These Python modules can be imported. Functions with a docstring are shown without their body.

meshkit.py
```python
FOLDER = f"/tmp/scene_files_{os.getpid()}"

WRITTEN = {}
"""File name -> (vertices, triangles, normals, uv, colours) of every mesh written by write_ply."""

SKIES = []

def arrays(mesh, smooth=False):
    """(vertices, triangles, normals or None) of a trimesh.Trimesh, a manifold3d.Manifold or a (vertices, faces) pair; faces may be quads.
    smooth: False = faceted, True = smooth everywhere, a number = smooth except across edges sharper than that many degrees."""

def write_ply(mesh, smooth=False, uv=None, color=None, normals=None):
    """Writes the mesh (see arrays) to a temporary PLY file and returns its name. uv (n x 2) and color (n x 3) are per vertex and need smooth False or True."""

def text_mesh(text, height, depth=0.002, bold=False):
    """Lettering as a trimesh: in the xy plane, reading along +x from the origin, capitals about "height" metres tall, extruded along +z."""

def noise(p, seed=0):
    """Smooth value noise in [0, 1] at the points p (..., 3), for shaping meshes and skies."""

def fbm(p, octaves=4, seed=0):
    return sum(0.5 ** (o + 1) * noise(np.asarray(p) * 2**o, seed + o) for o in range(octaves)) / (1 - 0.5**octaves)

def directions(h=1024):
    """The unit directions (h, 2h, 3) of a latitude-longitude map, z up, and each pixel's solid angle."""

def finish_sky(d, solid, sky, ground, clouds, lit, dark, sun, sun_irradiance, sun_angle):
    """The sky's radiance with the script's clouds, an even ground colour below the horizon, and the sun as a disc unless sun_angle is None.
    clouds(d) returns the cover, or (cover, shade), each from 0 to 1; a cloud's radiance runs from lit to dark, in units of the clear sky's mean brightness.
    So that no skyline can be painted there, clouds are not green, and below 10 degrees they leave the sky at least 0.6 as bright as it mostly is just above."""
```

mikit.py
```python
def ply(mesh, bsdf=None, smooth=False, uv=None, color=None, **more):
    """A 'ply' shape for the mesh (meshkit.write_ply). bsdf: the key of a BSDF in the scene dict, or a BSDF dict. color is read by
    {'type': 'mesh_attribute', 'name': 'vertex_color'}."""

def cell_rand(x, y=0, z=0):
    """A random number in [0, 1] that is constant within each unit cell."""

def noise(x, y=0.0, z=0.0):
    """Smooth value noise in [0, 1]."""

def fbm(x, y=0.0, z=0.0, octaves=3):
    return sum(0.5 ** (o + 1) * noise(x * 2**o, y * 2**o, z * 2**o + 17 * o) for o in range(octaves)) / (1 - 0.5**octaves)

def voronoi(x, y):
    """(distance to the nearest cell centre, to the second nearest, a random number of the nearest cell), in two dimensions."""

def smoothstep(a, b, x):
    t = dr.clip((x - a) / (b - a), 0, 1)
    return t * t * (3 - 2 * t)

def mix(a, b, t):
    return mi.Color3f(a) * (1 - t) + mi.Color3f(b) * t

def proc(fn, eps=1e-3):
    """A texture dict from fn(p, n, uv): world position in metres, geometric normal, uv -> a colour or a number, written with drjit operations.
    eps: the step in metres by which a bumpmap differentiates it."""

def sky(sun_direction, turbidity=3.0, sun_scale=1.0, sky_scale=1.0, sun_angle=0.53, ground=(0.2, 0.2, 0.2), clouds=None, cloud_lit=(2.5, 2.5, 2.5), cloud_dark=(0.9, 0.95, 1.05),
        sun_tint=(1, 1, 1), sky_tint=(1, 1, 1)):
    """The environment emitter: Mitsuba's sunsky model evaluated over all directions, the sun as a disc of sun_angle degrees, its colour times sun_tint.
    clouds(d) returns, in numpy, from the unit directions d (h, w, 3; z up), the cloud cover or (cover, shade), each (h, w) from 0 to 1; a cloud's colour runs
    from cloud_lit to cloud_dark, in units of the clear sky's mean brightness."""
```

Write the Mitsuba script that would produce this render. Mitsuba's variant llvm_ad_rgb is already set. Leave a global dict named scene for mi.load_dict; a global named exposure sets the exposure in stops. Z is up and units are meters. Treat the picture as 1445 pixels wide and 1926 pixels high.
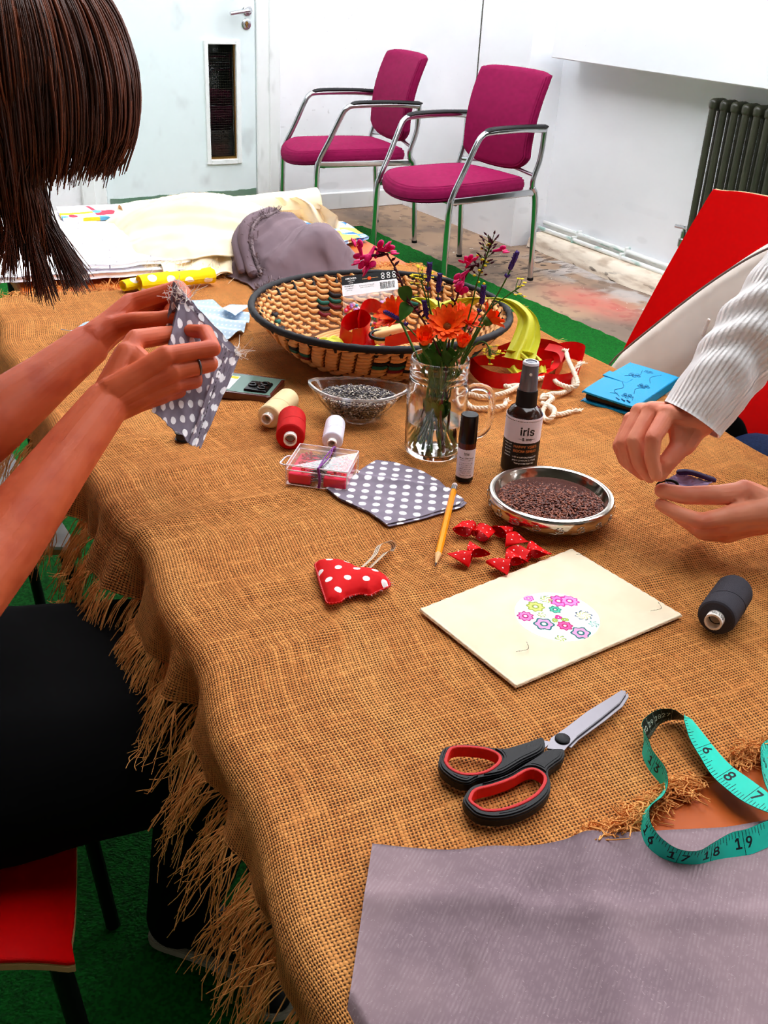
import math, random
import numpy as np, trimesh, mitsuba as mi, drjit as dr, mikit, meshkit
from manifold3d import Manifold, CrossSection, Mesh as MMesh
from mikit import proc, noise, fbm, voronoi, smoothstep, mix, cell_rand

scene, labels = {}, {}
T4 = mi.ScalarTransform4f
# ---------------------------------------------------------------- camera: standing at the table's corner, walls along x and y
EYE = np.array([0.0, 0.0, 1.27])
_th, _ro, _az = math.radians(28.2), math.radians(-3.11), math.radians(32.06)
FWD = np.array([math.sin(_az) * math.cos(_th), math.cos(_az) * math.cos(_th), -math.sin(_th)])
_right = np.array([math.cos(_az), -math.sin(_az), 0.0])
_down = np.cross(FWD, _right)
UP = -(-_right * math.sin(_ro) + _down * math.cos(_ro))
scene['camera'] = {'type': 'perspective', 'fov': 2 * math.degrees(math.atan(722.5 / 1906.0)), 'fov_axis': 'x', 'near_clip': 0.02, 'far_clip': 60.0,
                   'to_world': T4().look_at(origin=EYE.tolist(), target=(EYE + FWD).tolist(), up=UP.tolist())}
# ---------------------------------------------------------------- daylight: a bright, evenly clouded sky through the roof light and the windows
scene['daylight'] = mikit.sky((0.5, -0.1, 0.85), turbidity=4.0, sun_scale=0.0, sky_scale=1.0, clouds=lambda d: np.full(d.shape[:2], 0.97),
                              cloud_lit=(2.2, 2.2, 2.25), cloud_dark=(1.5, 1.5, 1.55), ground=(0.25, 0.24, 0.22))
exposure = 4.25

# ---------------------------------------------------------------- helpers
def lin(r, g, b):
    return [((c / 255.0) / 12.92 if c <= 10 else ((c / 255.0 + 0.055) / 1.055) ** 2.4) for c in (r, g, b)]

def mat(name, color, rough=0.6, **kw):
    """A principled BSDF as a scene entry; color is sRGB 0-255 or a texture dict."""
    c = color if isinstance(color, dict) else {'type': 'rgb', 'value': lin(*color)}
    bump = kw.pop('bump', None)
    kw.setdefault('specular', .22)
    inner = {'type': 'principled', 'base_color': c, 'roughness': rough, **kw}
    if bump is not None:
        inner = {'type': 'bumpmap', 'texture': bump[0], 'scale': bump[1], 'bsdf': inner}
    scene[name] = {'type': 'twosided', 'bsdf': inner}
    return name

def number(key):
    if key not in USED:
        USED[key] = 0
        return key
    USED[key] += 1
    return f'{key}_{USED[key]:03d}'
USED = {}

def thing(name, label, category, group=None, kind=None):
    key = number(name)
    labels[key] = {'label': label}
    if kind != 'structure':
        labels[key]['category'] = category
    if group: labels[key]['group'] = group
    if kind: labels[key]['kind'] = kind
    return key

def structure(name, label):
    key = number(name)
    labels[key] = {'label': label, 'kind': 'structure'}
    return key

def put(key, mesh, m, smooth=30, uv=None, color=None, **kw):
    scene[key] = mikit.ply(mesh, m, smooth=smooth, uv=uv, color=color, **kw)
    return key

def part(parent, name, mesh, m, smooth=30, label=None, kind=None, uv=None, color=None, **kw):
    key = number(f'{parent}__{name}')
    put(key, mesh, m, smooth, uv, color, **kw)
    if label or kind:
        labels[key] = {}
        if label: labels[key]['label'] = label
        if kind: labels[key]['kind'] = kind
    return key

V = lambda *a: np.array(a, float)
def unit(v):
    v = np.asarray(v, float)
    return v / max(np.linalg.norm(v), 1e-12)

def cat(meshes):
    vs, fs, n = [], [], 0
    for v, f in meshes:
        vs.append(np.asarray(v, float)); fs.append(np.asarray(f, int) + n); n += len(v)
    return np.vstack(vs), np.vstack(fs)

def tri(mesh):
    """(vertices, triangles) of a manifold, a trimesh or a pair."""
    if hasattr(mesh, 'to_mesh'):
        m = mesh.to_mesh()
        return np.array(m.vert_properties[:, :3], float), np.array(m.tri_verts, int)
    if hasattr(mesh, 'vertices'):
        return np.array(mesh.vertices), np.array(mesh.faces)
    return mesh

def rot(axis, ang):
    a = unit(axis); c, s = math.cos(ang), math.sin(ang)
    K = np.array([[0, -a[2], a[1]], [a[2], 0, -a[0]], [-a[1], a[0], 0]])
    return np.eye(3) + s * K + (1 - c) * K @ K
RZ = lambda deg: rot((0, 0, 1), math.radians(deg))
RX = lambda deg: rot((1, 0, 0), math.radians(deg))
RY = lambda deg: rot((0, 1, 0), math.radians(deg))

def xf(mesh, R=None, t=(0, 0, 0), s=1.0):
    v, f = tri(mesh)
    v = np.asarray(v, float) * s
    if R is not None: v = v @ np.asarray(R).T
    return v + np.asarray(t, float), f

def frame(x, up=(0, 0, 1)):
    """A rotation whose first column is x and whose third is near up."""
    x = unit(x); y = unit(np.cross(up, x)); return np.stack([x, y, np.cross(x, y)], 1)

def grid_faces(n, m, wrap_u=False, wrap_v=False):
    i, j = np.meshgrid(np.arange(n if wrap_u else n - 1), np.arange(m if wrap_v else m - 1), indexing='ij')
    a = i * m + j; b = ((i + 1) % n) * m + j; c = ((i + 1) % n) * m + (j + 1) % m; d = i * m + (j + 1) % m
    a, b, c, d = (x.ravel() for x in (a, b, c, d))
    return np.vstack([np.stack([a, b, c], 1), np.stack([a, c, d], 1)])

def grid_normals(P):
    du, dv = np.gradient(P, axis=0), np.gradient(P, axis=1)
    n = np.cross(du, dv)
    return n / (np.linalg.norm(n, axis=-1, keepdims=True) + 1e-12)

def shell(P, thick, uv=None):
    """A closed sheet of cloth or paper around the points P (n, m, 3); returns mesh and uv."""
    n, m = P.shape[:2]
    N = grid_normals(P) * thick / 2
    v = np.vstack([(P + N).reshape(-1, 3), (P - N).reshape(-1, 3)])
    f = grid_faces(n, m)
    k = n * m
    ring = np.concatenate([np.arange(m), np.arange(1, n) * m + m - 1, (n - 1) * m + np.arange(m - 2, -1, -1), np.arange(n - 2, 0, -1) * m])
    r2 = np.roll(ring, -1)
    side = np.vstack([np.stack([ring, ring + k, r2 + k], 1), np.stack([ring, r2 + k, r2], 1)])
    faces = np.vstack([f, f[:, ::-1] + k, side])
    return (v, faces), (None if uv is None else np.vstack([uv.reshape(-1, 2)] * 2))

def lathe(profile, n=48):
    """Revolves a profile of (r, z) about z; points with r = 0 close it."""
    p = np.asarray(profile, float)
    a = np.linspace(0, 2 * np.pi, n, endpoint=False)
    P = np.stack([np.cos(a)[:, None] * p[:, 0], np.sin(a)[:, None] * p[:, 0], np.broadcast_to(p[:, 1], (n, len(p)))], -1)
    return P.reshape(-1, 3), grid_faces(n, len(p), wrap_u=True)

def closed_lathe(profile, n=48):
    """Revolves a closed loop of (r, z) points (a ring or a vessel with a wall)."""
    p = np.asarray(profile, float)
    a = np.linspace(0, 2 * np.pi, n, endpoint=False)
    P = np.stack([np.cos(a)[:, None] * p[:, 0], np.sin(a)[:, None] * p[:, 0], np.broadcast_to(p[:, 1], (n, len(p)))], -1)
    return P.reshape(-1, 3), grid_faces(n, len(p), wrap_u=True, wrap_v=True)

def spline(pts, n):
    """Catmull-Rom through the points (any width), n samples."""
    p = np.asarray(pts, float)
    if len(p) == 2:
        return p[0] + (p[1] - p[0]) * np.linspace(0, 1, n)[:, None]
    q = np.vstack([2 * p[0] - p[1], p, 2 * p[-1] - p[-2]])
    d = np.concatenate([[0], np.cumsum(np.linalg.norm(np.diff(p[:, :3], axis=0), axis=1))]); d /= d[-1]
    t = np.linspace(0, 1, n)
    k = np.clip(np.searchsorted(d, t, side='right') - 1, 0, len(p) - 2)
    u = ((t - d[k]) / np.maximum(d[k + 1] - d[k], 1e-9))[:, None]
    a, b, c, e = q[k], q[k + 1], q[k + 2], q[k + 3]
    return 0.5 * (2 * b + (c - a) * u + (2 * a - 5 * b + 4 * c - e) * u**2 + (3 * b - a - 3 * c + e) * u**3)

def frames(p):
    """Parallel-transported normals and binormals along the points."""
    t = np.gradient(p, axis=0); t /= np.linalg.norm(t, axis=1, keepdims=True) + 1e-12
    n = np.cross(t[0], [0, 0, 1.0])
    if np.linalg.norm(n) < 1e-3: n = np.cross(t[0], [1.0, 0, 0])
    n = unit(n); N = [n]
    for k in range(1, len(p)):
        n = n - t[k] * (n @ t[k]); n = unit(n); N.append(n)
    N = np.array(N)
    return t, N, np.cross(t, N)

def tube(pts, r, sides=8, flat=1.0, closed=False):
    """A round (or flattened) tube with closed ends along the points."""
    p = np.asarray(pts, float)
    r = np.broadcast_to(np.asarray(r, float), (len(p),))
    t, N, B = frames(p)
    a = np.linspace(0, 2 * np.pi, sides, endpoint=False)
    ring = p[:, None] + r[:, None, None] * (np.cos(a)[None, :, None] * N[:, None] + flat * np.sin(a)[None, :, None] * B[:, None])
    v = ring.reshape(-1, 3); f = grid_faces(len(p), sides, wrap_v=True, wrap_u=closed)
    if not closed:
        k = len(v); v = np.vstack([v, p[:1], p[-1:]])
        i = np.arange(sides); j = (i + 1) % sides; e = (len(p) - 1) * sides
        f = np.vstack([f, np.stack([np.full(sides, k), j, i], 1)[:, ::-1][:, ::-1], np.stack([np.full(sides, k + 1), e + i, e + j], 1)])
    return v, f[:, ::-1]

def strip(pts, side, thick=0.0004):
    """A ribbon: centre points and a half-width vector per point, as a closed thin band; uv = (metres along, -1..1 across)."""
    p = np.asarray(pts, float); side = np.asarray(side, float)
    P = np.stack([p - side, p - side * .33, p + side * .33, p + side], 1)
    d = np.concatenate([[0], np.cumsum(np.linalg.norm(np.diff(p, axis=0), axis=1))])
    uv = np.stack([np.repeat(d[:, None], 4, 1), np.broadcast_to(V(-1, -.33, .33, 1), (len(p), 4))], -1)
    return shell(P, thick, uv)

def rbox(sx, sy, sz, r, seg=12):
    """A box with rounded edges, centred at the origin."""
    s = Manifold.sphere(r, seg)
    return tri(Manifold.batch_hull([s.translate((x * (sx / 2 - r), y * (sy / 2 - r), z * (sz / 2 - r))) for x in (-1, 1) for y in (-1, 1) for z in (-1, 1)]))

def cbox(x0, x1, y0, y1, z0, z1, c=0.0):
    """A box from corner to corner, its edges chamfered by c."""
    if c <= 0:
        return xf(tri(trimesh.creation.box((x1 - x0, y1 - y0, z1 - z0))), t=((x0 + x1) / 2, (y0 + y1) / 2, (z0 + z1) / 2))
    pts = []
    for x, sx in ((x0, 1), (x1, -1)):
        for y, sy in ((y0, 1), (y1, -1)):
            for z, sz in ((z0, 1), (z1, -1)):
                pts += [(x + sx * c, y + sy * c, z), (x + sx * c, y, z + sz * c), (x, y + sy * c, z + sz * c)]
    return tri(Manifold.hull_points(np.array(pts)))

def outline(pts, n=None, closed=True):
    """A smooth closed 2-D outline through the points."""
    p = np.asarray(pts, float)
    if n is None: n = 12 * len(p)
    q = np.vstack([p[-2:], p, p[:3]])
    s = spline(np.hstack([q, np.zeros((len(q), 1))]), n * 3)[:, :2]
    d = np.concatenate([[0], np.cumsum(np.linalg.norm(np.diff(q, axis=0), axis=1))]); d /= d[-1]
    t = np.linspace(0, 1, n * 3); keep = (t >= d[2]) & (t < d[2 + len(p)])
    return s[keep][::2]

def prism(pts, z0, z1, bevel=0.0, holes=()):
    """An outline extruded from z0 to z1, its rims rounded off by bevel in three steps."""
    cs = CrossSection([np.asarray(pts, float)] + [np.asarray(h, float) for h in holes], fillrule=__import__('manifold3d').FillRule.EvenOdd)
    if bevel <= 0:
        return tri(cs.extrude(z1 - z0).translate((0, 0, z0)))
    out = None
    for k, a in enumerate((0, 30, 60, 90)):
        ins = bevel * (1 - math.sin(math.radians(a))); dz = bevel * (1 - math.cos(math.radians(a)))
        m = cs.offset(-ins, __import__('manifold3d').JoinType.Round, circular_segments=24).extrude(z1 - z0 - 2 * dz).translate((0, 0, z0 + dz))
        out = m if out is None else out + m
    return tri(out)

def lettering(text, height, depth=0.0003, bold=False, centre=True):
    m = meshkit.text_mesh(text, height, depth, bold)
    v = np.array(m.vertices)
    if centre: v[:, 0] -= (v[:, 0].min() + v[:, 0].max()) / 2
    return v, np.array(m.faces)

def wrap_cyl(mesh, R, z, ang0=0.0):
    """Bends a flat mesh (x along, y up, z out) around a vertical cylinder of radius R, its middle at angle ang0."""
    v, f = mesh
    a = ang0 + v[:, 0] / R
    return np.stack([(R + v[:, 2]) * np.cos(a), (R + v[:, 2]) * np.sin(a), z + v[:, 1]], 1), f

def bones(chains, seg=16, edge=0.006, smooth=8, extra=()):
    """One continuous skin from chains of (point, radius): hulls of spheres, joined, refined and smoothed."""
    parts_ = []
    for ch in chains:
        sp = [Manifold.sphere(r, seg).translate(tuple(map(float, p))) for p, r in ch]
        parts_ += [Manifold.batch_hull([a, b]) for a, b in zip(sp[:-1], sp[1:])]
    parts_ += list(extra)
    m = Manifold.batch_boolean(parts_, __import__('manifold3d').OpType.Add).refine_to_length(edge)
    v, f = tri(m)
    t = trimesh.Trimesh(v, f, process=True)
    trimesh.smoothing.filter_taubin(t, lamb=0.5, nu=0.53, iterations=smooth)
    return np.array(t.vertices), np.array(t.faces)

def ball(r, c=(0, 0, 0), seg=16, s=(1, 1, 1), R=None):
    m = Manifold.sphere(r, seg).scale(s)
    v, f = tri(m)
    return xf((v, f), R, c)
# ---------------------------------------------------------------- the room
def wall_colour(p, n, uv):
    g = fbm(p.x * 3, p.y * 3, p.z * 3, 3)
    scuff = smoothstep(.66, .8, noise(p.x * 9 + 5, p.y * 9, p.z * 22)) * smoothstep(.45, .05, p.z) * .09
    speck = smoothstep(.93, .97, noise(p.x * 60, p.y * 60, p.z * 60)) * .2
    return mix(lin(246, 247, 250), lin(234, 238, 243), g) * (1 - scuff) * (1 - speck * smoothstep(.5, .8, noise(p.x * 4, p.y * 4, p.z * 4 + 9)))
mat('paint_white', proc(wall_colour), .55)
mat('paint_dim', (150, 147, 142), .7)
mat('paint_gloss', proc(lambda p, n, uv: mix(lin(236, 240, 240), lin(205, 210, 208), smoothstep(.62, .9, fbm(p.x * 20, p.y * 20, p.z * 6, 3)))), .35)
mat('paint_door', proc(lambda p, n, uv: mix(lin(226, 238, 240), lin(200, 208, 210), smoothstep(.6, .85, fbm(p.x * 8, p.y * 8, p.z * 5, 4)) * .8 + smoothstep(.12, .03, dr.sqrt(dr.square(p.x - 2.27) + dr.square((p.z - .97) * .6))) * .5)), .4)
mat('paint_green', proc(lambda p, n, uv: mix(lin(90, 130, 108), lin(120, 140, 125), fbm(p.x * 12, p.z * 30, 0, 3))), .5)
def concrete(p, n, uv):
    g = fbm(p.x * 4, p.y * 4, 1, 4); h = fbm(p.x * 22, p.y * 22, 3, 3)
    c = mix(lin(160, 132, 108), lin(122, 104, 92), smoothstep(.35, .7, g))
    c = mix(c, lin(95, 82, 72), smoothstep(.58, .72, h) * .5)
    red = smoothstep(.36, .05, dr.sqrt(dr.square((p.x - 3.12) * 1.6) + dr.square((p.y - 3.3) * .8))) * (.5 + .5 * h)
    c = mix(c, lin(200, 95, 88), dr.clip(red, 0, 1) * .75)
    pale = smoothstep(.3, .05, dr.abs(p.x - 3.42)) * smoothstep(.4, .6, fbm(p.x * 9, p.y * 9, 7, 3)) * smoothstep(4.2, 3.9, p.y)
    c = mix(c, lin(190, 186, 184), pale * .6)
    white = smoothstep(.95, .98, noise(p.x * 75, p.y * 75)) * smoothstep(.45, .7, noise(p.x * 5, p.y * 5, 4))
    dark = smoothstep(.68, .78, noise(p.x * 26, p.y * 60, 8)) * smoothstep(.5, .1, dr.sqrt(dr.square(p.x - 3.2) + dr.square(p.y - 4.0)))
    return mix(mix(c, lin(235, 230, 220), white), lin(45, 38, 34), dark * .8)
mat('concrete', proc(concrete), .7, bump=(proc(lambda p, n, uv: fbm(p.x * 30, p.y * 30, 0, 3) * .004, 2e-3), 1.0))
mat('grass_green', proc(lambda p, n, uv: mix(lin(2, 96, 22), lin(1, 70, 14), smoothstep(.3, .75, fbm(p.x * 240, p.y * 240, p.z * 100, 2)))), .9,
    bump=(proc(lambda p, n, uv: noise(p.x * 420, p.y * 420, p.z * 200) * .003, 6e-4), 1.0))
mat('dark_olive', proc(lambda p, n, uv: mix(lin(68, 68, 54), lin(42, 44, 34), fbm(p.x * 9, p.y * 30, p.z * 5, 3)) * (1 - .3 * smoothstep(.6, .7, noise(p.x * 14, p.y * 60, p.z * 9)))), .35, metallic=.0, specular=.6)
mat('dark_corridor', (34, 52, 66), .8)
mat('chrome', (200, 202, 206), .12, metallic=1.0)
mat('brushed_steel', (188, 190, 194), .28, metallic=1.0)
mat('brass', (150, 112, 60), .35, metallic=1.0)
mat('black_rubber', (14, 14, 15), .6)
mat('copper_white', proc(lambda p, n, uv: mix(lin(232, 236, 234), lin(150, 188, 178), smoothstep(.55, .8, fbm(p.x * 30, p.y * 14, p.z * 30, 3)))), .4)

XR, XC, YB, ZC = 3.385, 3.595, 5.40, 2.9          # pilaster face, window bay, back wall, ceiling
k = structure('floor', 'bare stained concrete floor along the walls')
put(k, cbox(-3.0, 3.9, -2.5, 5.75, -.12, 0.0), 'concrete', False)
# back wall with the door opening
k = structure('wall_back', 'white painted back wall behind the magenta chairs')
put(k, cat([cbox(-3.0, 1.45, YB, YB + .14, 0, ZC), cbox(2.545, XC + .2, YB, YB + .14, 0, ZC), cbox(1.45, 2.545, YB, YB + .14, 2.12, ZC)]), 'paint_white', False)
k = structure('wall_right', 'white right wall with its recessed bay behind the radiator')
put(k, cat([cbox(XR, XC + .2, 4.285, YB, 0, ZC), cbox(XC, XC + .2, -2.5, 4.285, 0, .98), cbox(XC, XC + .2, -2.5, 4.285, 2.7, ZC), cbox(XC, XC + .2, 1.55, 1.7, .98, 2.7), cbox(XC, XC + .2, -.75, -.6, .98, 2.7)]), 'paint_white', False)
put(number('wall_right__joint'), cbox(XR - .003, XR + .01, 4.713, 4.720, .45, ZC - .02), 'dark_olive', False)
k = structure('wall_left', 'plain grey wall on the far left side of the room')
put(k, cbox(-3.14, -3.0, -2.5, YB + .14, 0, ZC), 'paint_dim', False)
k = structure('wall_front', 'plain grey wall behind the camera')
put(k, cbox(-3.0, XC + .2, -2.64, -2.5, 0, ZC), 'paint_dim', False)
k = structure('ceiling', 'grey ceiling with a long open roof light')
RX0, RX1, RY0, RY1 = .25, 3.3, -.1, 5.2
put(k, cat([cbox(-3.14, RX0, -2.64, YB + .14, ZC, ZC + .12), cbox(RX1, XC + .2, -2.64, YB + .14, ZC, ZC + .12), cbox(RX0, RX1, -2.64, RY0, ZC, ZC + .12), cbox(RX0, RX1, RY1, YB + .14, ZC, ZC + .12)]), 'paint_dim', False)
# boxed sill above the recess
k = structure('trim_1', 'deep white boxed window sill above the radiator')
put(k, cbox(3.42, XC + .01, -2.5, 4.17, .928, 1.40, .004), 'paint_white', False)
k = structure('baseboard_back', 'white skirting board of the back wall')
put(k, cbox(2.66, XR, YB - .018, YB + .01, 0, .095, .004), 'paint_gloss', False)
k = structure('trim_2', 'low cement plinth below the pipes of the right wall')
def plinth():
    y = np.linspace(-2.5, 4.24, 90); a = meshkit.fbm(np.stack([y * 6, y * 0, y * 0], 1), 4) * .06
    prof = [(XC + .01, -.01), (XC - .15 - .0, -.01), (XC - .135, .05), (XC - .09, .075), (XC + .01, .08)]
    P = np.array([[(x - (aa - .03 if i in (1, 2) else 0), yy, z) for i, (x, z) in enumerate(prof)] for yy, aa in zip(y, a)])
    return P.reshape(-1, 3), grid_faces(len(y), len(prof))
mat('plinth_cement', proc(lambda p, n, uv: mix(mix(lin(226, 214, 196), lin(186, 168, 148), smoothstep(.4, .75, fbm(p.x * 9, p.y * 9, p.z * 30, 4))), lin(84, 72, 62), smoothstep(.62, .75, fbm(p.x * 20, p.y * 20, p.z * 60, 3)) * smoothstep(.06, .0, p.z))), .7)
put(k, plinth(), 'plinth_cement', 30)
# the door, its frame and its fittings
k = structure('trim_3', 'white door frame with chipped gloss paint')
put(k, cat([cbox(2.425, 2.50, YB - .012, YB + .1, 0, 2.12, .004), cbox(2.495, 2.56, YB - .022, YB + .02, 0, 2.18, .004), cbox(1.50, 1.568, YB - .012, YB + .1, 0, 2.12, .004), cbox(1.435, 1.505, YB - .022, YB + .02, 0, 2.18, .004), cbox(1.50, 2.50, YB - .012, YB + .1, 2.05, 2.12, .004)]), 'paint_gloss', False)
d = structure('door_1', 'pale flush door with a narrow wired glass panel')
put(d, cat([cbox(1.572, 2.151, YB, YB + .045, .01, 2.045), cbox(2.309, 2.421, YB, YB + .045, .01, 2.045), cbox(2.151, 2.309, YB, YB + .045, .01, .308), cbox(2.151, 2.309, YB, YB + .045, .882, 2.045)]), 'paint_door', False)
part(d, 'panel_frame', cat([cbox(2.130, 2.153, YB - .014, YB + .01, .286, .900, .003), cbox(2.307, 2.332, YB - .014, YB + .01, .286, .900, .003), cbox(2.153, 2.307, YB - .014, YB + .01, .284, .310, .003), cbox(2.153, 2.307, YB - .014, YB + .01, .880, .900, .003)]), 'paint_gloss', False)
scene['pane_glass'] = {'type': 'thindielectric', 'int_ior': 1.16}
part(d, 'pane', cbox(2.150, 2.310, YB + .020, YB + .026, .306, .884), 'pane_glass', False)
part(d, 'pane_wire', cat([tube([V(x, YB + .029, .306), V(x, YB + .029, .884)], .00035, 4) for x in np.arange(2.16, 2.31, .0125)] + [tube([V(2.15, YB + .029, z), V(2.31, YB + .029, z)], .00035, 4) for z in np.arange(.315, .884, .0125)]), 'dark_olive', False, kind='stuff')
part(d, 'bead', cat([cbox(2.300, 2.309, YB + .004, YB + .02, .310, .88), cbox(2.151, 2.309, YB + .004, YB + .02, .310, .322)]), 'brass', False, label='bare worn glazing bead')
def kick():
    x = np.linspace(1.585, 2.418, 60); top = .135 + .012 * (meshkit.fbm(np.stack([x * 14, x * 0, x * 0], 1), 3) - .5) + (x - 1.6) * .012
    P = np.stack([np.stack([x, np.full_like(x, YB - .002), np.full_like(x, .012)], 1), np.stack([x, np.full_like(x, YB - .002), top], 1)], 1)
    return shell(P, .003)[0]
part(d, 'kick_strip', kick(), 'paint_green', False, label='green unpainted strip along the foot of the door')
h = part(d, 'handle', cat([xf(lathe([(0, 0), (.026, 0), (.026, .007), (.022, .009), (0, .009)], 32), RX(90), (2.378, YB, 1.043)),
                           tube(spline([V(2.378, YB - .005, 1.043), V(2.378, YB - .045, 1.043), V(2.366, YB - .055, 1.043), V(2.345, YB - .056, 1.041), V(2.262, YB - .056, 1.027)], 24), .0095, 12)]), 'chrome', 40)
part(d, 'escutcheon', xf(closed_lathe([(.009, 0), (.026, 0), (.026, .007), (.022, .009), (.009, .009)], 32), RX(90), (2.372, YB, .978)), 'chrome', 40)
part(d, 'lock_cylinder', cat([xf(tri(trimesh.creation.cylinder(.0085, .014, sections=20)), RX(90), (2.372, YB - .003, .983)), cbox(2.368, 2.376, YB - .011, YB, .962, .980)]), 'brass', 40)
k = structure('wall_corridor', 'dark corridor seen through the glass panel of the door')
put(k, cat([cbox(1.2, 2.9, YB + 1.2, YB + 1.26, 0, 2.4), cbox(1.14, 1.2, YB + .14, YB + 1.26, 0, 2.4), cbox(2.9, 2.96, YB + .14, YB + 1.26, 0, 2.4), cbox(1.14, 2.96, YB + .14, YB + 1.26, 2.4, 2.46), cbox(1.14, 2.96, YB + .14, YB + 1.26, -.1, 0)]), 'dark_corridor', False)
# green artificial grass
k = thing('grass_carpet', 'bright green artificial grass carpet under the table and chairs', 'carpet')
def carpet():
    y = np.linspace(-1.6, 4.92, 160); e = 2.83 + .012 * meshkit.fbm(np.stack([y * 9, y * 0, y * 0], 1), 3) + .006 * np.sin(y * 60)
    P = np.stack([np.stack([np.full_like(y, -2.2), y, np.full_like(y, .006)], 1), np.stack([e, y + (.0 if True else 0), np.full_like(y, .006)], 1)], 1)
    return shell(P, .011)[0]
put(k, carpet(), 'grass_green', False)

# ---------------------------------------------------------------- radiator, valve and pipes
r = thing('column_radiator', 'dark olive cast column radiator on the right wall under the sill', 'radiator')
def rad_section(y):
    t = []
    for x in (3.478, 3.528):
        t.append(tube(spline([V(x, y, .13), V(x, y, .5), V(x, y, .835)], 12), .0155, 12))
    t.append(xf(rbox(.088, .040, .05, .018, 16), t=(3.503, y, .838)))
    t.append(xf(rbox(.088, .040, .05, .018, 16), t=(3.503, y, .135)))
    return cat(t)
for i in range(14):
    part(r, 'column', rad_section(3.158 - i * .0585), 'dark_olive', 40)
for z in (.838, .135): part(r, 'connector', tube([V(3.503, 3.165, z), V(3.503, 2.38, z)], .014, 12), 'dark_olive', 40)
for y in (3.158, 2.40): part(r, 'foot', cbox(3.475, 3.531, y - .012, y + .012, 0, .13, .004), 'dark_olive', False)
v = thing('radiator_valve', 'small grey metal valve beside the foot of the radiator', 'valve')
part(v, 'body', cat([xf(lathe([(0, 0), (.014, 0), (.014, .03), (.019, .034), (.019, .066), (.012, .07), (.012, .1), (0, .1)], 16), t=(3.52, 3.23, .20)), tube([V(3.52, 3.235, .255), V(3.505, 3.16, .15)], .010, 10)]), 'brushed_steel', 40)
part(v, 'handwheel', cat([tube([V(3.50, 3.27, .318), V(3.54, 3.19, .312)], .008, 8), tube([V(3.52, 3.23, .30), V(3.52, 3.23, .322)], .007, 8)]), 'brushed_steel', 40)
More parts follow.
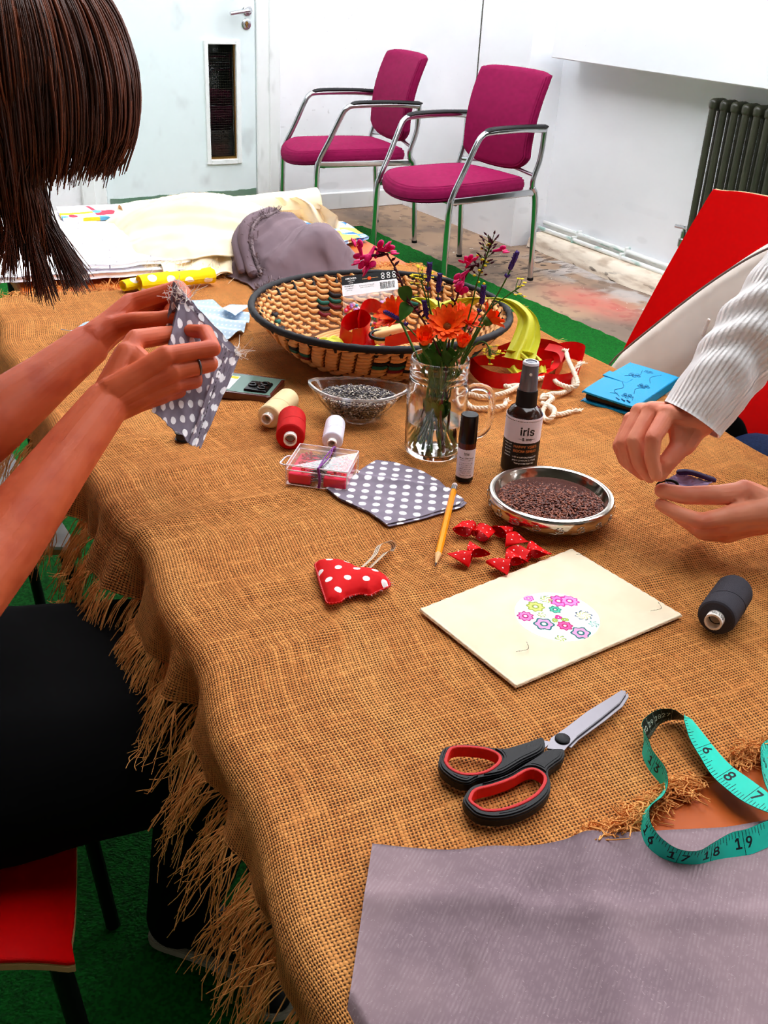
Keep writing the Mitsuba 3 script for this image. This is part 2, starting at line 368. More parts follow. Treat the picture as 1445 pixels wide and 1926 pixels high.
for n_, (z, x, lab) in enumerate(((.118, 3.575, 'upper white painted pipe along the foot of the right wall'), (.092, 3.545, 'lower white painted pipe along the foot of the right wall'))):
    k = thing('heating_pipe', lab, 'pipe')
    part(k, 'pipe_run', tube([V(x, 4.28 - .02, z), V(x, 3.6, z - .004), V(x, 3.23, z - .008)], .011, 12), 'copper_white', 40)
    for y in (3.98, 3.62):
        part(k, 'bracket', xf(rbox(.03, .016, .034, .005), t=(x + .004, y, z)), 'copper_white', 40)
    if n_ == 0:
        part(k, 'elbow', tube(spline([V(x, 3.24, z - .008), V(x - .02, 3.23, z + .01), V(3.52, 3.23, .20)], 14), .011, 12), 'copper_white', 40)

# ---------------------------------------------------------------- the two magenta chairs
mat('magenta_fabric', proc(lambda p, n, uv: mix(lin(136, 1, 68), lin(122, 1, 60), fbm(p.x * 60, p.y * 60, p.z * 60, 2))), .85, sheen=.3, bump=(proc(lambda p, n, uv: noise(p.x * 900, p.y * 900, p.z * 900) * .0004, 4e-4), 1.0))
mat('black_plastic', (20, 20, 22), .4)
def cushion(plan, z0, z1, crown, edge):
    """A padded slab over the outline, domed on top."""
    v, f = prism(plan, z0, z1, edge)
    t = Manifold(MMesh(np.asarray(v, np.float32), np.asarray(f, np.uint32))).refine_to_length(.03)
    v, f = tri(t)
    c = plan.mean(0); ext = np.ptp(plan, axis=0) / 2
    q = np.clip(1 - (((v[:, :2] - c) / ext) ** 2), 0, 1).prod(1)
    v[:, 2] += crown * q * np.where(v[:, 2] > (z0 + z1) / 2, 1, -.2)
    return v, f
def meeting_chair(label, loc, deg):
    t = thing('meeting_chair', label, 'chair', 'magenta chairs by the back wall')
    R = RZ(deg); W = lambda m: xf(m, R, loc)
    seat = outline([(-.17, -.22), (.10, -.245), (.27, -.225), (.35, -.13), (.375, 0), (.35, .13), (.27, .225), (.10, .245), (-.17, .22), (-.2, .12), (-.2, -.12)])
    v, f = cushion(seat, .405, .468, .022, .024)
    v[:, 2] -= np.clip(v[:, 0] - .2, 0, 1) ** 2 * 1.1
    part(t, 'seat', W((v, f)), 'magenta_fabric', 80)
    back = outline([(-.195, .54), (-.2, .60), (-.205, .86), (-.185, .895), (-.1, .905), (.1, .905), (.185, .895), (.205, .86), (.2, .60), (.195, .54), (.13, .495), (0, .482), (-.13, .495)])
    v, f = cushion(back, -.022, .022, .012, .018)
    u, h, w = v[:, 0] * 1.05, v[:, 1], v[:, 2]
    x = -.215 - (h - .5) * .24 - .0 + w + .35 * u**2 + .035 * np.sin((h - .5) * 7)
    part(t, 'backrest', W((np.stack([x, u, h], 1), f)), 'magenta_fabric', 80)
    for s in (-1, 1):
        arm = spline([V(-.235, s * .252, .675), V(-.1, s * .256, .682), V(.10, s * .256, .68), V(.150, s * .255, .668), V(.178, s * .252, .63), V(.235, s * .247, .52), V(.285, s * .245, .43), V(.298, s * .245, .38)], 40)
        part(t, 'arm_frame', W(tube(arm, .0125, 10)), 'chrome', 50)
        part(t, 'armrest', W(tube(spline([V(-.255, s * .252, .688), V(-.1, s * .256, .694), V(.08, s * .256, .693), V(.135, s * .255, .684)], 20), np.r_[.006, np.full(18, .017), .006], 10, .55)), 'black_plastic', 50)
        part(t, 'leg', W(tube(spline([V(.29, s * .245, .42), V(.298, s * .246, .36), V(.305, s * .25, .0125)], 20), np.linspace(.0145, .012, 20), 10)), 'chrome', 50)
        part(t, 'back_post', W(tube(spline([V(-.24, s * .250, .685), V(-.235, s * .247, .56), V(-.205, s * .245, .46), V(-.215, s * .245, .41)], 24), .012, 10)), 'chrome', 50)
        rl = part(t, 'leg', W(tube(spline([V(-.205, s * .245, .43), V(-.235, s * .246, .36), V(-.26, s * .247, .0)], 20), np.linspace(.0145, .012, 20), 10)), 'chrome', 50)
        part(rl, 'foot', W(tube([V(-.2595, s * .247, .012), V(-.26, s * .247, 0)], .0145, 10)), 'black_rubber', 50)
        part(t, 'side_rail', W(xf(rbox(.52, .014, .03, .006), t=(.04, s * .245, .408))), 'chrome', 50)
    part(t, 'back_bar', W(tube(spline([V(-.215, -.247, .48), V(-.23, 0, .50), V(-.215, .247, .48)], 16), .009, 8)), 'chrome', 50)
    part(t, 'seat_bar', W(tube([V(-.2, -.245, .40), V(-.2, .245, .40)], .010, 8)), 'chrome', 50)
    part(t, 'seat_bar', W(tube([V(.26, -.245, .398), V(.26, .245, .398)], .010, 8)), 'chrome', 50)
meeting_chair('magenta upholstered chair with chrome arms nearest the radiator', (2.775, 3.915, 0), 188.5)
meeting_chair('magenta upholstered chair with chrome arms nearest the white door', (2.70, 4.80, 0), 174)
# ---------------------------------------------------------------- the table and the burlap
TO, TEY = V(.198, .05), unit(V(.0797, .9968)); TEX = V(TEY[1], -TEY[0]); TW, TL = .83, 2.38
TOP = .7145                                            # table top; burlap above it carries things at SURF
SURF = .7215
def tp(s, t, z):
    s, t, z = np.broadcast_arrays(np.asarray(s, float), t, z)
    return np.stack([TO[0] + s * TEX[0] + t * TEY[0], TO[1] + s * TEX[1] + t * TEY[1], z], -1)
def st(x, y):
    dx, dy = np.asarray(x) - TO[0], np.asarray(y) - TO[1]
    return dx * TEX[0] + dy * TEX[1], dx * TEY[0] + dy * TEY[1]
TROT = np.stack([np.r_[TEX, 0], np.r_[TEY, 0], V(0, 0, 1)], 1)
TORG = np.r_[TO, 0]
def wood(p, n, uv):
    x, y = p.x * .9968 - p.y * .0797, p.x * .0797 + p.y * .9968
    g = fbm(x * 40, y * 3, 0, 4); h = fbm(x * 7, y * 7, 5, 3)
    c = mix(lin(186, 88, 26), lin(174, 78, 20), g)
    c = mix(c, lin(166, 76, 26), smoothstep(.6, .8, h) * .5)
    return mix(c, lin(120, 60, 30), smoothstep(.86, .92, noise(x * 90, y * 12, 3)) * .4)
mat('table_wood', proc(wood), .45)
mat('black_steel', (16, 16, 18), .4)
t = thing('work_table', 'long orange wooden work table under the burlap cloth', 'table')
part(t, 'tabletop', xf(cbox(.034, TW, 0, TL, TOP - .028, TOP, .004), TROT, TORG), 'table_wood', False)
for sx in (.07, TW - .07):
    for sy in (.12, TL - .12):
        part(t, 'leg', xf(tube([V(sx, sy, 0.012), V(sx, sy, TOP - .028)], .016, 12), TROT, TORG), 'black_steel', 40)
for sy in (.12, TL - .12):
    part(t, 'apron', xf(cbox(.05, TW - .05, sy - .012, sy + .012, TOP - .07, TOP - .027, .002), TROT, TORG), 'black_steel', False)

RNG = np.random.default_rng(7)
PITCH = .0031
def weave_terms(uv):
    u = uv.x / PITCH + .22 * fbm(uv.x * 30, uv.y * 14, 1, 2) + .8 * noise(uv.y * 5, uv.x * 2, 4)
    v = uv.y / PITCH + .22 * fbm(uv.x * 14, uv.y * 30, 9, 2) + .8 * noise(uv.x * 5, uv.y * 2, 8)
    iu, iv = dr.floor(u), dr.floor(v); fu, fv = u - iu - .5, v - iv - .5
    sgn = dr.select((mi.Int32(iu) + mi.Int32(iv)) & 1 == 0, 1.0, -1.0)
    wu = .27 + .13 * noise(iu * 1.7, v * .3, 2) + .16 * smoothstep(.74, .84, noise(iu * 3.1, v * .12, 12))
    wv = .27 + .13 * noise(iv * 1.7, u * .3, 6) + .16 * smoothstep(.74, .84, noise(iv * 3.1, u * .12, 16))
    au, av = dr.maximum(0, 1 - dr.square(fu / wu)), dr.maximum(0, 1 - dr.square(fv / wv))
    hu = dr.select(au > 0, dr.sqrt(au) * (.62 + .38 * sgn * dr.cos(fv * math.pi)), 0)
    hv = dr.select(av > 0, dr.sqrt(av) * (.62 - .38 * sgn * dr.cos(fu * math.pi)), 0)
    return hu, hv, iu, iv, u, v
def weave_height(p, n, uv):
    hu, hv, *_ = weave_terms(uv)
    return dr.maximum(hu, hv) * .0013
def weave_colour(p, n, uv):
    hu, hv, iu, iv, u, v = weave_terms(uv)
    h = dr.maximum(hu, hv)
    tone = dr.select(hu > hv, cell_rand(iu, dr.floor(v * .06), 3), cell_rand(iv, dr.floor(u * .06), 5))
    c = mix(lin(212, 142, 76), lin(184, 114, 57), tone)
    c = mix(c, lin(226, 162, 92), smoothstep(.5, .8, fbm(uv.x * 30, uv.y * 9, 3, 3)) * .35)
    gap = smoothstep(.60, .12, h)
    return mix(c, lin(52, 22, 8), gap * .95)
mat('burlap', proc(weave_colour), .9, bump=(proc(weave_height, 3e-4), 1.0))
mat('jute_thread', proc(lambda p, n, uv: mix(lin(236, 172, 100), lin(206, 134, 70), noise(p.x * 120, p.y * 120, p.z * 60))), .85)

E_T, E_S = [0, .32, .42, .64, .87, 1.05, 1.42, 1.81, 2.0], [-.030, -.012, -.004, .016, .022, .006, -.024, -.012, -.012]
def fold_edge(t):
    return np.interp(t, E_T, E_S) + .004 * np.sin(t * 31)
_r = np.random.default_rng(3)
RIDGES = [(t0, sl, .0022 + .0028 * _r.random(), .010 + .010 * _r.random(), _r.random() * 9, s0, s1) for t0, sl, s0, s1 in
          ((.66, .22, .0, .42), (.63, .19, .02, .40), (.72, .2, .03, .5), (.98, .10, -.02, .30), (1.02, .08, .0, .33), (.90, .12, -.02, .22), (1.12, .05, .0, .25), (.50, .25, .3, .8), (1.2, -.02, .1, .4), (1.32, -.05, -.05, .3), (1.40, .0, .0, .5), (1.5, -.03, .0, .5), (1.62, .02, .0, .6),
           (.80, .1, .55, .83), (.86, -.1, .6, .83), (1.0, .0, .62, .83), (1.12, -.1, .55, .83), (1.35, -.1, .6, .83), (.60, -.05, .5, .8))]
def wrinkle(s, t):
    z = .0012 * (meshkit.fbm(np.stack([s * 9, t * 14, s * 0], -1), 3, 5) - .3)
    for t0, sl, A, w, ph, s0, s1 in RIDGES:
        d = t - (t0 + sl * s + .008 * np.sin(s * 17 + ph))
        env = 1 / (1 + np.exp(-(s - s0) * 60)) / (1 + np.exp((s - s1) * 40))
        z = z + A * np.exp(-(d / w) ** 2) * env
    return z
HANG, ARC = .085, .020
def burlap_at(a, t):
    """The cloth's surface: a metres to the right of its left fold, t metres along the table."""
    a, t = np.broadcast_arrays(np.asarray(a, float), np.asarray(t, float))
    e = fold_edge(t)
    RE = TW + .006 * np.sin(t * 13) + np.interp(t, [.3, .9, 1.5, 1.8], [-.006, .004, .012, .016])
    s = e + np.clip(a, 0, None)
    z = TOP + .0035 + wrinkle(s, t)
    over = np.clip(s - RE, 0, None)                          # beyond the right edge
    th = np.clip(over / ARC, 0, np.pi / 2)
    s2 = np.where(over > 0, RE + ARC * np.sin(th) + np.clip(over - ARC * np.pi / 2, 0, None) * .25, s)
    z = z - np.where(over > 0, ARC * (1 - np.cos(th)) + np.clip(over - ARC * np.pi / 2, 0, None) * .97, 0)
    under = np.clip(-a, 0, None) * np.interp(t, [.2, .45, .7, 1.0], [.50, .68, .92, 1.0])                             # hanging over the left edge
    th = np.clip(under / ARC, 0, np.pi / 2 - .12)
    rest = np.clip(under - ARC * (np.pi / 2 - .12), 0, None)
    fold = .010 * np.sin(t * 47 + 2 * np.sin(t * 9)) + .006 * np.sin(t * 91 + 1)
    flare = .10 + .25 * np.exp(-((t - .93) / .14) ** 2)
    s2 = s2 - np.where(under > 0, ARC * np.sin(th) + rest * flare + fold * np.clip(rest / .05, 0, 1), 0)
    z = z - np.where(under > 0, ARC * (1 - np.cos(th)) + rest * .97, 0)
    return tp(s2, t, z)
def near_edge(a):
    return np.interp(a, [-.2, 0, .06, .19, .32, .42, .9], [.16, .19, .28, .338, .359, .364, .40]) + .003 * np.sin(a * 70) + .002 * np.sin(a * 151)
def far_edge(a):
    return 1.815 + .008 * np.sin(a * 19) + .004 * np.sin(a * 57) - .02 * np.clip(a - .6, 0, 1)
bl = thing('burlap_cloth', 'tan woven burlap cloth with frayed edges spread over the table', 'tablecloth')
A_ = np.concatenate([np.linspace(-HANG, 0, 26)[:-1], np.linspace(0, .905, 165)])
B_ = np.linspace(0, 1, 330)
AA, BB = np.meshgrid(A_, B_, indexing='ij')
TT = near_edge(AA) + (far_edge(AA) - near_edge(AA)) * BB
m_, uv_ = shell(burlap_at(AA, TT), .0018, np.stack([AA, TT], -1))
part(bl, 'cloth', m_, 'burlap', True, uv=uv_)

def tassels(root, outward, droop, n, length, seed, lap=None, bundle=4, r=.00055, spread=.45, skip=None, grow=None):
    """Loose warp ends: root(u) gives a point and outward(u) a direction; they fall by droop, and rest on lap where given."""
    g = np.random.default_rng(seed); out = []
    us = np.sort(g.random(n // bundle))
    for u in us:
        base, dirn = root(u), outward(u)
        if skip is not None and skip(base): continue
        L0 = length * (.7 + .6 * g.random()) * (1.0 if grow is None else grow(u)); side = np.cross(dirn, [0, 0, 1]); swing = g.normal() * spread
        tip = g.normal(size=3) * .006
        for k in range(bundle):
            L = L0 * (.75 + .4 * g.random()); w = np.linspace(0, 1, 7)[:, None]
            p0 = base + side * g.normal() * .004
            d = unit(dirn + side * (swing + g.normal() * .12))
            p = p0 + d * L * w * (1 - .25 * droop * w) - V(0, 0, 1) * droop * L * w**1.5 + tip * w**2 + g.normal(size=3) * .002 * w * (1 - w) * 4
            p += side * .006 * np.sin(w * (3 + 7 * g.random()) + g.random() * 6) * w + dirn * .004 * np.sin(w * (3 + 6 * g.random()) + g.random() * 6) * w
            if lap is not None:
                p[:, 2] = np.maximum(p[:, 2], lap(p[:, 0], p[:, 1]) + .001 + .003 * g.random())
            out.append(tube(p, np.linspace(r * 1.1, r * .7, 7), 4))
    return cat(out)
LAPTOP = lambda x, y: np.where((y > .66) & (y < 1.1), .603 - .2 * np.clip(x - .2, 0, 1), .3)
def hang_root(u):
    t_ = .17 + u * 1.62
    return burlap_at(-HANG, t_).reshape(3)
part(bl, 'fringe', tassels(hang_root, lambda u: unit(V(-.75 + .30 * max(0, 1 - u * 4.5), -.05, -.5)), .75, 1500, .062, 11, LAPTOP, grow=lambda u: .62 + .38 * min(1, u * 3.2)), 'jute_thread', True, kind='stuff', label='loose hanging jute fringe')
def right_root(u):
    t_ = .45 + u * 1.34
    return burlap_at(.905 - .02 * (1 - u), t_).reshape(3)
part(bl, 'fringe', tassels(right_root, lambda u: unit(V(.9, -.05, .1)), .35, 800, .045, 12, spread=.25), 'jute_thread', True, kind='stuff', label='loose jute fringe of the far edges')
def far_root(u):
    a_ = -.05 + u * .9
    return burlap_at(a_, far_edge(a_)).reshape(3)
part(bl, 'fringe', tassels(far_root, lambda u: unit(V(.06, .95, .08)), .04, 900, .03, 13, lambda x, y: np.full(np.shape(x), TOP - .05), spread=.6), 'jute_thread', True, kind='stuff', label='loose jute fringe of the far edges')
def near_root(u):
    a_ = .215 + u * .635
    return burlap_at(a_, near_edge(a_)).reshape(3) + V(0, .004, .0015)
part(bl, 'frayed_edge', tassels(near_root, lambda u: unit(V(.08, -.9, .06)), .10, 4800, .012, 14, lambda x, y: np.full(np.shape(x), TOP), bundle=6, r=.0007, spread=.5, skip=lambda p: .537 < p[0] < .592), 'jute_thread', True, kind='stuff', label='thick frayed edge')
# ---------------------------------------------------------------- things on the table
def dots(uv, pitch, r, ang=0.0, stagger=True):
    """1 inside round dots set out in rows pitch metres apart."""
    c, s = math.cos(ang), math.sin(ang)
    u, v = (uv.x * c - uv.y * s) / pitch, (uv.x * s + uv.y * c) / pitch
    row = dr.floor(v); u = u + (.5 * row if stagger else 0)
    fu, fv = u - dr.floor(u) - .5, v - row - .5
    return smoothstep(r / pitch * 1.08, r / pitch * .92, dr.sqrt(dr.square(fu) + dr.square(fv)))
fine_weave = lambda p, n, uv: noise(uv.x * 2600, uv.y * 2600) * .00025
mat('grey_dotted', proc(lambda p, n, uv: mix(mix(lin(138, 128, 142), lin(122, 113, 128), fbm(uv.x * 90, uv.y * 90, 0, 2)), lin(246, 244, 248), dots(uv, .0160, .0044, .62, False))), .85)
mat('red_dotted', proc(lambda p, n, uv: mix(lin(206, 8, 14), lin(250, 244, 244), dots(uv, .0185, .0036, .5))), .8)
mat('yellow_dotted', proc(lambda p, n, uv: mix(lin(250, 224, 10), lin(255, 252, 236), dots(uv, .036, .0085, .2))), .8)
mat('grey_twill', proc(lambda p, n, uv: mix(mix(lin(146, 124, 130), lin(126, 106, 114), smoothstep(.3, .7, fbm(uv.x * 14, uv.y * 14, 0, 3))), lin(196, 178, 180), (.16 * (.5 + .5 * dr.sin((uv.x * 1.5 - uv.y * 2.2) * 900)) * smoothstep(.1, .9, noise(uv.x * 300, uv.y * 300, 3)) + .3 * smoothstep(.88, .95, noise(uv.x * 900, uv.y * 900))))), .85, sheen=.4,
    bump=(proc(lambda p, n, uv: dr.sin((uv.x * 1.5 - uv.y * 2.2) * 900) * .00018, 3e-4), 1.0))
mat('cream_canvas', proc(lambda p, n, uv: mix(lin(240, 226, 198), lin(230, 210, 178), fbm(uv.x * 40, uv.y * 40, 0, 3))), .85)
mat('cream_calico', proc(lambda p, n, uv: mix(lin(250, 238, 212), lin(240, 220, 180), fbm(p.x * 14, p.y * 14, p.z * 14, 3))), .85)
mat('grey_mauve', proc(lambda p, n, uv: mix(lin(112, 92, 98), lin(94, 78, 86), fbm(p.x * 30, p.y * 30, p.z * 30, 3))), .85, sheen=.4)
mat('grey_fray', (128, 112, 116), .9)
mat('steel', (112, 109, 114), .28, metallic=1.0)
mat('silver', (186, 176, 166), .12, metallic=1.0)
mat('red_plastic', (196, 14, 16), .45)
mat('soft_black', (17, 17, 20), .5)
mat('gloss_black', (10, 10, 12), .18)
mat('white_paper', (238, 236, 240), .6)
mat('ink_black', (14, 14, 16), .6)
mat('ink_copper', (206, 122, 66), .5)
mat('ink_white', (240, 240, 240), .6)
mat('white_core', (236, 230, 222), .5)
scene['clear_glass'] = {'type': 'dielectric', 'int_ior': 1.5}
scene['water'] = {'type': 'dielectric', 'int_ior': 1.33}
scene['clear_plastic'] = {'type': 'thindielectric', 'int_ior': 1.2}

# grey twill cloth at the near end
def near_cloth():
    top = spline([(.279, .437, 0), (.300, .422, 0), (.335, .402, 0), (.395, .379, 0), (.43, .373, 0), (.48, .352, 0), (.54, .329, 0), (.60, .318, 0), (.75, .31, 0), (.97, .30, 0)], 150)[:, :2]
    bot = spline([(.135, .243, 0), (.17, .08, 0), (.30, .06, 0), (.60, .04, 0), (.98, .02, 0)], 150)[:, :2]
    v = np.linspace(0, 1, 90)[None, :, None]
    lft = np.interp(v, [0, .35, 1], [0, .35, 1])
    P2 = top[:, None] * (1 - lft) + bot[:, None] * lft
    x, y = P2[..., 0], P2[..., 1]
    f = meshkit.fbm(np.stack([x * 11, y * 11, x * 0], -1), 3, 2)
    d1 = (x - .40) * .86 - (y - .34) * .5; d2 = (x - .30) * .8 - (y - .33) * .6; d3 = (x - .47) * .5 + (y - .27) * .86
    s_, t_ = st(x, y); on = 1 / (1 + np.exp(-(t_ - near_edge(s_) - .004) / .004))
    z = TOP + .0028 + (SURF + .0022 - TOP - .0028) * on + .007 * (f - .35).clip(0, 1) + .005 * np.exp(-(d1 / .018) ** 2) + .004 * np.exp(-(d2 / .02) ** 2) + .004 * np.exp(-(d3 / .012) ** 2)
    z = z - 1.5 * np.clip(-s_ - .012, 0, None)
    P = np.stack([x, y, z], -1)
    return shell(P, .0014, np.stack([x, y], -1))
k = thing('grey_cloth', 'mauve-grey twill cloth lying across the near end of the table', 'cloth')
m_, uv_ = near_cloth(); put(k, m_, 'grey_twill', True, uv=uv_)

# ---- scissors
thumb_out = [(.3653,.4834),(.3743,.4912),(.386,.4904),(.3987,.4838),(.4125,.4724),(.4194,.4688),(.4373,.4669),(.4531,.4652),(.4438,.4529),(.4212,.4501),(.4034,.4473),(.3946,.4479),(.3804,.4514),(.3697,.4511),(.363,.4585),(.3602,.4699),(.3613,.4773)]
thumb_hole = [(.3698,.481),(.3805,.489),(.393,.4846),(.4051,.4752),(.4097,.4654),(.4054,.4584),(.3933,.4545),(.3818,.4555),(.3719,.4607),(.3672,.4692),(.3673,.4762)]
fing_out = [(.3598,.441),(.371,.4465),(.3865,.4452),(.4045,.4447),(.4223,.4475),(.4371,.4501),(.4475,.452),(.4592,.4462),(.4518,.4382),(.4415,.4354),(.4324,.4321),(.4262,.4215),(.4169,.4129),(.4005,.4075),(.3822,.4071),(.3667,.4117),(.357,.4204),(.3553,.4304),(.3564,.4372)]
fing_hole = [(.3626,.4377),(.3712,.4426),(.3862,.4405),(.4024,.4398),(.4178,.4417),(.4251,.4389),(.4273,.4307),(.4223,.4235),(.4093,.4169),(.3939,.4146),(.3772,.4161),(.3651,.4216),(.3616,.4289),(.3608,.434)]
blade1 = [(.4492,.4547),(.4595,.4462),(.4674,.4496),(.4796,.4541),(.5143,.4632),(.5408,.4707),(.555,.4781),(.5567,.481),(.5542,.4835),(.5366,.4802),(.5089,.4753),(.4796,.4674),(.4601,.4631)]
def shrink(p, d):
    from shapely.geometry import Polygon
    return np.array(Polygon(p).buffer(d).exterior.coords)[:-1]
t = thing('scissors', 'black and red handled sewing scissors lying open on the burlap', 'scissors')
for po, ph in ((thumb_out, thumb_hole), (fing_out, fing_hole)):
    o, h = outline(po), outline(ph)
    part(t, 'handle', prism(o, SURF + .0005, SURF + .0125, .0035, [shrink(h, .0008)]), 'soft_black', 75)
    part(t, 'grip_lining', prism(shrink(h, .0010), SURF + .001, SURF + .0115, .0008, [shrink(h, -.0016)]), 'red_plastic', 40, label='red finger lining')
part(t, 'blade', prism(blade1, SURF + .0078, SURF + .0095, .0004), 'steel', False)
part(t, 'ground_edge', prism([(.4796,.4546),(.4870,.4610),(.5059,.4688),(.5351,.4772),(.5556,.4815),(.5562,.480),(.5408,.4712),(.5143,.4637)], SURF + .0094, SURF + .0098), 'steel', False, label='bevelled cutting edge')
part(t, 'blade', prism([(.4475,.4570),(.4525,.4680),(.4600,.4600),(.4690,.4480),(.4805,.4525),(.5150,.4605),(.5420,.4680),(.5560,.4755),(.5590,.4800),(.5480,.4760),(.5100,.4700),(.4700,.4640)], SURF + .0056, SURF + .0074, .0004), 'steel', False)
part(t, 'screw', xf(lathe([(0, 0), (.0062, 0), (.0062, .0012), (.0048, .0024), (0, .0028)], 24), t=(.4673, .4574, SURF + .0094)), 'soft_black', 40)

# ---- thread spools lying on their sides
def thread_mat(name, c1, c2, rough=.7):
    mat(name, proc(lambda p, n, uv: mix(lin(*c1), lin(*c2), .5 + .5 * dr.sin(uv.y * 5200 + 3 * dr.sin(uv.x * 9)))), rough, bump=(proc(lambda p, n, uv: dr.sin(uv.y * 5200 + 3 * dr.sin(uv.x * 9)) * .00012, 2e-4), 1.0))
thread_mat('thread_cream', (240, 218, 172), (222, 196, 146)); thread_mat('thread_red', (204, 10, 10), (178, 4, 6)); thread_mat('thread_white', (240, 238, 248), (222, 220, 236)); thread_mat('thread_grey', (66, 64, 72), (46, 45, 52))
def spool(label, front, back, r, m, core='white_core', mark=None):
    """Front and back are the ends of the wound thread; the core sticks out at both ends."""
    t = thing('thread_spool', label, 'thread spool', 'spools of thread on the burlap')
    f, b = V(*front, SURF + r), V(*back, SURF + r)
    L = np.linalg.norm(b - f); R = frame(b - f); R = np.stack([R[:, 1], R[:, 2], R[:, 0]], 1)
    prof = [(.3 * r, 0), (r * .86, 0), (r * .96, .0012), (r, .004), (r * 1.0, L * .5), (r * .985, L - .004), (r * .93, L - .001), (r * .8, L), (.3 * r, L)]
    prof = np.array(prof); dense = [prof[0]]
    for a, c in zip(prof[:-1], prof[1:]):
        for q in np.linspace(0, 1, 8)[1:]: dense.append(a + (c - a) * q)
    v, fc = lathe(dense, 48)
    d = np.concatenate([[0], np.cumsum(np.linalg.norm(np.diff(np.array(dense), axis=0), axis=1))])
    uv = np.stack([np.repeat(np.linspace(0, 2 * np.pi, 48, endpoint=False), len(dense)), np.tile(d, 48)], 1)
    v = v @ R.T + f
    put(f'{t}__thread', (v, fc), m, True, uv=uv)
    c = closed_lathe([(r * .36, -.009), (r * .46, -.009), (r * .46, L + .004), (r * .36, L + .004)], 32)
    part(t, 'core', xf(c, R, f), core, 40)
    if mark:
        w = wrap_cyl(lettering(mark, .0028, .0002), r * .462, -.0062, 1.9)
        part(t, 'core_lettering', xf(w, R, f), 'ink_black', False)
    g = [V(r * 1.01 * math.cos(a), r * 1.01 * math.sin(a), L * (.3 + .5 * q)) for q in np.linspace(0, 1, 14) for a in [.8 + q * 5]]
    part(t, 'loose_end', xf(tube(spline(g, 50), .00025, 4), R, f), m, True)
spool('cream thread spool beside the end of the phone', (.523, 1.136), (.576, 1.184), .0165, 'thread_cream', mark='No 120')
spool('red thread spool standing nearest the clear pin box', (.519, 1.062), (.549, 1.118), .0185, 'thread_red', mark=None)
spool('small white thread spool between the pin box and the glass dish', (.566, 1.037), (.598, 1.088), .0135, 'thread_white')
spool('dark grey thread spool lying apart beside the cream pouch', (.703, .517), (.759, .544), .0185, 'thread_grey', mark='No 120')

# ---- clear box of pins
t = thing('pin_box', 'small clear plastic lidded box full of red-headed pins', 'box')
bx_d = unit(V(.056, -.050, 0)); bR = np.stack([bx_d, np.cross((0, 0, 1), bx_d), V(0, 0, 1)], 1); bO = V(.472, .977, SURF + .0005); bW, bD, bH = .074, .062, .026
inb = lambda m: xf(m, bR, bO)
part(t, 'base', inb(cat([cbox(0, bW, 0, .0014, 0, bH - .006), cbox(0, bW, bD - .0014, bD, 0, bH - .006), cbox(0, .0014, .0014, bD - .0014, 0, bH - .006), cbox(bW - .0014, bW, .0014, bD - .0014, 0, bH - .006), cbox(0, bW, 0, bD, -.0, .0012)])), 'clear_plastic', False)
part(t, 'lid', inb(cat([cbox(-.001, bW + .001, -.001, bD + .001, bH - .0012, bH), cbox(-.001, bW + .001, -.001, .0002, bH - .0065, bH - .0012), cbox(-.001, bW + .001, bD, bD + .001, bH - .0065, bH - .0012), cbox(-.001, .0002, 0, bD, bH - .0065, bH - .0012), cbox(bW, bW + .001, 0, bD, bH - .0065, bH - .0012)])), 'clear_plastic', False)
mat('plastic_edge', (226, 214, 218), .15, specular=.7)
e_ = lambda a, b: tube([V(*a), V(*b)], .0007, 6)
part(t, 'edge_rim', inb(cat([e_((x0, y0, z), (x1, y1, z)) for z in (.0008, bH - .0066, bH) for x0, y0, x1, y1 in ((0, 0, bW, 0), (bW, 0, bW, bD), (bW, bD, 0, bD), (0, bD, 0, 0))] + [e_((x, y, 0), (x, y, bH)) for x in (0, bW) for y in (0, bD)])), 'plastic_edge', 40)
part(t, 'hanging_tab', inb(tube(spline([V(-.001, .03, .010), V(-.014, .028, .012), V(-.017, .040, .010), V(-.012, .052, .012), V(0, .050, .010)], 30), .0012, 8)), 'plastic_edge', 40)
g = np.random.default_rng(21)
pins, heads = [], []
for i in range(130):
    side = g.random() < .5
    p = V(.008 + .012 * g.random() if side else bW - .008 - .012 * g.random(), .006 + (bD - .012) * g.random(), .006 + .013 * g.random())
    a = g.normal() * .35 + (0 if side else math.pi); q = p + V(math.cos(a) * .034, math.sin(a) * .034, g.normal() * .003)
    q = np.clip(q, [.003, .003, .003], [bW - .003, bD - .003, bH - .005]); pins.append(tube([p, q], .00033, 4)); heads.append(ball(.0022, p, 8))
k = thing('dress_pins', 'tangle of steel pins with red heads inside the clear box', 'pins', kind='stuff')
part(k, 'pin_shaft', inb(cat(pins)), 'steel', False, kind='stuff'); part(k, 'pin_head', inb(cat(heads)), 'red_plastic', True, kind='stuff')
mat('pink_foam', (206, 36, 68), .8)
k = thing('foam_pad', 'pink and red paper lining in the bottom of the pin box', 'lining')
put(k, inb(cat([cbox(.002, .029, .002, bD - .002, .0016, .0145, .001), cbox(bW - .029, bW - .002, .002, bD - .002, .0016, .0145, .001)])), 'pink_foam', False)
mat('purple_rubber', (126, 60, 140), .6)
k = thing('rubber_band', 'purple rubber band stretched around the clear pin box', 'rubber band')
def band(off, tw):
    q = [(.040 + off, -.0022, .002), (.041 + off, -.0024, bH * .5), (.039 + off, -.0022, bH), (.039 + off + tw * .3, .0, bH + .0018), (.041 + off + tw, bD * .5, bH + .0022), (.043 + off, bD, bH + .0018), (.043 + off, bD + .0022, bH * .5), (.043 + off, bD + .0018, .001)]
    return tube(spline([V(*a) for a in q], 60), .0009, 6, 1.0)
put(k, inb(cat([band(0, .004), band(.0015, -.002)])), 'purple_rubber', True)

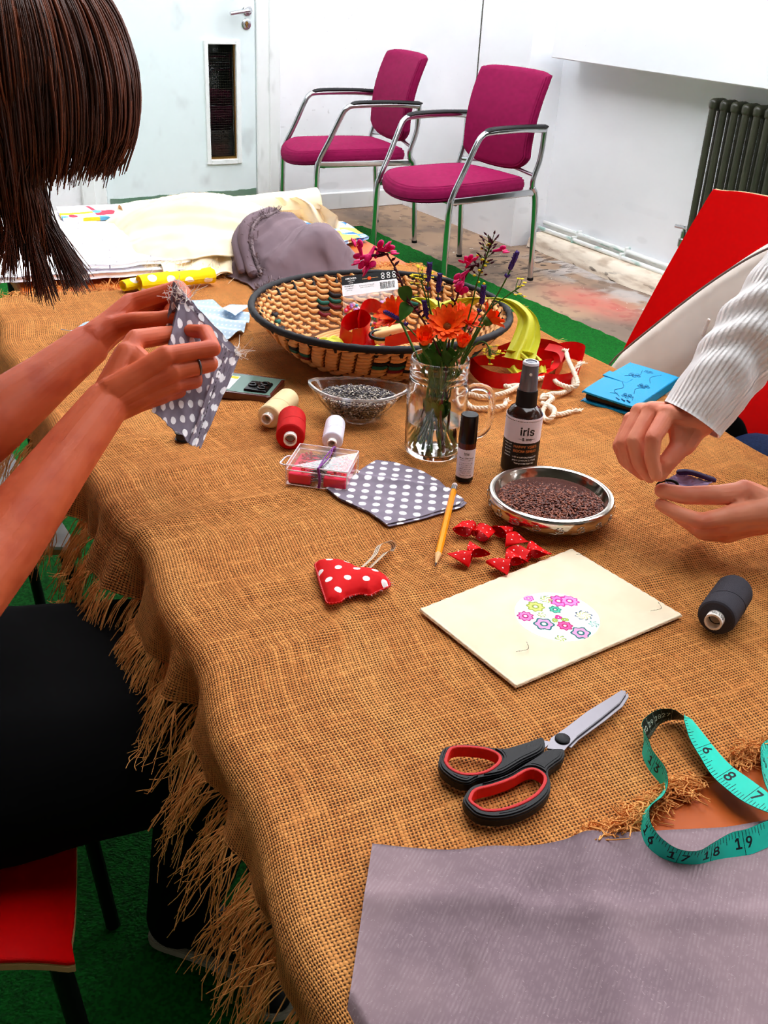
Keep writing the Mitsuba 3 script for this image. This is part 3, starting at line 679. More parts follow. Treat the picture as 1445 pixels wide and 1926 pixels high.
# ---- phone in a clear brown case, face down
mat('brown_case', (70, 22, 14), .25, specular=.6); mat('phone_green', (96, 122, 112), .15); mat('lens_black', (8, 8, 10), .08)
t = thing('mobile_phone', 'mobile phone in a brown case lying face down beside the cream spool', 'phone')
pd = unit(V(-.74, .67, 0)); pR = np.stack([pd, np.cross((0, 0, 1), pd), V(0, 0, 1)], 1); inp = lambda m: xf(m, pR, V(.530, 1.292, SURF))
part(t, 'case', inp(tri(Manifold.batch_hull([Manifold.cylinder(.0085, .0085, circular_segments=24).translate((x, y, .001)) for x in (-.068, .068) for y in (-.030, .030)] + [Manifold.cylinder(.0105, .0075, circular_segments=24).translate((x, y, 0)) for x in (-.068, .068) for y in (-.030, .030)]))), 'brown_case', 40)
part(t, 'back_glass', inp(prism(outline([(-.066, -.033), (.066, -.033), (.072, -.028), (.072, .028), (.066, .033), (-.066, .033), (-.072, .028), (-.072, -.028)], 96), .0103, .0109)), 'phone_green', 40)
cm = part(t, 'camera_island', inp(xf(rbox(.034, .036, .005, .0024), t=(-.050, .010, .0118))), 'gloss_black', 40)
for q in ((-.058, .018), (-.042, .010), (-.058, .002)):
    part(cm, 'lens', inp(xf(closed_lathe([(.0035, 0), (.0068, 0), (.0068, .0022), (.0052, .0026), (.0035, .0022)], 24), t=(*q, .0140))), 'lens_black', 40)
cd = part(t, 'card', inp(cbox(-.012, .062, -.024, .028, .0109, .0113)), 'white_paper', False, label='white paper card tucked in the case')
mat('card_yellow', (238, 196, 40), .6)
part(cd, 'yellow_band', inp(cbox(-.011, .06, -.022, -.013, .0113, .0115)), 'card_yellow', False)

# ---- glass boat dish of lavender
t = thing('glass_dish', 'boat-shaped pressed glass dish heaped with dried lavender', 'dish')
dR = np.stack([unit(V(.83, -.55, 0)), unit(V(.55, .83, 0)), V(0, 0, 1)], 1); dO = V(.6455, 1.112, SURF); ind = lambda m: xf(m, dR, dO)
def boat(prof, n=72):
    a = np.linspace(0, 2 * np.pi, n, endpoint=False); rows = []
    for (q, z) in prof:
        c, s = np.cos(a), np.sin(a); pinch = 1 + .10 * (np.abs(c) ** 6) * (z / .045)
        rib = 1 + .012 * np.sin(a * 14) * (.2 if z > .04 else 1)
        rows.append(np.stack([.062 * q * c * pinch * rib, .042 * q * s * rib, np.full(n, z) + .006 * np.abs(c) ** 4 * (z / .045)], -1))
    P = np.stack(rows, 1); return P.reshape(-1, 3), grid_faces(n, len(prof), True, True)
part(t, 'vessel', ind(boat([(.02, .0005), (.40, .0005), (.44, .003), (.62, .010), (.86, .028), (1.0, .044), (1.0, .0462), (.955, .0462), (.92, .043), (.80, .029), (.56, .0125), (.36, .006), (.02, .005)])), 'clear_glass', 40)
part(t, 'rim', ind(boat([(1.005, .0435), (1.018, .0452), (1.005, .0472), (.965, .0472), (.955, .0455), (.97, .0440)])), 'clear_glass', 40)
def grains(n, seed, sampler, size, cols, prefix):
    """Short rice-like grains, coloured per grain."""
    g = np.random.default_rng(seed); base_v, base_f = tri(trimesh.creation.icosphere(subdivisions=0))
    base_v = np.asarray(base_v); vs, cs = [], []
    P = sampler(g, n)
    A = g.random((n, 2)); 
    for i in range(len(P)):
        d = unit(V(math.cos(A[i, 0] * 6.28), math.sin(A[i, 0] * 6.28), (A[i, 1] - .5) * 1.1)); R = frame(d)
        s = size * (.8 + .4 * g.random())
        vs.append((base_v * V(s[0], s[1], s[1] * .8)) @ R.T + P[i]); cs.append(np.tile(cols[g.integers(len(cols))], (len(base_v), 1)))
    f = (base_f[None] + (np.arange(len(P)) * len(base_v))[:, None, None]).reshape(-1, 3)
    return (np.vstack(vs), f), np.vstack(cs)
scene['grain_colour'] = {'type': 'twosided', 'bsdf': {'type': 'principled', 'base_color': {'type': 'mesh_attribute', 'name': 'vertex_color'}, 'roughness': .55}}
def dish_sampler(g, n):
    a = g.random(n) * 6.283; r = np.sqrt(g.random(n)); sh = g.random(n) < .6
    top = .0355 + .0085 * (1 - r**2) + g.normal(size=n) * .0012
    x, y = .052 * r * np.cos(a), .034 * r * np.sin(a)
    h = .010 + .028 * g.random(n); q = np.interp(h, [.006, .0125, .029, .043], [.33, .52, .76, .86])
    x2, y2 = .060 * q * np.cos(a), .040 * q * np.sin(a)
    return np.stack([np.where(sh, x, x2), np.where(sh, y, y2), np.where(sh, top, h)], 1)
k = thing('dried_lavender', 'grey-purple dried lavender buds heaped in the glass dish', 'lavender', kind='stuff')
gm, gc = grains(3000, 31, dish_sampler, np.array([.0026, .0009]), [lin(*c) for c in ((84, 78, 80), (124, 116, 112), (168, 158, 146), (44, 40, 46), (206, 196, 180), (66, 56, 66))], 'l')
put(k + '__buds', ind(gm), 'grain_colour', True, color=gc)
core = boat([(.02, .0062), (.32, .0080), (.48, .0150), (.68, .0300), (.72, .0330), (.60, .0350), (.3, .0385), (.02, .0395)])
mat('lavender_core', (52, 46, 48), .9); part(k, 'heap', ind(core), 'lavender_core', 40)

# ---- engraved silver bowl with flax seed
t = thing('silver_bowl', 'round silver bowl with engraved scrolls, filled with flax seed', 'bowl')
bo = V(.7103, .7764, SURF); inw = lambda m: xf(m, None, bo)
part(t, 'vessel', inw(closed_lathe([(.001, .001), (.030, .0005), (.045, .002), (.058, .0055), (.067, .011), (.0714, .017), (.0722, .0235), (.0718, .0285), (.0704, .0305), (.0675, .0312), (.0645, .0306), (.0635, .0290), (.0615, .024), (.052, .012), (.040, .006), (.001, .005)], 96)), 'silver', 40)
def scroll(a0):
    q = []
    for s_ in np.linspace(0, 1, 26):
        th = s_ * 2 * np.pi * 1.35; rr = .0052 * (1 - .82 * s_)
        q.append((rr * math.cos(th) * 1.5, rr * math.sin(th)))
    q = [(-.011, -.004), (-.004, -.0048)] + q[4:]
    out = []
    for du, dv in q:
        z = .0195 + dv * .95; r_ = np.interp(z, [.0055, .011, .017, .0235, .0285], [.058, .067, .0714, .0722, .0718]) + .0002
        a = a0 + du / .066; out.append(V(r_ * math.cos(a), r_ * math.sin(a), z))
    return tube(np.array(out), .00075, 5)
part(t, 'scroll_relief', inw(cat([scroll(i * 2 * np.pi / 18) for i in range(18)])), 'silver', True, kind='stuff')
k = thing('flax_seed', 'glossy brown flax seeds filling the silver bowl', 'seeds', kind='stuff')
def bowl_sampler(g, n):
    a = g.random(n) * 6.283; r = .0595 * np.sqrt(g.random(n))
    x, y = r * np.cos(a), r * np.sin(a)
    lean = -.0022 * (x * -.6 + y * -.75) / .05
    return np.stack([x, y, .0205 + .0016 * g.random(n) + .004 * (1 - (r / .0595) ** 2) - lean], 1)
gm, gc = grains(2600, 32, bowl_sampler, np.array([.0023, .0011]), [lin(*c) for c in ((112, 52, 32), (132, 66, 42), (88, 36, 22), (150, 82, 54), (70, 26, 16))], 'f')
put(k + '__seeds', inw(gm), 'grain_colour', True, color=gc)
mat('flax_core', (66, 26, 16), .8); part(k, 'bed', inw(lathe([(0, .0255), (.03, .0242), (.052, .0222), (.0598, .021), (.0590, .018), (0, .006)], 48)), 'flax_core', 40)

# ---- pencil
mat('pencil_orange', (240, 150, 14), .35); mat('bare_wood', (222, 178, 124), .7); mat('graphite', (50, 50, 54), .4); mat('pink_eraser', (224, 206, 198), .7)
t = thing('pencil', 'sharpened orange hexagonal pencil lying across the dotted fabric corner', 'pencil')
pt0, pt1 = V(.5275, .7360, SURF + .0035), V(.6495, .8800, SURF + .0062)
pq = pt1 - pt0; pl_ = np.linalg.norm(pq); R_ = frame(pq); R_ = np.stack([R_[:, 1], R_[:, 2], R_[:, 0]], 1); inl = lambda m: xf(m, R_, pt0)
hexm = lathe([(0, .024), (.0037, .024), (.0037, pl_ - .016), (0, pl_ - .016)], 6)
part(t, 'shaft', inl(hexm), 'pencil_orange', False)
part(t, 'sharpened_cone', inl(lathe([(0, .005), (.0009, .005), (.0034, .0225), (.0036, .0242), (0, .0242)], 24)), 'bare_wood', 40)
part(t, 'lead', inl(lathe([(0, 0), (.0004, .0004), (.0010, .0056), (0, .0056)], 16)), 'graphite', 40)
part(t, 'ferrule', inl(lathe([(0, pl_ - .0165), (.0038, pl_ - .0165), (.0039, pl_ - .014), (.0036, pl_ - .0125), (.0039, pl_ - .011), (.0037, pl_ - .006), (0, pl_ - .006)], 24)), 'brushed_steel', 40)
part(t, 'eraser', inl(lathe([(0, pl_ - .006), (.0034, pl_ - .006), (.0034, pl_ - .0012), (.0026, pl_), (0, pl_)], 24)), 'pink_eraser', 40)

# ---- red ribbon bows
mat('red_organza', proc(lambda p, n, uv: mix(lin(212, 2, 4), lin(255, 226, 226), dots(uv, .0075, .00075, .4))), .6, specular=.12)
def bow(label, a, b, seed):
    t = thing('ribbon_bow', label, 'bow', 'red dotted ribbon bows on the burlap')
    g = np.random.default_rng(seed)
    a, b = V(*a, 0), V(*b, 0); c = (a + b) / 2; d = unit(b - a); L = np.linalg.norm(b - a) / 2 + .0068
    R = np.stack([d, np.cross((0, 0, 1), d), V(0, 0, 1)], 1); W_ = lambda m: xf(m, R, c + V(0, 0, SURF + .001))
    for s in (-1, 1):
        q = []
        for w in np.linspace(0, 1, 26):                      # a loop of ribbon, wide at its end, pinched at the knot
            th = w * 2 * np.pi; x = s * (L * .52 - L * .50 * math.cos(th)); z = .0082 + .0078 * math.sin(th) * (.6 + .4 * math.cos(th))
            q.append((x, 0.0, z))
        q = np.array(q); wd = .0028 + .0112 * np.clip(np.abs(q[:, 0]) / L, 0, 1) ** .8
        tilt = np.stack([g.normal(size=26).cumsum() * .0002, wd, .0022 * np.sin(np.linspace(0, 9, 26) + seed)], 1)
        m, uv = strip(q, tilt, .0004); put(number(f'{t}__loop'), W_(m), 'red_organza', True, uv=uv * V(1, .009))
    m, uv = strip(np.array([(.0032 * math.cos(x), 0, .0052 + .0036 * math.sin(x)) for x in np.linspace(0, 6.2, 18)]), np.tile(V(0, .003, 0), (18, 1)), .0005)
    put(number(f'{t}__knot'), W_(m), 'red_organza', True, uv=uv * V(1, .003))
bow('red dotted ribbon bow farthest from the cream pouch, beside the middle of the pencil', (.5965, .785), (.6115, .7625), 1)
bow('red dotted ribbon bow nearest the front of the silver bowl', (.634, .760), (.629, .735), 2)
bow('red dotted ribbon bow nearest the pencil tip', (.5565, .7300), (.5790, .7370), 3)
bow('red dotted ribbon bow half under the bow next to the cream pouch', (.5835, .6985), (.6060, .7050), 4)
bow('red dotted ribbon bow closest to the far corner of the cream pouch', (.6150, .7080), (.6385, .7080), 5)

# ---- stuffed heart with its striped loop
hp = [(.4145,.788),(.4262,.7877),(.4389,.7807),(.4462,.7674),(.4482,.7599),(.4558,.755),(.4633,.7464),(.4658,.7331),(.4611,.7189),(.4475,.7159),(.4348,.713),(.4283,.7191),(.4128,.7197),(.4045,.7152),(.3923,.7188),(.3953,.7319),(.4001,.7473),(.4075,.7693)]
t = thing('heart_cushion', 'small stuffed red heart with white dots and pinked edges', 'cushion')
ho = outline(hp, 150); hc = ho.mean(0)
from shapely.geometry import Polygon, Point
hpoly = Polygon(ho)
def puff(poly, thick, z0, step=.0022, power=.55):
    """A pillow over a shapely outline: two domed faces meeting in its seam."""
    x0, y0, x1, y1 = poly.bounds; ring = np.array(poly.exterior.coords)[:-1]
    gx, gy = np.meshgrid(np.arange(x0, x1, step), np.arange(y0, y1, step)); pts = np.stack([gx.ravel(), gy.ravel()], 1)
    import shapely
    inside = shapely.contains_xy(poly.buffer(-step * .6), pts[:, 0], pts[:, 1]); pts = np.vstack([ring, pts[inside]])
    from scipy.spatial import Delaunay
    f = Delaunay(pts).simplices; cen = pts[f].mean(1); f = f[shapely.contains_xy(poly, cen[:, 0], cen[:, 1])]
    a = pts[f[:, 1]] - pts[f[:, 0]]; b = pts[f[:, 2]] - pts[f[:, 0]]
    f = np.where((a[:, 0] * b[:, 1] - a[:, 1] * b[:, 0] > 0)[:, None], f, f[:, ::-1])
    d = shapely.distance(shapely.points(pts), poly.exterior); dm = d.max()
    h = thick / 2 * (np.clip(d / dm, 0, 1) * (2 - np.clip(d / dm, 0, 1))) ** power; h[:len(ring)] = 0
    n = len(pts); z = z0 + thick * .38
    v = np.vstack([np.c_[pts, z + h], np.c_[pts, z - h * .76]])
    return (v, np.vstack([f, f[:, ::-1] + n])), np.vstack([pts, pts])
m_, uv_ = puff(hpoly, .021, SURF)
put(t + '__body', m_, 'red_dotted', True, uv=uv_ - hc)
zig = np.array([p + (p - hc) / np.linalg.norm(p - hc) * (.0018 if i % 2 else .0002) for i, p in enumerate(ho[::1])])
part(t, 'pinked_seam', prism(zig, SURF + .0070, SURF + .0086), 'red_plastic', False)
mat('red_fray', (246, 224, 224), .9); g = np.random.default_rng(5)
part(t, 'frayed_threads', cat([tube([V(*ho[i], SURF + .008), V(*(ho[i] + (ho[i] - hc) * .03 + g.normal(size=2) * .0012), SURF + .007 + .002 * g.random())], .00022, 4) for i in g.integers(60, 110, 70)]), 'red_fray', False, kind='stuff')
mat('striped_ribbon', proc(lambda p, n, uv: mix(lin(232, 214, 190), lin(46, 34, 34), smoothstep(.16, .10, dr.abs(dr.abs(uv.y) - .38)))), .7)
lp = spline([V(.4411, .7514, .733), V(.4568, .7607, .732), V(.4746, .7718, .733), V(.4844, .7800, .737), V(.4903, .7800, .739), V(.4985, .7812, .738), V(.503, .780, .732), V(.4975, .7775, .7275), V(.493, .7775, .729), V(.480, .7680, .731), V(.4568, .7545, .730), V(.4430, .7480, .730)], 70)
sd = np.tile(V(.0014, -.0024, .0022), (70, 1))
m_, uv_ = strip(lp, sd, .0004); put(t + '__loop', m_, 'striped_ribbon', True, uv=uv_); labels[t + '__loop'] = {'label': 'striped cream ribbon loop'}

# ---- cream canvas pouch with a round floral patch
t = thing('canvas_pouch', 'flat cream canvas pouch with a round floral patch', 'pouch')
pc = np.array([(.471, .675), (.482, .537), (.696, .552), (.681, .700)])
def pouch():
    u, v = np.meshgrid(np.linspace(0, 1, 70), np.linspace(0, 1, 50), indexing='ij')
    P2 = ((1 - u) * (1 - v))[..., None] * pc[0] + (u * (1 - v))[..., None] * pc[3] + (u * v)[..., None] * pc[2] + ((1 - u) * v)[..., None] * pc[1]
    bow_ = .0035 * np.sin(np.pi * u) * np.sin(np.pi * v * 3); P2 = P2 + np.stack([bow_ * .3, bow_ * .3], -1)
    cen = P2 - pc.mean(0); wob = meshkit.fbm(np.stack([u * 5, v * 5, u * 0], -1), 3, 4)
    d = np.minimum(np.minimum(u, 1 - u) * 3, np.minimum(v, 1 - v) * 3).clip(0, 1)
    top = SURF + .0030 + .0020 * np.sqrt(d * (2 - d)) + .0034 * (wob - .4) * d
    return P2, top
P2_, zt_ = pouch()
m_, uv_ = shell(np.dstack([P2_, zt_]), .0012, P2_); put(t + '__front', m_, 'cream_canvas', True, uv=uv_)
m_, uv_ = shell(np.dstack([(P2_ - pc.mean(0)) * 1.012 + pc.mean(0), np.full(zt_.shape, SURF + .0016)]), .0014, P2_); put(t + '__back', m_, 'cream_canvas', True, uv=uv_)
part(t, 'seam', cat([tube(spline([V(*(a + (b - a) * w), SURF + .0026 + .0004 * math.sin(w * 90)) for w in np.linspace(0, 1, 40)], 80), .0011, 6) for a, b in zip(pc, np.roll(pc, -1, 0))]), 'cream_canvas', True)
PC = np.array([.581, .603]); PR = .0410
FL = [(-.020, .012, .0095, 8, (150, 168, 62), (206, 214, 120), 0), (.004, .026, .0105, 9, (200, 40, 140), (232, 130, 210), 0), (-.001, .010, .0065, 7, (20, 120, 100), (90, 190, 160), 0), (-.031, -.006, .0085, 9, (180, 30, 120), (236, 130, 190), 0), (-.014, -.017, .0105, 6, (24, 110, 110), (244, 160, 206), 1), (.006, -.0165, .0080, 8, (180, 20, 96), (226, 90, 160), 1), (.020, -.026, .0100, 6, (24, 110, 110), (244, 160, 206), 1), (.026, .004, .0090, 8, (70, 90, 120), (224, 226, 150), 2), (.015, .028, .0100, 9, (200, 50, 150), (240, 150, 216), 0), (-.008, .027, .0075, 6, (90, 130, 60), (190, 206, 110), 2), (-.015, -.002, .0045, 6, (90, 130, 60), (190, 206, 110), 2), (.001, -.003, .0040, 3, (190, 24, 110), (226, 60, 150), 0), (.007, -.006, .0038, 2, (100, 140, 60), (180, 200, 90), 0), (-.003, -.009, .0036, 2, (100, 140, 60), (180, 200, 90), 0), (.034, -.010, .0055, 6, (60, 140, 120), (150, 200, 190), 2), (.0, -.038, .0055, 6, (90, 130, 60), (190, 206, 110), 2), (-.026, .026, .0060, 6, (190, 40, 140), (240, 150, 216), 0)]
ax_ = unit(V(.83, -.56, 0))[:2]; ay_ = V(-ax_[1], ax_[0])
def floral(p, n, uv):
    c = mi.Color3f(*lin(248, 244, 246))
    for fx, fy, fr, k_, rim, mid, st_ in FL:
        x, y = uv.x - fx, uv.y - fy; r = dr.sqrt(dr.square(x) + dr.square(y)); a = dr.atan2(y, x)
        e = fr * (.90 + .10 * dr.cos(a * k_ + fx * 900))
        inside = smoothstep(e * 1.03, e * .97, r)
        if st_ == 2: inside = inside * smoothstep(-.2, .2, dr.cos(a * k_ + r * 1400))
        c = mix(c, lin(*rim), inside)
        c = mix(c, lin(*mid), inside * smoothstep(e * .86, e * .78, r))
        c = mix(c, lin(*rim), smoothstep(fr * .42, fr * .34, r) * (0 if st_ == 2 else 1))
        c = mix(c, lin(250, 226, 240), smoothstep(fr * .24, fr * .17, r))
    return c
mat('floral_print', proc(floral), .85)
from scipy.interpolate import griddata
def patch():
    rr, aa = np.meshgrid(np.linspace(0, 1, 16), np.linspace(0, 2 * np.pi, 73)[:-1], indexing='ij')
    q = np.stack([PR * rr * np.cos(aa), PR * rr * np.sin(aa)], -1)
    xy = PC + q[..., :1] * ax_ + q[..., 1:] * ay_
    z = griddata(P2_.reshape(-1, 2), zt_.ravel(), xy.reshape(-1, 2), method='linear').reshape(rr.shape) + .0011
    z[-1] -= .0005
    v = np.dstack([xy, z]).reshape(-1, 3); f = grid_faces(16, 72, False, True)[:, ::-1]
    return (v, f), q.reshape(-1, 2)
m_, uv_ = patch(); put(t + '__patch', m_, 'floral_print', True, uv=uv_); labels[t + '__patch'] = {'label': 'round white patch printed with pink, green and lime flowers'}
part(t, 'loose_thread', cat([tube(spline([V(x, y, .7292), V(x + .012, y - .002, .7298), V(x + .018, y + .008, .7292)], 16), .00022, 4) for x, y in ((.508, .572), (.668, .566), (.672, .683))]), 'ink_black', True, kind='stuff')
# ---------------------------------------------------------------- jar of flowers
t = thing('glass_jar', 'clear glass handled jar holding orange and pink flowers', 'jar')
JO = V(.6856, .9828, SURF); inj = lambda m: xf(m, None, JO)
part(t, 'vessel', inj(closed_lathe([(.001, .0005), (.033, .0005), (.0362, .003), (.0378, .010), (.0384, .05), (.0388, .084), (.0384, .092), (.0365, .099), (.0362, .1005), (.0376, .1025), (.0362, .1045), (.0362, .1085), (.0376, .1105), (.0362, .1125), (.0362, .118), (.0374, .1205), (.0372, .1262), (.0360, .1280), (.0342, .1280), (.0336, .126), (.0335, .100), (.0358, .090), (.0362, .084), (.0358, .05), (.0350, .012), (.0330, .0075), (.001, .006)], 72)), 'clear_glass', 40)
hd_ = unit(V(.86, -.51, 0))
part(t, 'handle', inj(tube(spline([hd_ * .0386 + V(0, 0, .088), hd_ * .047 + V(0, 0, .0915), hd_ * .062 + V(0, 0, .089), hd_ * .069 + V(0, 0, .078), hd_ * .0695 + V(0, 0, .055), hd_ * .066 + V(0, 0, .036), hd_ * .056 + V(0, 0, .026), hd_ * .0385 + V(0, 0, .026)], 50), .0045, 12)), 'clear_glass', True)
k = thing('vase_water', 'clear water in the lower half of the flower jar', 'water')
put(k, inj(lathe([(0, .0078), (.0325, .0080), (.0346, .0125), (.03555, .046), (.0350, .0462), (0, .0458)], 64)), 'water', 40)
mat('petal_orange', proc(lambda p, n, uv: mix(lin(252, 98, 4), lin(240, 66, 2), fbm(p.x * 300, p.y * 300, p.z * 300, 2))), .6)
mat('petal_pink', (218, 6, 100), .55); mat('calyx_dark', (66, 14, 34), .7); mat('stem_green', (66, 104, 34), .6); mat('stem_brown', (80, 40, 40), .65)
mat('leaf_green', proc(lambda p, n, uv: mix(lin(62, 116, 30), lin(34, 80, 20), fbm(p.x * 120, p.y * 120, p.z * 120, 3))), .5)
mat('lavender_purple', (74, 52, 130), .75); mat('mustard_yellow', (236, 208, 20), .6); mat('disc_brown', (120, 60, 8), .8)
def leaf_blade(base, tip, width, lift, m=None, sides=(0, 0, 1)):
    a = np.linspace(0, 1, 12); base, tip = V(*base), V(*tip); d = tip - base; sd = unit(np.cross(d, sides))
    c = base + d * a[:, None] + V(0, 0, 1) * (lift * np.sin(a * np.pi))[:, None]
    w = width * np.sin(np.pi * a ** .75) ** .8 + .0002
    P = np.stack([c + sd * (w * q)[:, None] + V(0, 0, 1) * (abs(q) * w * .35)[:, None] for q in (-1, -.5, 0, .5, 1)], 1)
    return shell(P, .0005)[0]
def stem_to_floor(neck, k_):
    """Points from the neck of the jar down to its bottom, crossing the bunch."""
    g = np.random.default_rng(100 + k_); a = math.atan2(neck[1] - JO[1], neck[0] - JO[0]) + math.pi + g.normal() * .7; r = .012 + .017 * g.random()
    foot = JO + V(r * math.cos(a), r * math.sin(a), .0085 + .012 * g.random())
    n_ = V(*neck); inn = JO[:2] + (n_[:2] - JO[:2]) * min(1, .026 / max(np.linalg.norm(n_[:2] - JO[:2]), 1e-6))
    return [foot, (foot + V(inn[0], inn[1], JO[2] + .11)) / 2 + V(*(g.normal(size=2) * .003), 0), V(inn[0], inn[1], JO[2] + .112)]
FK = [0]
def calendula(label, head, face, size, cup, n=18):
    FK[0] += 1; t = thing('calendula', label, 'flower', 'flowers in the glass jar'); h = V(*head); f = unit(V(*face))
    neck = JO + V((h[0] - JO[0]) * .55, (h[1] - JO[1]) * .55, .128)
    low = stem_to_floor(neck, FK[0])
    part(t, 'stem', tube(spline(low + [neck + V(0, 0, -.002), h - f * .012, h - f * .003], 40), .0017, 6), 'stem_green', True)
    R = frame(unit(np.cross(f, V(.3, .7, .2))), f); g = np.random.default_rng(FK[0])
    part(t, 'calyx', xf(lathe([(0, -.006), (.003, -.006), (.0055, -.002), (.0065, .002), (0, .002)], 14), R, h), 'stem_green', True)
    part(t, 'flower_disc', xf(ball(.0052, (0, 0, .002), 12, (1, 1, .6)), R, h), 'disc_brown', True)
    for lay, (cnt, ln, cp) in enumerate(((n, 1.0, cup), (n - 5, .8, cup + .3))):
        for i in range(cnt):
            a = 2 * math.pi * (i + .5 * lay) / cnt + g.normal() * .07; L = size * ln * (.9 + .2 * g.random()); q = np.linspace(0, 1, 8); el = cp + g.normal() * .08
            rad = .0035 + L * q * math.cos(el) - L * .10 * q**2 * math.sin(el); z = .001 + L * q * math.sin(el) + .0015 * np.sin(q * 3)
            w = size * .165 * (np.sin(np.pi * (.12 + .80 * q)) ** .6)
            c_ = np.stack([rad * math.cos(a), rad * math.sin(a), z], 1); sd = V(-math.sin(a), math.cos(a), 0)
            P = np.stack([c_ + sd * (w * s)[:, None] + V(0, 0, 1) * (.10 * w * abs(s))[:, None] for s in (-1, 0, 1)], 1)
            part(t, 'petal', xf(shell(P, .0004)[0], R, h), 'petal_orange', True)
calendula('big open orange calendula at the centre of the jar', (.681, .967, .893), (-.45, -.55, .75), .0235, .45, 20)
calendula('orange calendula tucked behind the big central one', (.709, .978, .893), (.30, -.45, .75), .0225, .55)
calendula('cupped orange calendula over the front left of the jar rim', (.649, .966, .876), (-.25, -.35, .95), .0205, 1.05, 16)
calendula('small cupped orange calendula over the front right of the jar rim', (.689, .945, .874), (-.1, -.3, 1), .0165, 1.15, 13)
calendula('orange calendula at the back right, facing the red ribbon', (.742, .968, .893), (.65, -.15, .55), .021, .55, 15)
calendula('orange calendula at the back left, leaning over the basket', (.655, 1.041, .885), (-.65, .0, .6), .0255, .6, 15)
def blossom(c, d, s):
    """A lipped salvia flower: tube, hooded upper lip and two spread lower lobes."""
    d = unit(V(*d)); R = frame(d, (0, 0, 1)); c = V(*c)
    tb = tube([V(-1.0, 0, 0) * s, V(-.4, 0, .03) * s, V(0, 0, .05) * s], np.array([.10, .17, .22]) * s, 8)
    hood = ball(.30 * s, (.12 * s, 0, .22 * s), 12, (1.25, .7, .8))
    lob = [ball(.34 * s, (.30 * s, y * .32 * s, -.22 * s), 12, (.9, .95, .28)) for y in (-1, 1)] + [ball(.30 * s, (.52 * s, 0, -.34 * s), 12, (1, .8, .25))]
    return xf(cat([tb, hood] + lob), R, c)
def salvia(label, pts, flowers, s=.013):
    FK[0] += 1; t = thing('salvia', label, 'flower', 'flowers in the glass jar')
    part(t, 'stem', tube(spline(stem_to_floor(pts[0], FK[0]) + [V(*p) for p in pts], 60), np.linspace(.0018, .0011, 60), 6), 'stem_brown', True)
    g = np.random.default_rng(FK[0])
    for p, d in flowers:
        part(t, 'blossom', blossom(p, d, s * (.9 + .25 * g.random())), 'petal_pink', True)
    cal = []
    sp = spline([V(*p) for p in pts], 60)
    for i in range(22, 60, 3):
        a = g.random() * 6.28; dd = unit(V(math.cos(a), math.sin(a), .8)); cal.append(tube([sp[i], sp[i] + dd * .005, sp[i] + dd * .009], np.array([.0009, .0018, .0003]), 6))
    for p, d in flowers: 
        near = sp[np.argmin(np.linalg.norm(sp - V(*p), axis=1))]; b = V(*p) - unit(V(*d)) * s * .95
        cal.append(tube([near, (near + b) / 2, b], np.array([.0007, .0016, .0016]), 6))
    part(t, 'calyces', cat(cal), 'calyx_dark', True, kind='stuff')
    return t
s1 = salvia('pink salvia spray arching left above the beads packet', [(.685, .983, .852), (.668, .995, .89), (.65, 1.007, .918), (.638, 1.016, .95), (.626, 1.024, .972)],
       [((.600, 1.043, .965), (-.8, .5, -.3)), ((.606, 1.040, .957), (-.5, .2, -.8)), ((.621, 1.028, .980), (.2, -.2, .5)), ((.629, 1.023, .977), (.7, -.4, .1)), ((.598, 1.044, .980), (-.3, .2, .9)), ((.609, 1.036, .966), (-.4, -.2, -.5))], .0145)
for b_, tp_ in (((.650, 1.007, .915), (.638, 1.012, .934)), ((.652, 1.006, .912), (.636, 1.003, .895))):
    part(s1, 'leaf', leaf_blade(b_, tp_, .0085, .003, sides=(-.6, -.8, .1)), 'leaf_green', True)
s2 = salvia('pink salvia spray standing upright at the right of the beads packet', [(.693, .978, .853), (.7, .985, .903), (.706, .981, .935), (.712, .976, .956), (.720, .970, .966)],
       [((.703, .971, .970), (-.6, -.3, .5)), ((.698, .974, .950), (-.7, .1, -.5)), ((.708, .967, .972), (.2, -.4, .7)), ((.701, .972, .941), (-.3, -.2, -.9))], .0125)
part(s2, 'leaf', leaf_blade((.690, .981, .895), (.682, .983, .918), .0045, .002, sides=(-.6, -.8, .1)), 'leaf_green', True)
FK[0] += 1
t = thing('budding_stalk', 'tall thin flower stalk with dark buds and one pink bloom', 'flower', 'flowers in the glass jar')
tall = [(.702, .971, .854), (.711, .965, .907), (.716, .962, .947), (.721, .958, .972), (.726, .954, .996)]
part(t, 'stem', tube(spline(stem_to_floor(tall[0], 31) + [V(*p) for p in tall], 60), np.linspace(.0014, .0008, 60), 6), 'stem_green', True)
g = np.random.default_rng(77); tips = spline([V(*p) for p in tall], 40); bl_, st_ = [], []
for i in range(46):
    k_ = g.integers(27, 40); d = unit(V(g.normal(), g.normal(), .5 + g.random())); L = .004 + .009 * g.random(); q = tips[k_] + d * L
    st_.append(tube([tips[k_], q], .0004, 4)); bl_.append(tube([q, q + d * .002, q + d * .005], np.array([.0006, .0013, .0003]), 6))
part(t, 'twigs', cat(st_), 'stem_green', True, kind='stuff'); part(t, 'buds', cat(bl_), 'calyx_dark', True, kind='stuff')
part(t, 'blossom', blossom((.737, .948, .986), (.7, -.5, .2), .011), 'petal_pink', True)
yl_ = [ball(.0022, tips[g.integers(26, 39)] + V(-.006, .003, -.003) + g.normal(size=3) * .006, 8, (1, 1, .6)) for i in range(14)]
part(t, 'florets', cat(yl_), 'mustard_yellow', True, kind='stuff')
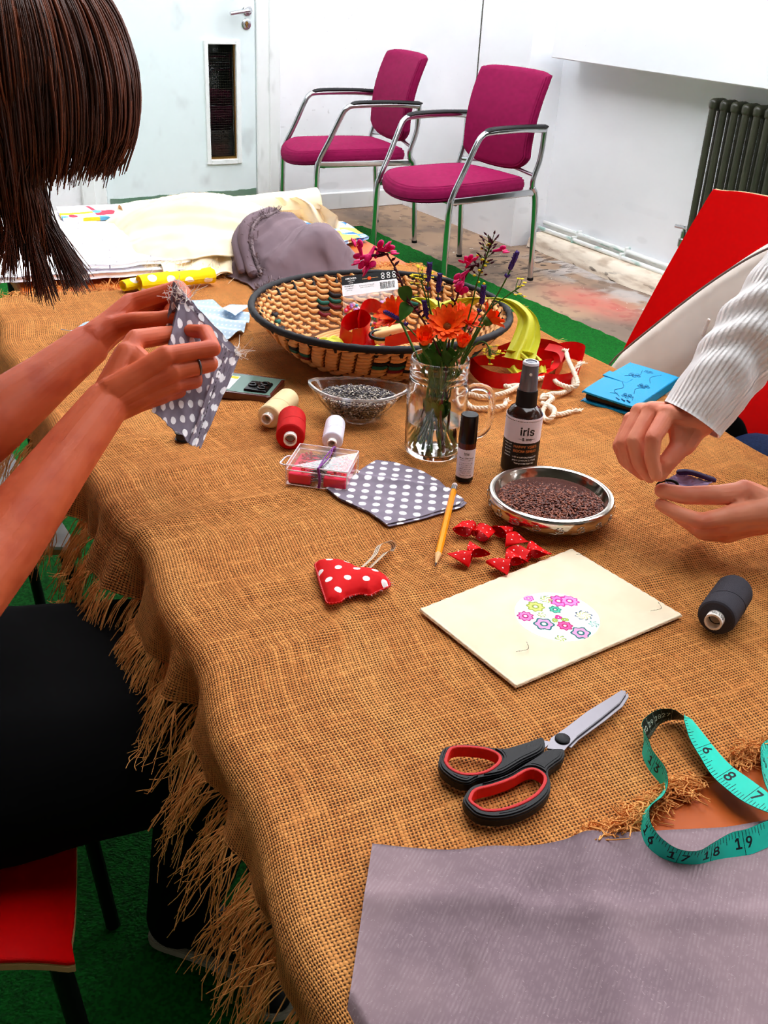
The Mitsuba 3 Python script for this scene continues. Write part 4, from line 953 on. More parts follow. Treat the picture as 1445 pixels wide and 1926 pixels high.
def lavender(label, pts, size=.014):
    FK[0] += 1; t = thing('lavender_sprig', label, 'flower', 'flowers in the glass jar')
    part(t, 'stem', tube(spline(stem_to_floor(pts[0], FK[0]) + [V(*p) for p in pts], 60), .0009, 6), 'stem_green', True)
    sp = spline([V(*p) for p in pts], 200); L = np.concatenate([[0], np.cumsum(np.linalg.norm(np.diff(sp, axis=0), axis=1))]); g = np.random.default_rng(FK[0]); fl = []
    for q in list(np.linspace(0, size * 1.4, 9)) + [size * 2.1]:
        c = sp[np.argmin(np.abs(L - (L[-1] - q)))]
        for j in range(6):
            a = j * 1.05 + q * 900; d = unit(V(math.cos(a), math.sin(a), 1.1)); fl.append(tube([c, c + d * .0022, c + d * .0046 * (.8 + .4 * g.random())], np.array([.0008, .0015, .0007]), 5))
    part(t, 'florets', cat(fl), 'lavender_purple', True, kind='stuff')
lavender('lavender sprig left of the paired lavender heads behind the big calendula', [(.687, .982, .852), (.674, .991, .897), (.668, .995, .933), (.668, .995, .962)])
lavender('lavender sprig just right of its taller twin above the big calendula', [(.689, .98, .853), (.683, .984, .898), (.679, .988, .924), (.679, .988, .95)])
lavender('long lavender sprig reaching highest to the right of the jar', [(.708, .967, .854), (.727, .954, .908), (.742, .943, .949), (.751, .937, .982)])
lavender('short lavender sprig in front of the green organza', [(.7, .973, .853), (.718, .961, .901), (.722, .958, .918), (.722, .957, .939)])
lavender('low lavender sprig standing close over the big calendula', [(.682, .985, .852), (.672, .992, .89), (.668, .995, .903), (.665, .997, .916)])
lavender('lavender sprig drooping left across the basket rim', [(.678, .988, .851), (.664, .998, .869), (.647, 1.01, .888), (.627, 1.023, .9)])
def mustard(label, pts, n=16):
    FK[0] += 1; t = thing('mustard_sprig', label, 'flower', 'flowers in the glass jar'); g = np.random.default_rng(FK[0] + 50)
    part(t, 'stem', tube(spline(stem_to_floor(pts[0], FK[0]) + [V(*p) for p in pts], 60), .0009, 6), 'stem_green', True)
    end = V(*pts[-1]); pre = V(*pts[-2]); tw, fl = [], []
    for i in range(n):
        b = pre + (end - pre) * (.25 + .75 * g.random()); d = unit(unit(end - pre) + g.normal(size=3) * .7); q = b + d * (.006 + .012 * g.random())
        tw.append(tube([b, (b + q) / 2 + g.normal(size=3) * .001, q], .0004, 4))
        for a in range(4):
            e = unit(V(math.cos(a * 1.57 + i), math.sin(a * 1.57 + i), .5)); fl.append(ball(.0013, q + e * .0018, 6, (1, 1, .5)))
    part(t, 'twigs', cat(tw), 'stem_green', True, kind='stuff'); part(t, 'florets', cat(fl), 'mustard_yellow', True, kind='stuff')
mustard('yellow mustard sprig left of the lavender heads', [(.689, .98, .853), (.673, .991, .904), (.665, .997, .929), (.660, 1.001, .947)], 22)
mustard('yellow mustard sprig drooping over the right of the jar rim', [(.713, .964, .855), (.722, .957, .872), (.729, .950, .872), (.734, .945, .860)], 20)
mustard('thin yellow mustard sprig farthest out on the right', [(.71, .966, .854), (.727, .954, .908), (.744, .942, .93), (.757, .933, .943)], 9)
FK[0] += 1
t = thing('cut_foliage', 'leafy green stems standing in the water of the jar', 'leaves', group='flowers in the glass jar')
for i in range(9):
    g = np.random.default_rng(300 + i); a = i * .7; r0, r1 = .010 + .014 * g.random(), .014 + .014 * g.random()
    p0, p1 = JO + V(r0 * math.cos(a + 2.6), r0 * math.sin(a + 2.6), .0095), JO + V(r1 * math.cos(a), r1 * math.sin(a), .128 + .012 * g.random())
    st_ = part(t, 'stem', tube(spline([p0, (p0 + p1) / 2 + V(0, 0, .002), p1], 14), .0016, 6), 'stem_green', True)
    for q in (.30, .62, .85):
        b = p0 + (p1 - p0) * q; d = V(math.cos(a + q * 5), math.sin(a + q * 5), 0) * .010 + V(0, 0, .026)
        tip = b + d; rr = np.linalg.norm(tip[:2] - JO[:2]); 
        if rr > .030: tip[:2] = JO[:2] + (tip[:2] - JO[:2]) * .030 / rr
        part(t, 'leaf', leaf_blade(b, tip, .0055, .001, sides=(.6, .8, .2)), 'leaf_green', True)

# ---------------------------------------------------------------- bottles
mat('amber_glass', (38, 12, 6), .12, specular=.7); mat('smoke_cap', (92, 94, 104), .18, specular=.6); mat('cap_clear', (206, 204, 214), .2); mat('label_white', (236, 230, 240), .55); mat('label_black', (14, 13, 14), .5); mat('amber_band', (86, 30, 12), .15)
t = thing('spray_bottle', 'dark spray bottle with a white and black label behind the silver bowl', 'bottle')
SO = V(.7564, .8942, SURF); ins = lambda m: xf(m, None, SO)
part(t, 'body', ins(lathe([(0, 0), (.0208, 0), (.0224, .0018), (.0224, .072), (.0215, .077), (.0185, .0825), (.0135, .0860), (.0118, .0875), (0, .0875)], 64)), 'amber_glass', 40)
part(t, 'collar', ins(lathe([(0, .0860), (.0128, .0860), (.0130, .087), (.0127, .1055), (.0120, .107), (0, .107)], 48)), 'soft_black', 40)
cp = part(t, 'cap', ins(lathe([(0, .106), (.0112, .106), (.0110, .110), (.0096, .139), (.0086, .1412), (0, .1416)], 48)), 'smoke_cap', 40)
part(cp, 'cap_rim', ins(closed_lathe([(.0090, .1395), (.0101, .1390), (.0099, .1412), (.0088, .1424), (.0070, .1422), (.0072, .1414)], 48)), 'cap_clear', 40)
part(cp, 'nozzle', ins(xf(tube([V(0, 0, 0), V(.0012, 0, 0)], .0017, 12), RZ(238), (.0100 * math.cos(math.radians(238)), .0100 * math.sin(math.radians(238)), .129))), 'white_core', 40)
lb = part(t, 'label', ins(closed_lathe([(.02235, .0035), (.0226, .0035), (.0226, .0755), (.02235, .0755)], 72)), 'label_white', False)
part(lb, 'label_lower', ins(closed_lathe([(.0225, .0033), (.02275, .0033), (.02275, .0440), (.0225, .0440)], 72)), 'label_black', False)
part(lb, 'label_line', ins(closed_lathe([(.0225, .0722), (.02268, .0722), (.02268, .0727), (.0225, .0727)], 72)), 'label_black', False)
A0 = math.radians(246)
def words(parent, name, txt, R, z, h, m, ang=A0, bold=False):
    return part(parent, name, ins(wrap_cyl(lettering(txt, h, .00015, bold), R, z, ang)), m, False)
words(lb, 'brand_lettering', 'iris', .0227, .0548, .0098, 'ink_black', bold=True)
words(lb, 'brand_lettering', '& me', .0227, .0478, .0038, 'ink_black', bold=True)
for s in (-1, 1):
    q = wrap_cyl(cbox(s * .0083 - .0022, s * .0083 + .0022, .0014, .0020, 0, .00015), .0227, .0478, A0); part(lb, 'brand_rule', ins(q), 'ink_black', False)
words(lb, 'title_lettering', 'HAPPY VIBES', .0228, .0376, .0034, 'ink_copper', bold=True)
words(lb, 'title_lettering', 'ROOM SPRAY', .0228, .0318, .0034, 'ink_copper', bold=True)
part(lb, 'brand_rule', ins(wrap_cyl(cbox(-.010, .010, 0, .0005, 0, .00015), .0228, .0290, A0)), 'ink_white', False)
for z, tx in ((.0245, 'with a calming blend of'), (.0203, 'pure Lavender & Ylang'), (.0161, 'Ylang essential oils')): words(lb, 'small_lettering', tx, .0228, z, .0021, 'ink_white')
for z, tx in ((.0405, 'Shake well'), (.0365, 'before use.'), (.0325, 'Spray into'), (.0285, 'the room'), (.0245, 'and relax.')): words(lb, 'side_lettering', tx, .0228, z, .0016, 'ink_white', ang=math.radians(186))

t = thing('roller_bottle', 'small roller bottle with a black cap and white label beside the jar', 'bottle')
RO = V(.6761, .8985, SURF); inr = lambda m: xf(m, None, RO)
part(t, 'body', inr(lathe([(0, 0), (.0098, 0), (.0106, .0010), (.0106, .051), (0, .051)], 40)), 'soft_black', 40)
part(t, 'glass_band', inr(closed_lathe([(.0100, .0438), (.0108, .0438), (.0108, .0512), (.0100, .0512)], 40)), 'amber_band', 40)
part(t, 'cap', inr(lathe([(0, .0512), (.0108, .0512), (.0111, .0520), (.0106, .0850), (.0098, .0862), (0, .0864)], 40)), 'gloss_black', 40)
lb = part(t, 'label', inr(closed_lathe([(.0105, .0060), (.01085, .0060), (.01085, .0436), (.0105, .0436)], 48)), 'label_white', False)
AR = math.radians(237)
part(lb, 'brand_lettering', inr(wrap_cyl(lettering('iris', .0036, .0001, True), .0109, .0365, AR)), 'ink_black', False)
for z, tx, h in ((.0318, 'Mood roller blend', .0017), (.0292, 'scented with pure oils', .0013), (.0254, 'Roll onto pulse points', .0013), (.0228, 'on wrists and neck to', .0013), (.0202, 'lift the mood. Avoid', .0013), (.0176, 'contact with the eyes.', .0013), (.0150, 'Keep out of reach of', .0013), (.0124, 'children. 10 ml e', .0013), (.0092, 'Ylang & Lavender', .0014)):
    part(lb, 'small_lettering', inr(wrap_cyl(lettering(tx, h, .0001, h > .0014), .0109, z, AR)), 'ink_black', False)

# ---------------------------------------------------------------- coiled basket
mat('straw_tan', proc(lambda p, n, uv: mix(lin(226, 172, 112), lin(200, 138, 80), fbm(p.x * 90, p.y * 90, p.z * 90, 3))), .6)
mat('straw_dark', (92, 52, 26), .8); mat('rim_black', (22, 20, 24), .6); mat('stitch_green', (30, 92, 78), .65); mat('stitch_red', (112, 24, 34), .65); mat('stitch_black', (26, 24, 28), .65)
t = thing('coiled_basket', 'wide coiled straw basket with a black rim and dark stitched marks', 'basket')
BO = V(.8113, 1.3373, SURF); inq = lambda m: xf(m, None, BO)
def wall_r(z): return np.interp(z, [0, .006, .02, .04, .06, .078], [.118, .132, .152, .173, .190, .2035])
part(t, 'wall', inq(closed_lathe([(.001, .001), (.118, .001)] + [(wall_r(z) - .0008, z) for z in np.linspace(.005, .074, 8)] + [(wall_r(z) - .0052, z + .001) for z in np.linspace(.074, .008, 8)] + [(.115, .005), (.001, .005)], 96)), 'straw_dark', 40)
g = np.random.default_rng(9)
tan, col = [], {'stitch_green': [], 'stitch_red': [], 'stitch_black': []}
def stitch(z, a0, a1, side, dz):
    aa = np.linspace(a0, a1, 5); zz = z + dz * np.array([0, 0, 0, .15, .75])
    r = wall_r(zz) + (-.0005 if side > 0 else -.0058)
    return tube(np.stack([r * np.cos(aa), r * np.sin(aa), zz], 1), np.array([.0032, .0040, .0040, .0040, .0034]), 7)
rows = 9; dz = .0079
for side in (1, -1):
    for i in range(rows):
        z = .0065 + i * dz; n_ = int(2 * np.pi * wall_r(z) / .0235); off = i * .37
        for j in range(n_):
            a0 = (j + off) * 2 * np.pi / n_; a1 = a0 + 2 * np.pi / n_ * .90; am = ((a0 + a1) / 2) % (2 * np.pi); ph = (am * 180 / np.pi + 18) % 51.4; m_ = stitch(z, a0, a1, side, dz)
            c = None
            if i == 5 and ph < 9: c = 'stitch_black'
            elif i == 4 and ph < 13: c = 'stitch_green'
            elif i == 3 and 3 < ph < 17: c = 'stitch_black' if ph > 10 else 'stitch_red'
            elif i == 2 and 9 < ph < 15: c = 'stitch_red'
            (tan if c is None else col[c]).append(m_)
part(t, 'straw_stitches', inq(cat(tan)), 'straw_tan', True, kind='stuff')
for m_, q in col.items(): part(t, 'coloured_stitches', inq(cat(q)), m_, True, kind='stuff')
rim = [V((.2035) * math.cos(a), .2035 * math.sin(a), .0765 + .0007 * math.sin(a * 3)) for a in np.linspace(0, 2 * np.pi, 181)[:-1]]
rm = part(t, 'rim', inq(tube(np.array(rim), .0056 + .0004 * np.sin(np.arange(180) * 2.1), 10, closed=True)), 'rim_black', True, label='black wrapped rim')
tb = []
for j in range(26):
    a = j * 2 * np.pi / 26 + g.normal() * .03
    for side in (1, -1):
        tb.append(tube(np.array([V((wall_r(z) + (.0 if side > 0 else -.0062)) * math.cos(a), (wall_r(z) + (.0 if side > 0 else -.0062)) * math.sin(a), z) for z in (.074, .069, .063)]), .0036, 6))
part(rm, 'wrap_tab', inq(cat(tb)), 'rim_black', True, kind='stuff')
part(t, 'floor_coil', inq(cat([closed_lathe([(r + .0042 * math.cos(q), .0052 + .0026 * math.sin(q)) for q in np.linspace(0, 2 * np.pi, 9)[:-1]], 64) for r in np.arange(.008, .116, .0088)])), 'straw_tan', True, kind='stuff')

# ---- what lies in the basket
def crumple(key, name, c, rx, ry, z0, h, seed, m, folds=5, ang=0.0, thick=.0007):
    """A loose mound of thin cloth with radial folds over an ellipse."""
    g = np.random.default_rng(seed); n, k_ = 26, 72
    r, a = np.meshgrid(np.linspace(.02, 1, n), np.linspace(0, 2 * np.pi, k_), indexing='ij')
    ph = g.random(3) * 6.28
    w = .5 + .5 * np.sin(a * folds + ph[0] + 2.2 * r + np.sin(a * 2 + ph[1]))
    z = z0 + h * (1 - r**2.2) * (.75 + .35 * w * r) + h * .22 * (w - .5) * r * (1 - r**6)
    x = rx * r * np.cos(a) * (1 + .12 * np.sin(a * 3 + ph[2])); y = ry * r * np.sin(a) * (1 + .12 * np.cos(a * 4 + ph[1]))
    P = np.stack([x, y, z], -1); m_, _ = shell(P, thick)
    return part(key, name, xf(m_, RZ(ang), V(c[0], c[1], 0)), m, True)
scene['organza_lime'] = {'type': 'principledthin', 'base_color': {'type': 'rgb', 'value': lin(206, 206, 40)}, 'roughness': .5, 'diff_trans': .7, 'spec_trans': .0}
mat('lime_cloth', (204, 204, 52), .55, specular=.5)
mat('sheer_red', (190, 2, 6), .35, specular=.35)
t = thing('lime_organza', 'crumpled lime green organza ribbon lying in the basket', 'ribbon')
crumple(t, 'fold', (.715, 1.325), .030, .026, .740, .030, 1, 'lime_cloth', 4)
crumple(t, 'fold', (.764, 1.255), .040, .018, .748, .022, 2, 'lime_cloth', 3, -32)
crumple(t, 'fold', (.835, 1.210), .028, .014, .750, .014, 3, 'lime_cloth', 3, -32)
def ribbon(key, name, pts, width, tilt, m, n=60, thick=.0005):
    p = spline([V(*q) for q in pts], n); sd = spline([V(*q) for q in tilt], n) if len(np.shape(tilt)) > 1 else np.tile(V(*tilt), (n, 1))
    sd = sd / np.linalg.norm(sd, axis=1, keepdims=True) * width / 2
    m_, uv = strip(p, sd, thick); k_ = number(f'{key}__{name}'); put(k_, m_, m, True, uv=uv); return k_
t = thing('sheer_red_ribbon', 'coil of sheer red ribbon inside the basket', 'ribbon')
ribbon(t, 'coil', [(.742, 1.305, .758), (.735, 1.33, .764), (.755, 1.352, .772), (.785, 1.358, .776), (.790, 1.335, .770), (.768, 1.312, .764), (.748, 1.318, .760)], .032, (.05, -.1, 1), 'sheer_red')
ribbon(t, 'coil', [(.775, 1.345, .770), (.800, 1.372, .786), (.826, 1.380, .786), (.842, 1.360, .772), (.840, 1.335, .764)], .034, (-.35, -.45, .85), 'sheer_red')
ribbon(t, 'coil', [(.780, 1.270, .764), (.800, 1.262, .770), (.822, 1.250, .776), (.845, 1.235, .776)], .026, (-.2, -.4, .9), 'sheer_red')
crumple(t, 'coil', (.782, 1.340), .034, .030, .742, .020, 5, 'sheer_red', 4)
t = thing('wooden_block', 'pale wooden block among the ribbons in the basket', 'block')
put(t, xf(rbox(.050, .026, .020, .004), RZ(-28) @ RY(-14), (.808, 1.303, .765)), 'bare_wood', 40)
t = thing('black_buckle', 'black cord buckle between the red ribbon and wooden block', 'buckle')
put(t, xf(tube(np.array([V(.016 * math.cos(a), .010 * math.sin(a), 0) for a in np.linspace(0, 2 * np.pi, 33)[:-1]]), .0028, 8, closed=True), RZ(-30) @ RX(20), (.790, 1.300, .766)), 'gloss_black', True)
for m_, c_, lab, sd_ in (('stitch_black', (.690, 1.372), 'dark skein of embroidery thread at the left of the basket', 1), ('skein_pink', (.706, 1.360), 'pink skein of embroidery thread at the left of the basket', 2), ('skein_blue', (.680, 1.350), 'blue skein of embroidery thread at the left of the basket', 3)):
    if m_ == 'skein_pink': mat('skein_pink', (196, 40, 100), .7); mat('skein_blue', (30, 40, 110), .7)
    t = thing('thread_skein', lab, 'thread', 'thread skeins in the basket'); g = np.random.default_rng(sd_)
    put(t, cat([tube(spline([V(c_[0] + (.022 + .004 * g.random()) * math.cos(a) , c_[1] + (.014 + .004 * g.random()) * math.sin(a), .738 + .012 * g.random()) for a in np.linspace(0, 6.28, 9)], 40), .0012, 5) for _ in range(6)]), m_, True)
# beads in their packet with a header card
t = thing('bead_packet', 'clear packet of coloured beads with a black and white header card', 'packet')
cTL, cTR, cBR, cBL = V(.8229, 1.4893, .8057), V(.9022, 1.441, .8231), V(.8897, 1.4158, .7966), V(.8117, 1.4633, .78)
cx_ = unit(cTR - cTL); cn_ = unit(np.cross(cx_, cTL - cBL)); cy_ = np.cross(cn_, cx_); cW, cH = np.linalg.norm(cTR - cTL), np.linalg.norm(cTL - cBL)
if cn_ @ (EYE - cTL) < 0: cn_ = -cn_
cR = np.stack([cx_, cy_, np.cross(cx_, cy_)], 1); inc = lambda m: xf(m, cR, cBL)
cd = part(t, 'header_card', inc(cbox(0, cW, 0, cH, -.0006, .0006)), 'white_paper', False)
part(cd, 'black_band', inc(cbox(0, cW, cH * .55, cH, .0005, .0008)), 'ink_black', False)
part(cd, 'brand_lettering', inc(xf(lettering('GROVES', .0034, .0002, True), None, (.016, cH * .80, .0008))), 'ink_white', False)
part(cd, 'brand_lettering', inc(xf(lettering('CRAFTS', .0022, .0002), None, (.016, cH * .69, .0008))), 'ink_white', False)
part(cd, 'brand_lettering', inc(xf(lettering('groves', .0016, .0002), None, (.016, cH * .61, .0008))), 'ink_white', False)
for q in (.000, .0095, .019):
    for r_ in (.80, .64): part(cd, 'care_symbol', inc(xf(closed_lathe([(.0018, 0), (.0030, 0), (.0030, .0002), (.0018, .0002)], 16), None, (cW - .024 + q, cH * r_ + .002, .0008))), 'ink_white', False)
part(cd, 'bead_picture', inc(xf(ball(.0036, (0, 0, 0), 12, (1, 1, .2)), None, (cW * .50, cH * .74, .0009))), 'petal_orange', True)
part(cd, 'bead_picture', inc(cbox(cW * .37, cW * .66, cH * .73, cH * .755, .0008, .0010)), 'straw_tan', False)
part(cd, 'small_lettering', inc(xf(lettering('WARNING!', .0022, .0002, True), None, (.012, cH * .44, .0007))), 'ink_black', False)
for i, (x, y, tx) in enumerate(((.012, .33, 'AVERTISSEMENT'), (.012, .24, 'ACHTUNG'), (.042, .40, 'NOT SUITABLE FOR CHILDREN'), (.042, .31, 'SMALL PARTS CONTENTS'))): part(cd, 'small_lettering', inc(xf(lettering(tx, .0013, .0002), None, (x, cH * y, .0007))), 'ink_black', False)
g = np.random.default_rng(4); x = cW - .030; brs = []
while x < cW - .006:
    w = .0004 + .0010 * g.random(); brs.append(cbox(x, x + w, cH * .12, cH * .46, .0005, .0008)); x += w + .0005 + .0006 * g.random()
part(cd, 'barcode', inc(cat(brs)), 'ink_black', False, kind='stuff')
def packet_film(side):
    u, v = np.meshgrid(np.linspace(0, 1, 24), np.linspace(0, 1, 24), indexing='ij')
    P = (cBL + u[..., None] * cx_ * cW) + v[..., None] * (V(.787, 1.4057, .7287) - V(.814, 1.4619, .7802)) * 1.02
    nn = np.cross(cx_, cy_); blg = np.sin(np.pi * u) * np.sin(np.pi * np.clip(v, 0, 1) ** .8) * .009 + .0012 * meshkit.fbm(np.stack([u * 9, v * 9, u * 0], -1), 3, 3)
    return shell(P + side * blg[..., None] * nn, .0003)[0]
for s in (1, -1): part(t, 'film', packet_film(s), 'clear_plastic', True)
BNAME = ['deep pink', 'crimson', 'bright pink', 'green', 'turquoise', 'orange', 'pale yellow', 'lilac', 'pale pink', 'red']
BCOL = [(232, 50, 130), (226, 30, 70), (236, 90, 170), (40, 130, 80), (60, 170, 190), (240, 150, 40), (236, 214, 90), (190, 120, 210), (250, 200, 220), (220, 20, 40)]
for i, c in enumerate(BCOL): mat(f'bead_colour_{i}', c, .25, specular=.6)
dn_ = V(.787, 1.4057, .7287) - V(.814, 1.4619, .7802); g = np.random.default_rng(14); ico = tri(trimesh.creation.icosphere(subdivisions=1)); nn = np.cross(cx_, cy_)
for i in range(150):
    u, v = .05 + .9 * g.random(), .22 + .68 * g.random() ** .8
    blg = math.sin(math.pi * u) * math.sin(math.pi * v ** .8) * .007
    p = cBL + cx_ * cW * u + dn_ * v + nn * (g.random() * 2 - 1) * blg
    q = g.integers(10); k_ = thing('craft_bead', f'small round {BNAME[q]} bead in the clear packet', 'bead', f'{BNAME[q]} beads in the packet')
    put(k_, xf(ico, None, p, .0029 + .0006 * g.random()), f'bead_colour_{q}', True)
# lime organza draped over the rim on the right
t = thing('organza_tail', 'lime green organza length hanging over the right of the basket rim', 'ribbon')
def tail(pts, wid, seed):
    g = np.random.default_rng(seed); n, k_ = 70, 16; p = spline([V(*q) for q in pts], n); sd = V(.85, -.52, .05)
    u = np.linspace(-1, 1, k_); w = np.interp(np.linspace(0, 1, n), np.linspace(0, 1, len(wid)), wid)
    P = p[:, None] + sd * (u[None, :] * w[:, None])[..., None]
    cr = .35 * w[:, None] * np.sin(u[None] * 5 + np.linspace(0, 7, n)[:, None] + g.random() * 6) + .12 * w[:, None] * np.sin(u[None] * 11 + np.linspace(0, 13, n)[:, None])
    return shell(P + cr[..., None] * V(-.45, -.75, .3), .0006)[0]
part(t, 'drape', tail([(.905, 1.315, .775), (.930, 1.290, .806), (.958, 1.262, .818), (.988, 1.235, .815), (1.006, 1.213, .795), (.995, 1.195, .770), (.975, 1.180, .748), (.960, 1.165, .736), (.955, 1.150, .731)], [.030, .030, .026, .020, .013, .016, .022, .024, .014], 1), 'lime_cloth', True)
part(t, 'drape', tail([(.965, 1.195, .752), (.980, 1.180, .750), (.992, 1.160, .740), (.990, 1.140, .730)], [.010, .016, .012, .006], 2), 'lime_cloth', True)
part(t, 'drape', tail([(.85, 1.395, .765), (.868, 1.37, .795), (.892, 1.345, .80), (.91, 1.32, .79)], [.014, .020, .020, .016], 3), 'lime_cloth', True)
# ---------------------------------------------------------------- tape measure
mat('tape_teal', (28, 196, 172), .45); mat('tape_reverse', (6, 34, 28), .45); mat('tape_ink', (10, 16, 24), .5); mat('tape_reverse_ink', (190, 214, 196), .5)
tape_up = [(.5709,.4277),(.57,.4364),(.5644,.4417),(.5557,.4438),(.5433,.4419),(.5341,.4378),(.5299,.4327),(.5262,.4252),(.5227,.4179),(.5179,.4093),(.5154,.3997),(.5139,.3925),(.5102,.3853),(.5044,.378),(.4977,.3727),(.4897,.3688),(.4804,.367),(.4738,.365),(.469,.3611),(.4633,.3535),(.4601,.3438),(.4598,.3372),(.4609,.33),(.464,.324),(.4696,.3194),(.4773,.3169),(.4884,.3176),(.4997,.3183),(.5104,.3183),(.5217,.3157),(.537,.3146),(.5578,.313)]
tape_lo = [(.5839,.4366),(.5775,.4399),(.57,.4423),(.5592,.4411),(.5485,.4362),(.538,.4314),(.5305,.4281),(.5238,.4231),(.5207,.4192),(.5169,.4129),(.513,.4028),(.5115,.3943),(.5102,.3871),(.508,.3832),(.5052,.3808),(.5001,.379),(.4907,.3772),(.4846,.3754),(.4783,.3726),(.4697,.3664),(.4616,.3578),(.4572,.3487),(.4569,.3388),(.4601,.3305),(.467,.323),(.4774,.3169),(.4918,.3136),(.5042,.3103),(.5126,.308),(.521,.3058),(.5357,.3047),(.5568,.3038)]
tapeA_l = [(.5709,.4277,.7365),(.565,.4218,.7365),(.5593,.4128,.735),(.5557,.4044,.732),(.5518,.3893,.7285),(.5458,.3709,.727),(.5445,.3536,.727),(.5458,.3392,.727),(.5491,.3254,.729),(.5545,.312,.731)]
tapeA_r = [(.5839,.4366,.7225),(.5862,.4316,.7225),(.584,.4222,.7225),(.5804,.4094,.7225),(.5747,.3904,.723),(.5708,.3727,.724),(.5711,.3561,.725),(.5699,.3415,.727),(.5685,.331,.728),(.5671,.3149,.731)]
tapeC_l = [(.6586,.3907),(.6386,.3807),(.621,.3782),(.6084,.3763),(.5993,.3699),(.5899,.3612),(.5829,.3542),(.5768,.3471),(.5725,.3411)]
tapeC_r = [(.6440,.3780),(.6263,.3653),(.6086,.3618),(.5991,.3586),(.5923,.3541),(.5851,.3473),(.5791,.3404),(.5741,.3342),(.5710,.3292)]
t = thing('tape_measure', 'teal fabric tape measure looped over the frayed burlap edge', 'tape measure')
def resample(P, n):
    s = spline(P, n * 6); d = np.concatenate([[0], np.cumsum(np.linalg.norm(np.diff(s, axis=0), axis=1))])
    w = np.linspace(0, d[-1], n); return np.stack([np.interp(w, d, s[:, k]) for k in range(3)], 1)
class Band:
    """A strip between two edges; at(u, v) gives the point u metres along its middle, v from 0 (edge a) to 1 (edge b), lifted off its printed side."""
    def __init__(self, a, b, flip, n=160):
        m = min(len(a), len(b)); self.a, self.b = spline(a, n), spline(b, n)
        mid = (self.a + self.b) / 2; self.d = np.concatenate([[0], np.cumsum(np.linalg.norm(np.diff(mid, axis=0), axis=1))])
        P = np.stack([self.a, self.b], 1); du = np.gradient(mid, axis=0); nn = np.cross(du, self.b - self.a)
        self.n = nn / (np.linalg.norm(nn, axis=1, keepdims=True) + 1e-12) * (-1 if flip else 1)
    def sheet(self, off, th):
        q = np.linspace(0, 1, 4); P = self.a[:, None] * (1 - q)[None, :, None] + self.b[:, None] * q[None, :, None] + self.n[:, None] * off
        return shell(P, th)[0]
    def at(self, u, v, lift):
        i = lambda A: np.stack([np.interp(u, self.d, A[:, k]) for k in range(3)], -1)
        return i(self.a) * (1 - v)[..., None] + i(self.b) * v[..., None] + i(self.n) * np.asarray(lift)[..., None]
    def print_on(self, mesh, u0, v0, turn, width=.0185, lift=.0004, mirror=1):
        v, f = mesh; R = rot((0, 0, 1), turn); p = v @ R.T
        return self.at(u0 + p[:, 0] * mirror, np.clip(v0 + p[:, 1] / width, 0, 1), lift + p[:, 2]), (f if mirror > 0 else f[:, ::-1])
    def near(self, x, y):
        mid = (self.a + self.b) / 2; return self.d[np.argmin((mid[:, 0] - x) ** 2 + (mid[:, 1] - y) ** 2)]
def rest_z(x, y):
    s_, t_ = st(x, y); return TOP + .0045 + (SURF - TOP - .0045) / (1 + math.exp(-(t_ - near_edge(s_)) / .006))
Z = lambda pts, z: np.array([(x, y, rest_z(x, y) + z) for x, y in pts])
ring = Band(Z(tape_lo, .0004), Z(tape_up, .0155), False)
# the inside of the arch shows the dark reverse, everything else the teal face
arm = Band(np.array(tapeA_l) + V(0, 0, .003), np.array(tapeA_r) + V(0, 0, .003), False)
third = Band(Z(tapeC_r, .0035), Z(tapeC_l, .0125), True)
for B, nm in ((ring, 'band'), (arm, 'band'), (third, 'band')):
    f_ = part(t, nm, B.sheet(.00012, .00022), 'tape_teal', True)
    part(f_, 'reverse', B.sheet(-.00016, .00022), 'tape_reverse', True, label='dark reverse of the tape')
def ticks(B, edge0, us, major, skip=()):
    out = []
    for i, u in enumerate(us):
        h = 1.0 if i % major == 0 else (.42 if i % (major // 2) == 0 else .26)
        v0, v1 = (0.02, h) if edge0 == 0 else (1 - h, .98)
        a = np.array([(-.00022, v0), (.00022, v0), (.00022, v1), (-.00022, v1)]); uu = u + a[:, 0]
        top = B.at(uu, a[:, 1], np.full(4, .00034)); bot = B.at(uu, a[:, 1], np.full(4, .00020))
        out.append((np.vstack([top, bot]), np.array([(0, 1, 2), (0, 2, 3), (6, 5, 4), (7, 6, 4), (0, 4, 5), (0, 5, 1), (1, 5, 6), (1, 6, 2), (2, 6, 7), (2, 7, 3), (3, 7, 4), (3, 4, 0)])))
    return cat(out)
def numerals(B, spots, v, turn, h, m='tape_ink', lift=.00030, mirror=1, gap=0.0):
    for tx, (x, y) in spots:
        u = B.near(x, y)
        for s_, ch in ((-1, tx[0]), (1, tx[1])) if len(tx) == 2 else ((1, tx),):
            g_ = lettering(ch, h, .0001, True); w = gap
            vv, ff = g_; vv = vv - V(0, h / 2, 0)
            vv = vv + V(s_ * w, 0, 0)
            part(t, 'numeral', B.print_on((vv, ff), u, v, turn, lift=lift, mirror=mirror), m, False)
rspots = [('13', (.5117, .4023)), ('16', (.4580, .3510)), ('17', (.4640, .3240)), ('18', (.4877, .3160)), ('19', (.5160, .3120))]
uR = [ring.near(*p) for _, p in rspots]
du_ = .00255
k = part(t, 'scale_lines', cat([ticks(ring, 1, [uR[0] + du_ * i for i in range(-10, 11)], 10), ticks(ring, 1, [uR[1] + (uR[2] - uR[1]) * i / 10 for i in range(-8, 10)], 10), ticks(ring, 1, [uR[2] + (uR[3] - uR[2]) * i / 10 for i in range(0, 10)], 10), ticks(ring, 1, [uR[3] + (uR[4] - uR[3]) * i / 10 for i in range(0, 18)], 10)]), 'tape_ink', False, kind='stuff')
numerals(ring, rspots, .50, 0, .0078, gap=.0046)
aspots = [('6', (.566, .3954)), ('8', (.5606, .365)), ('7', (.5583, .3387))]
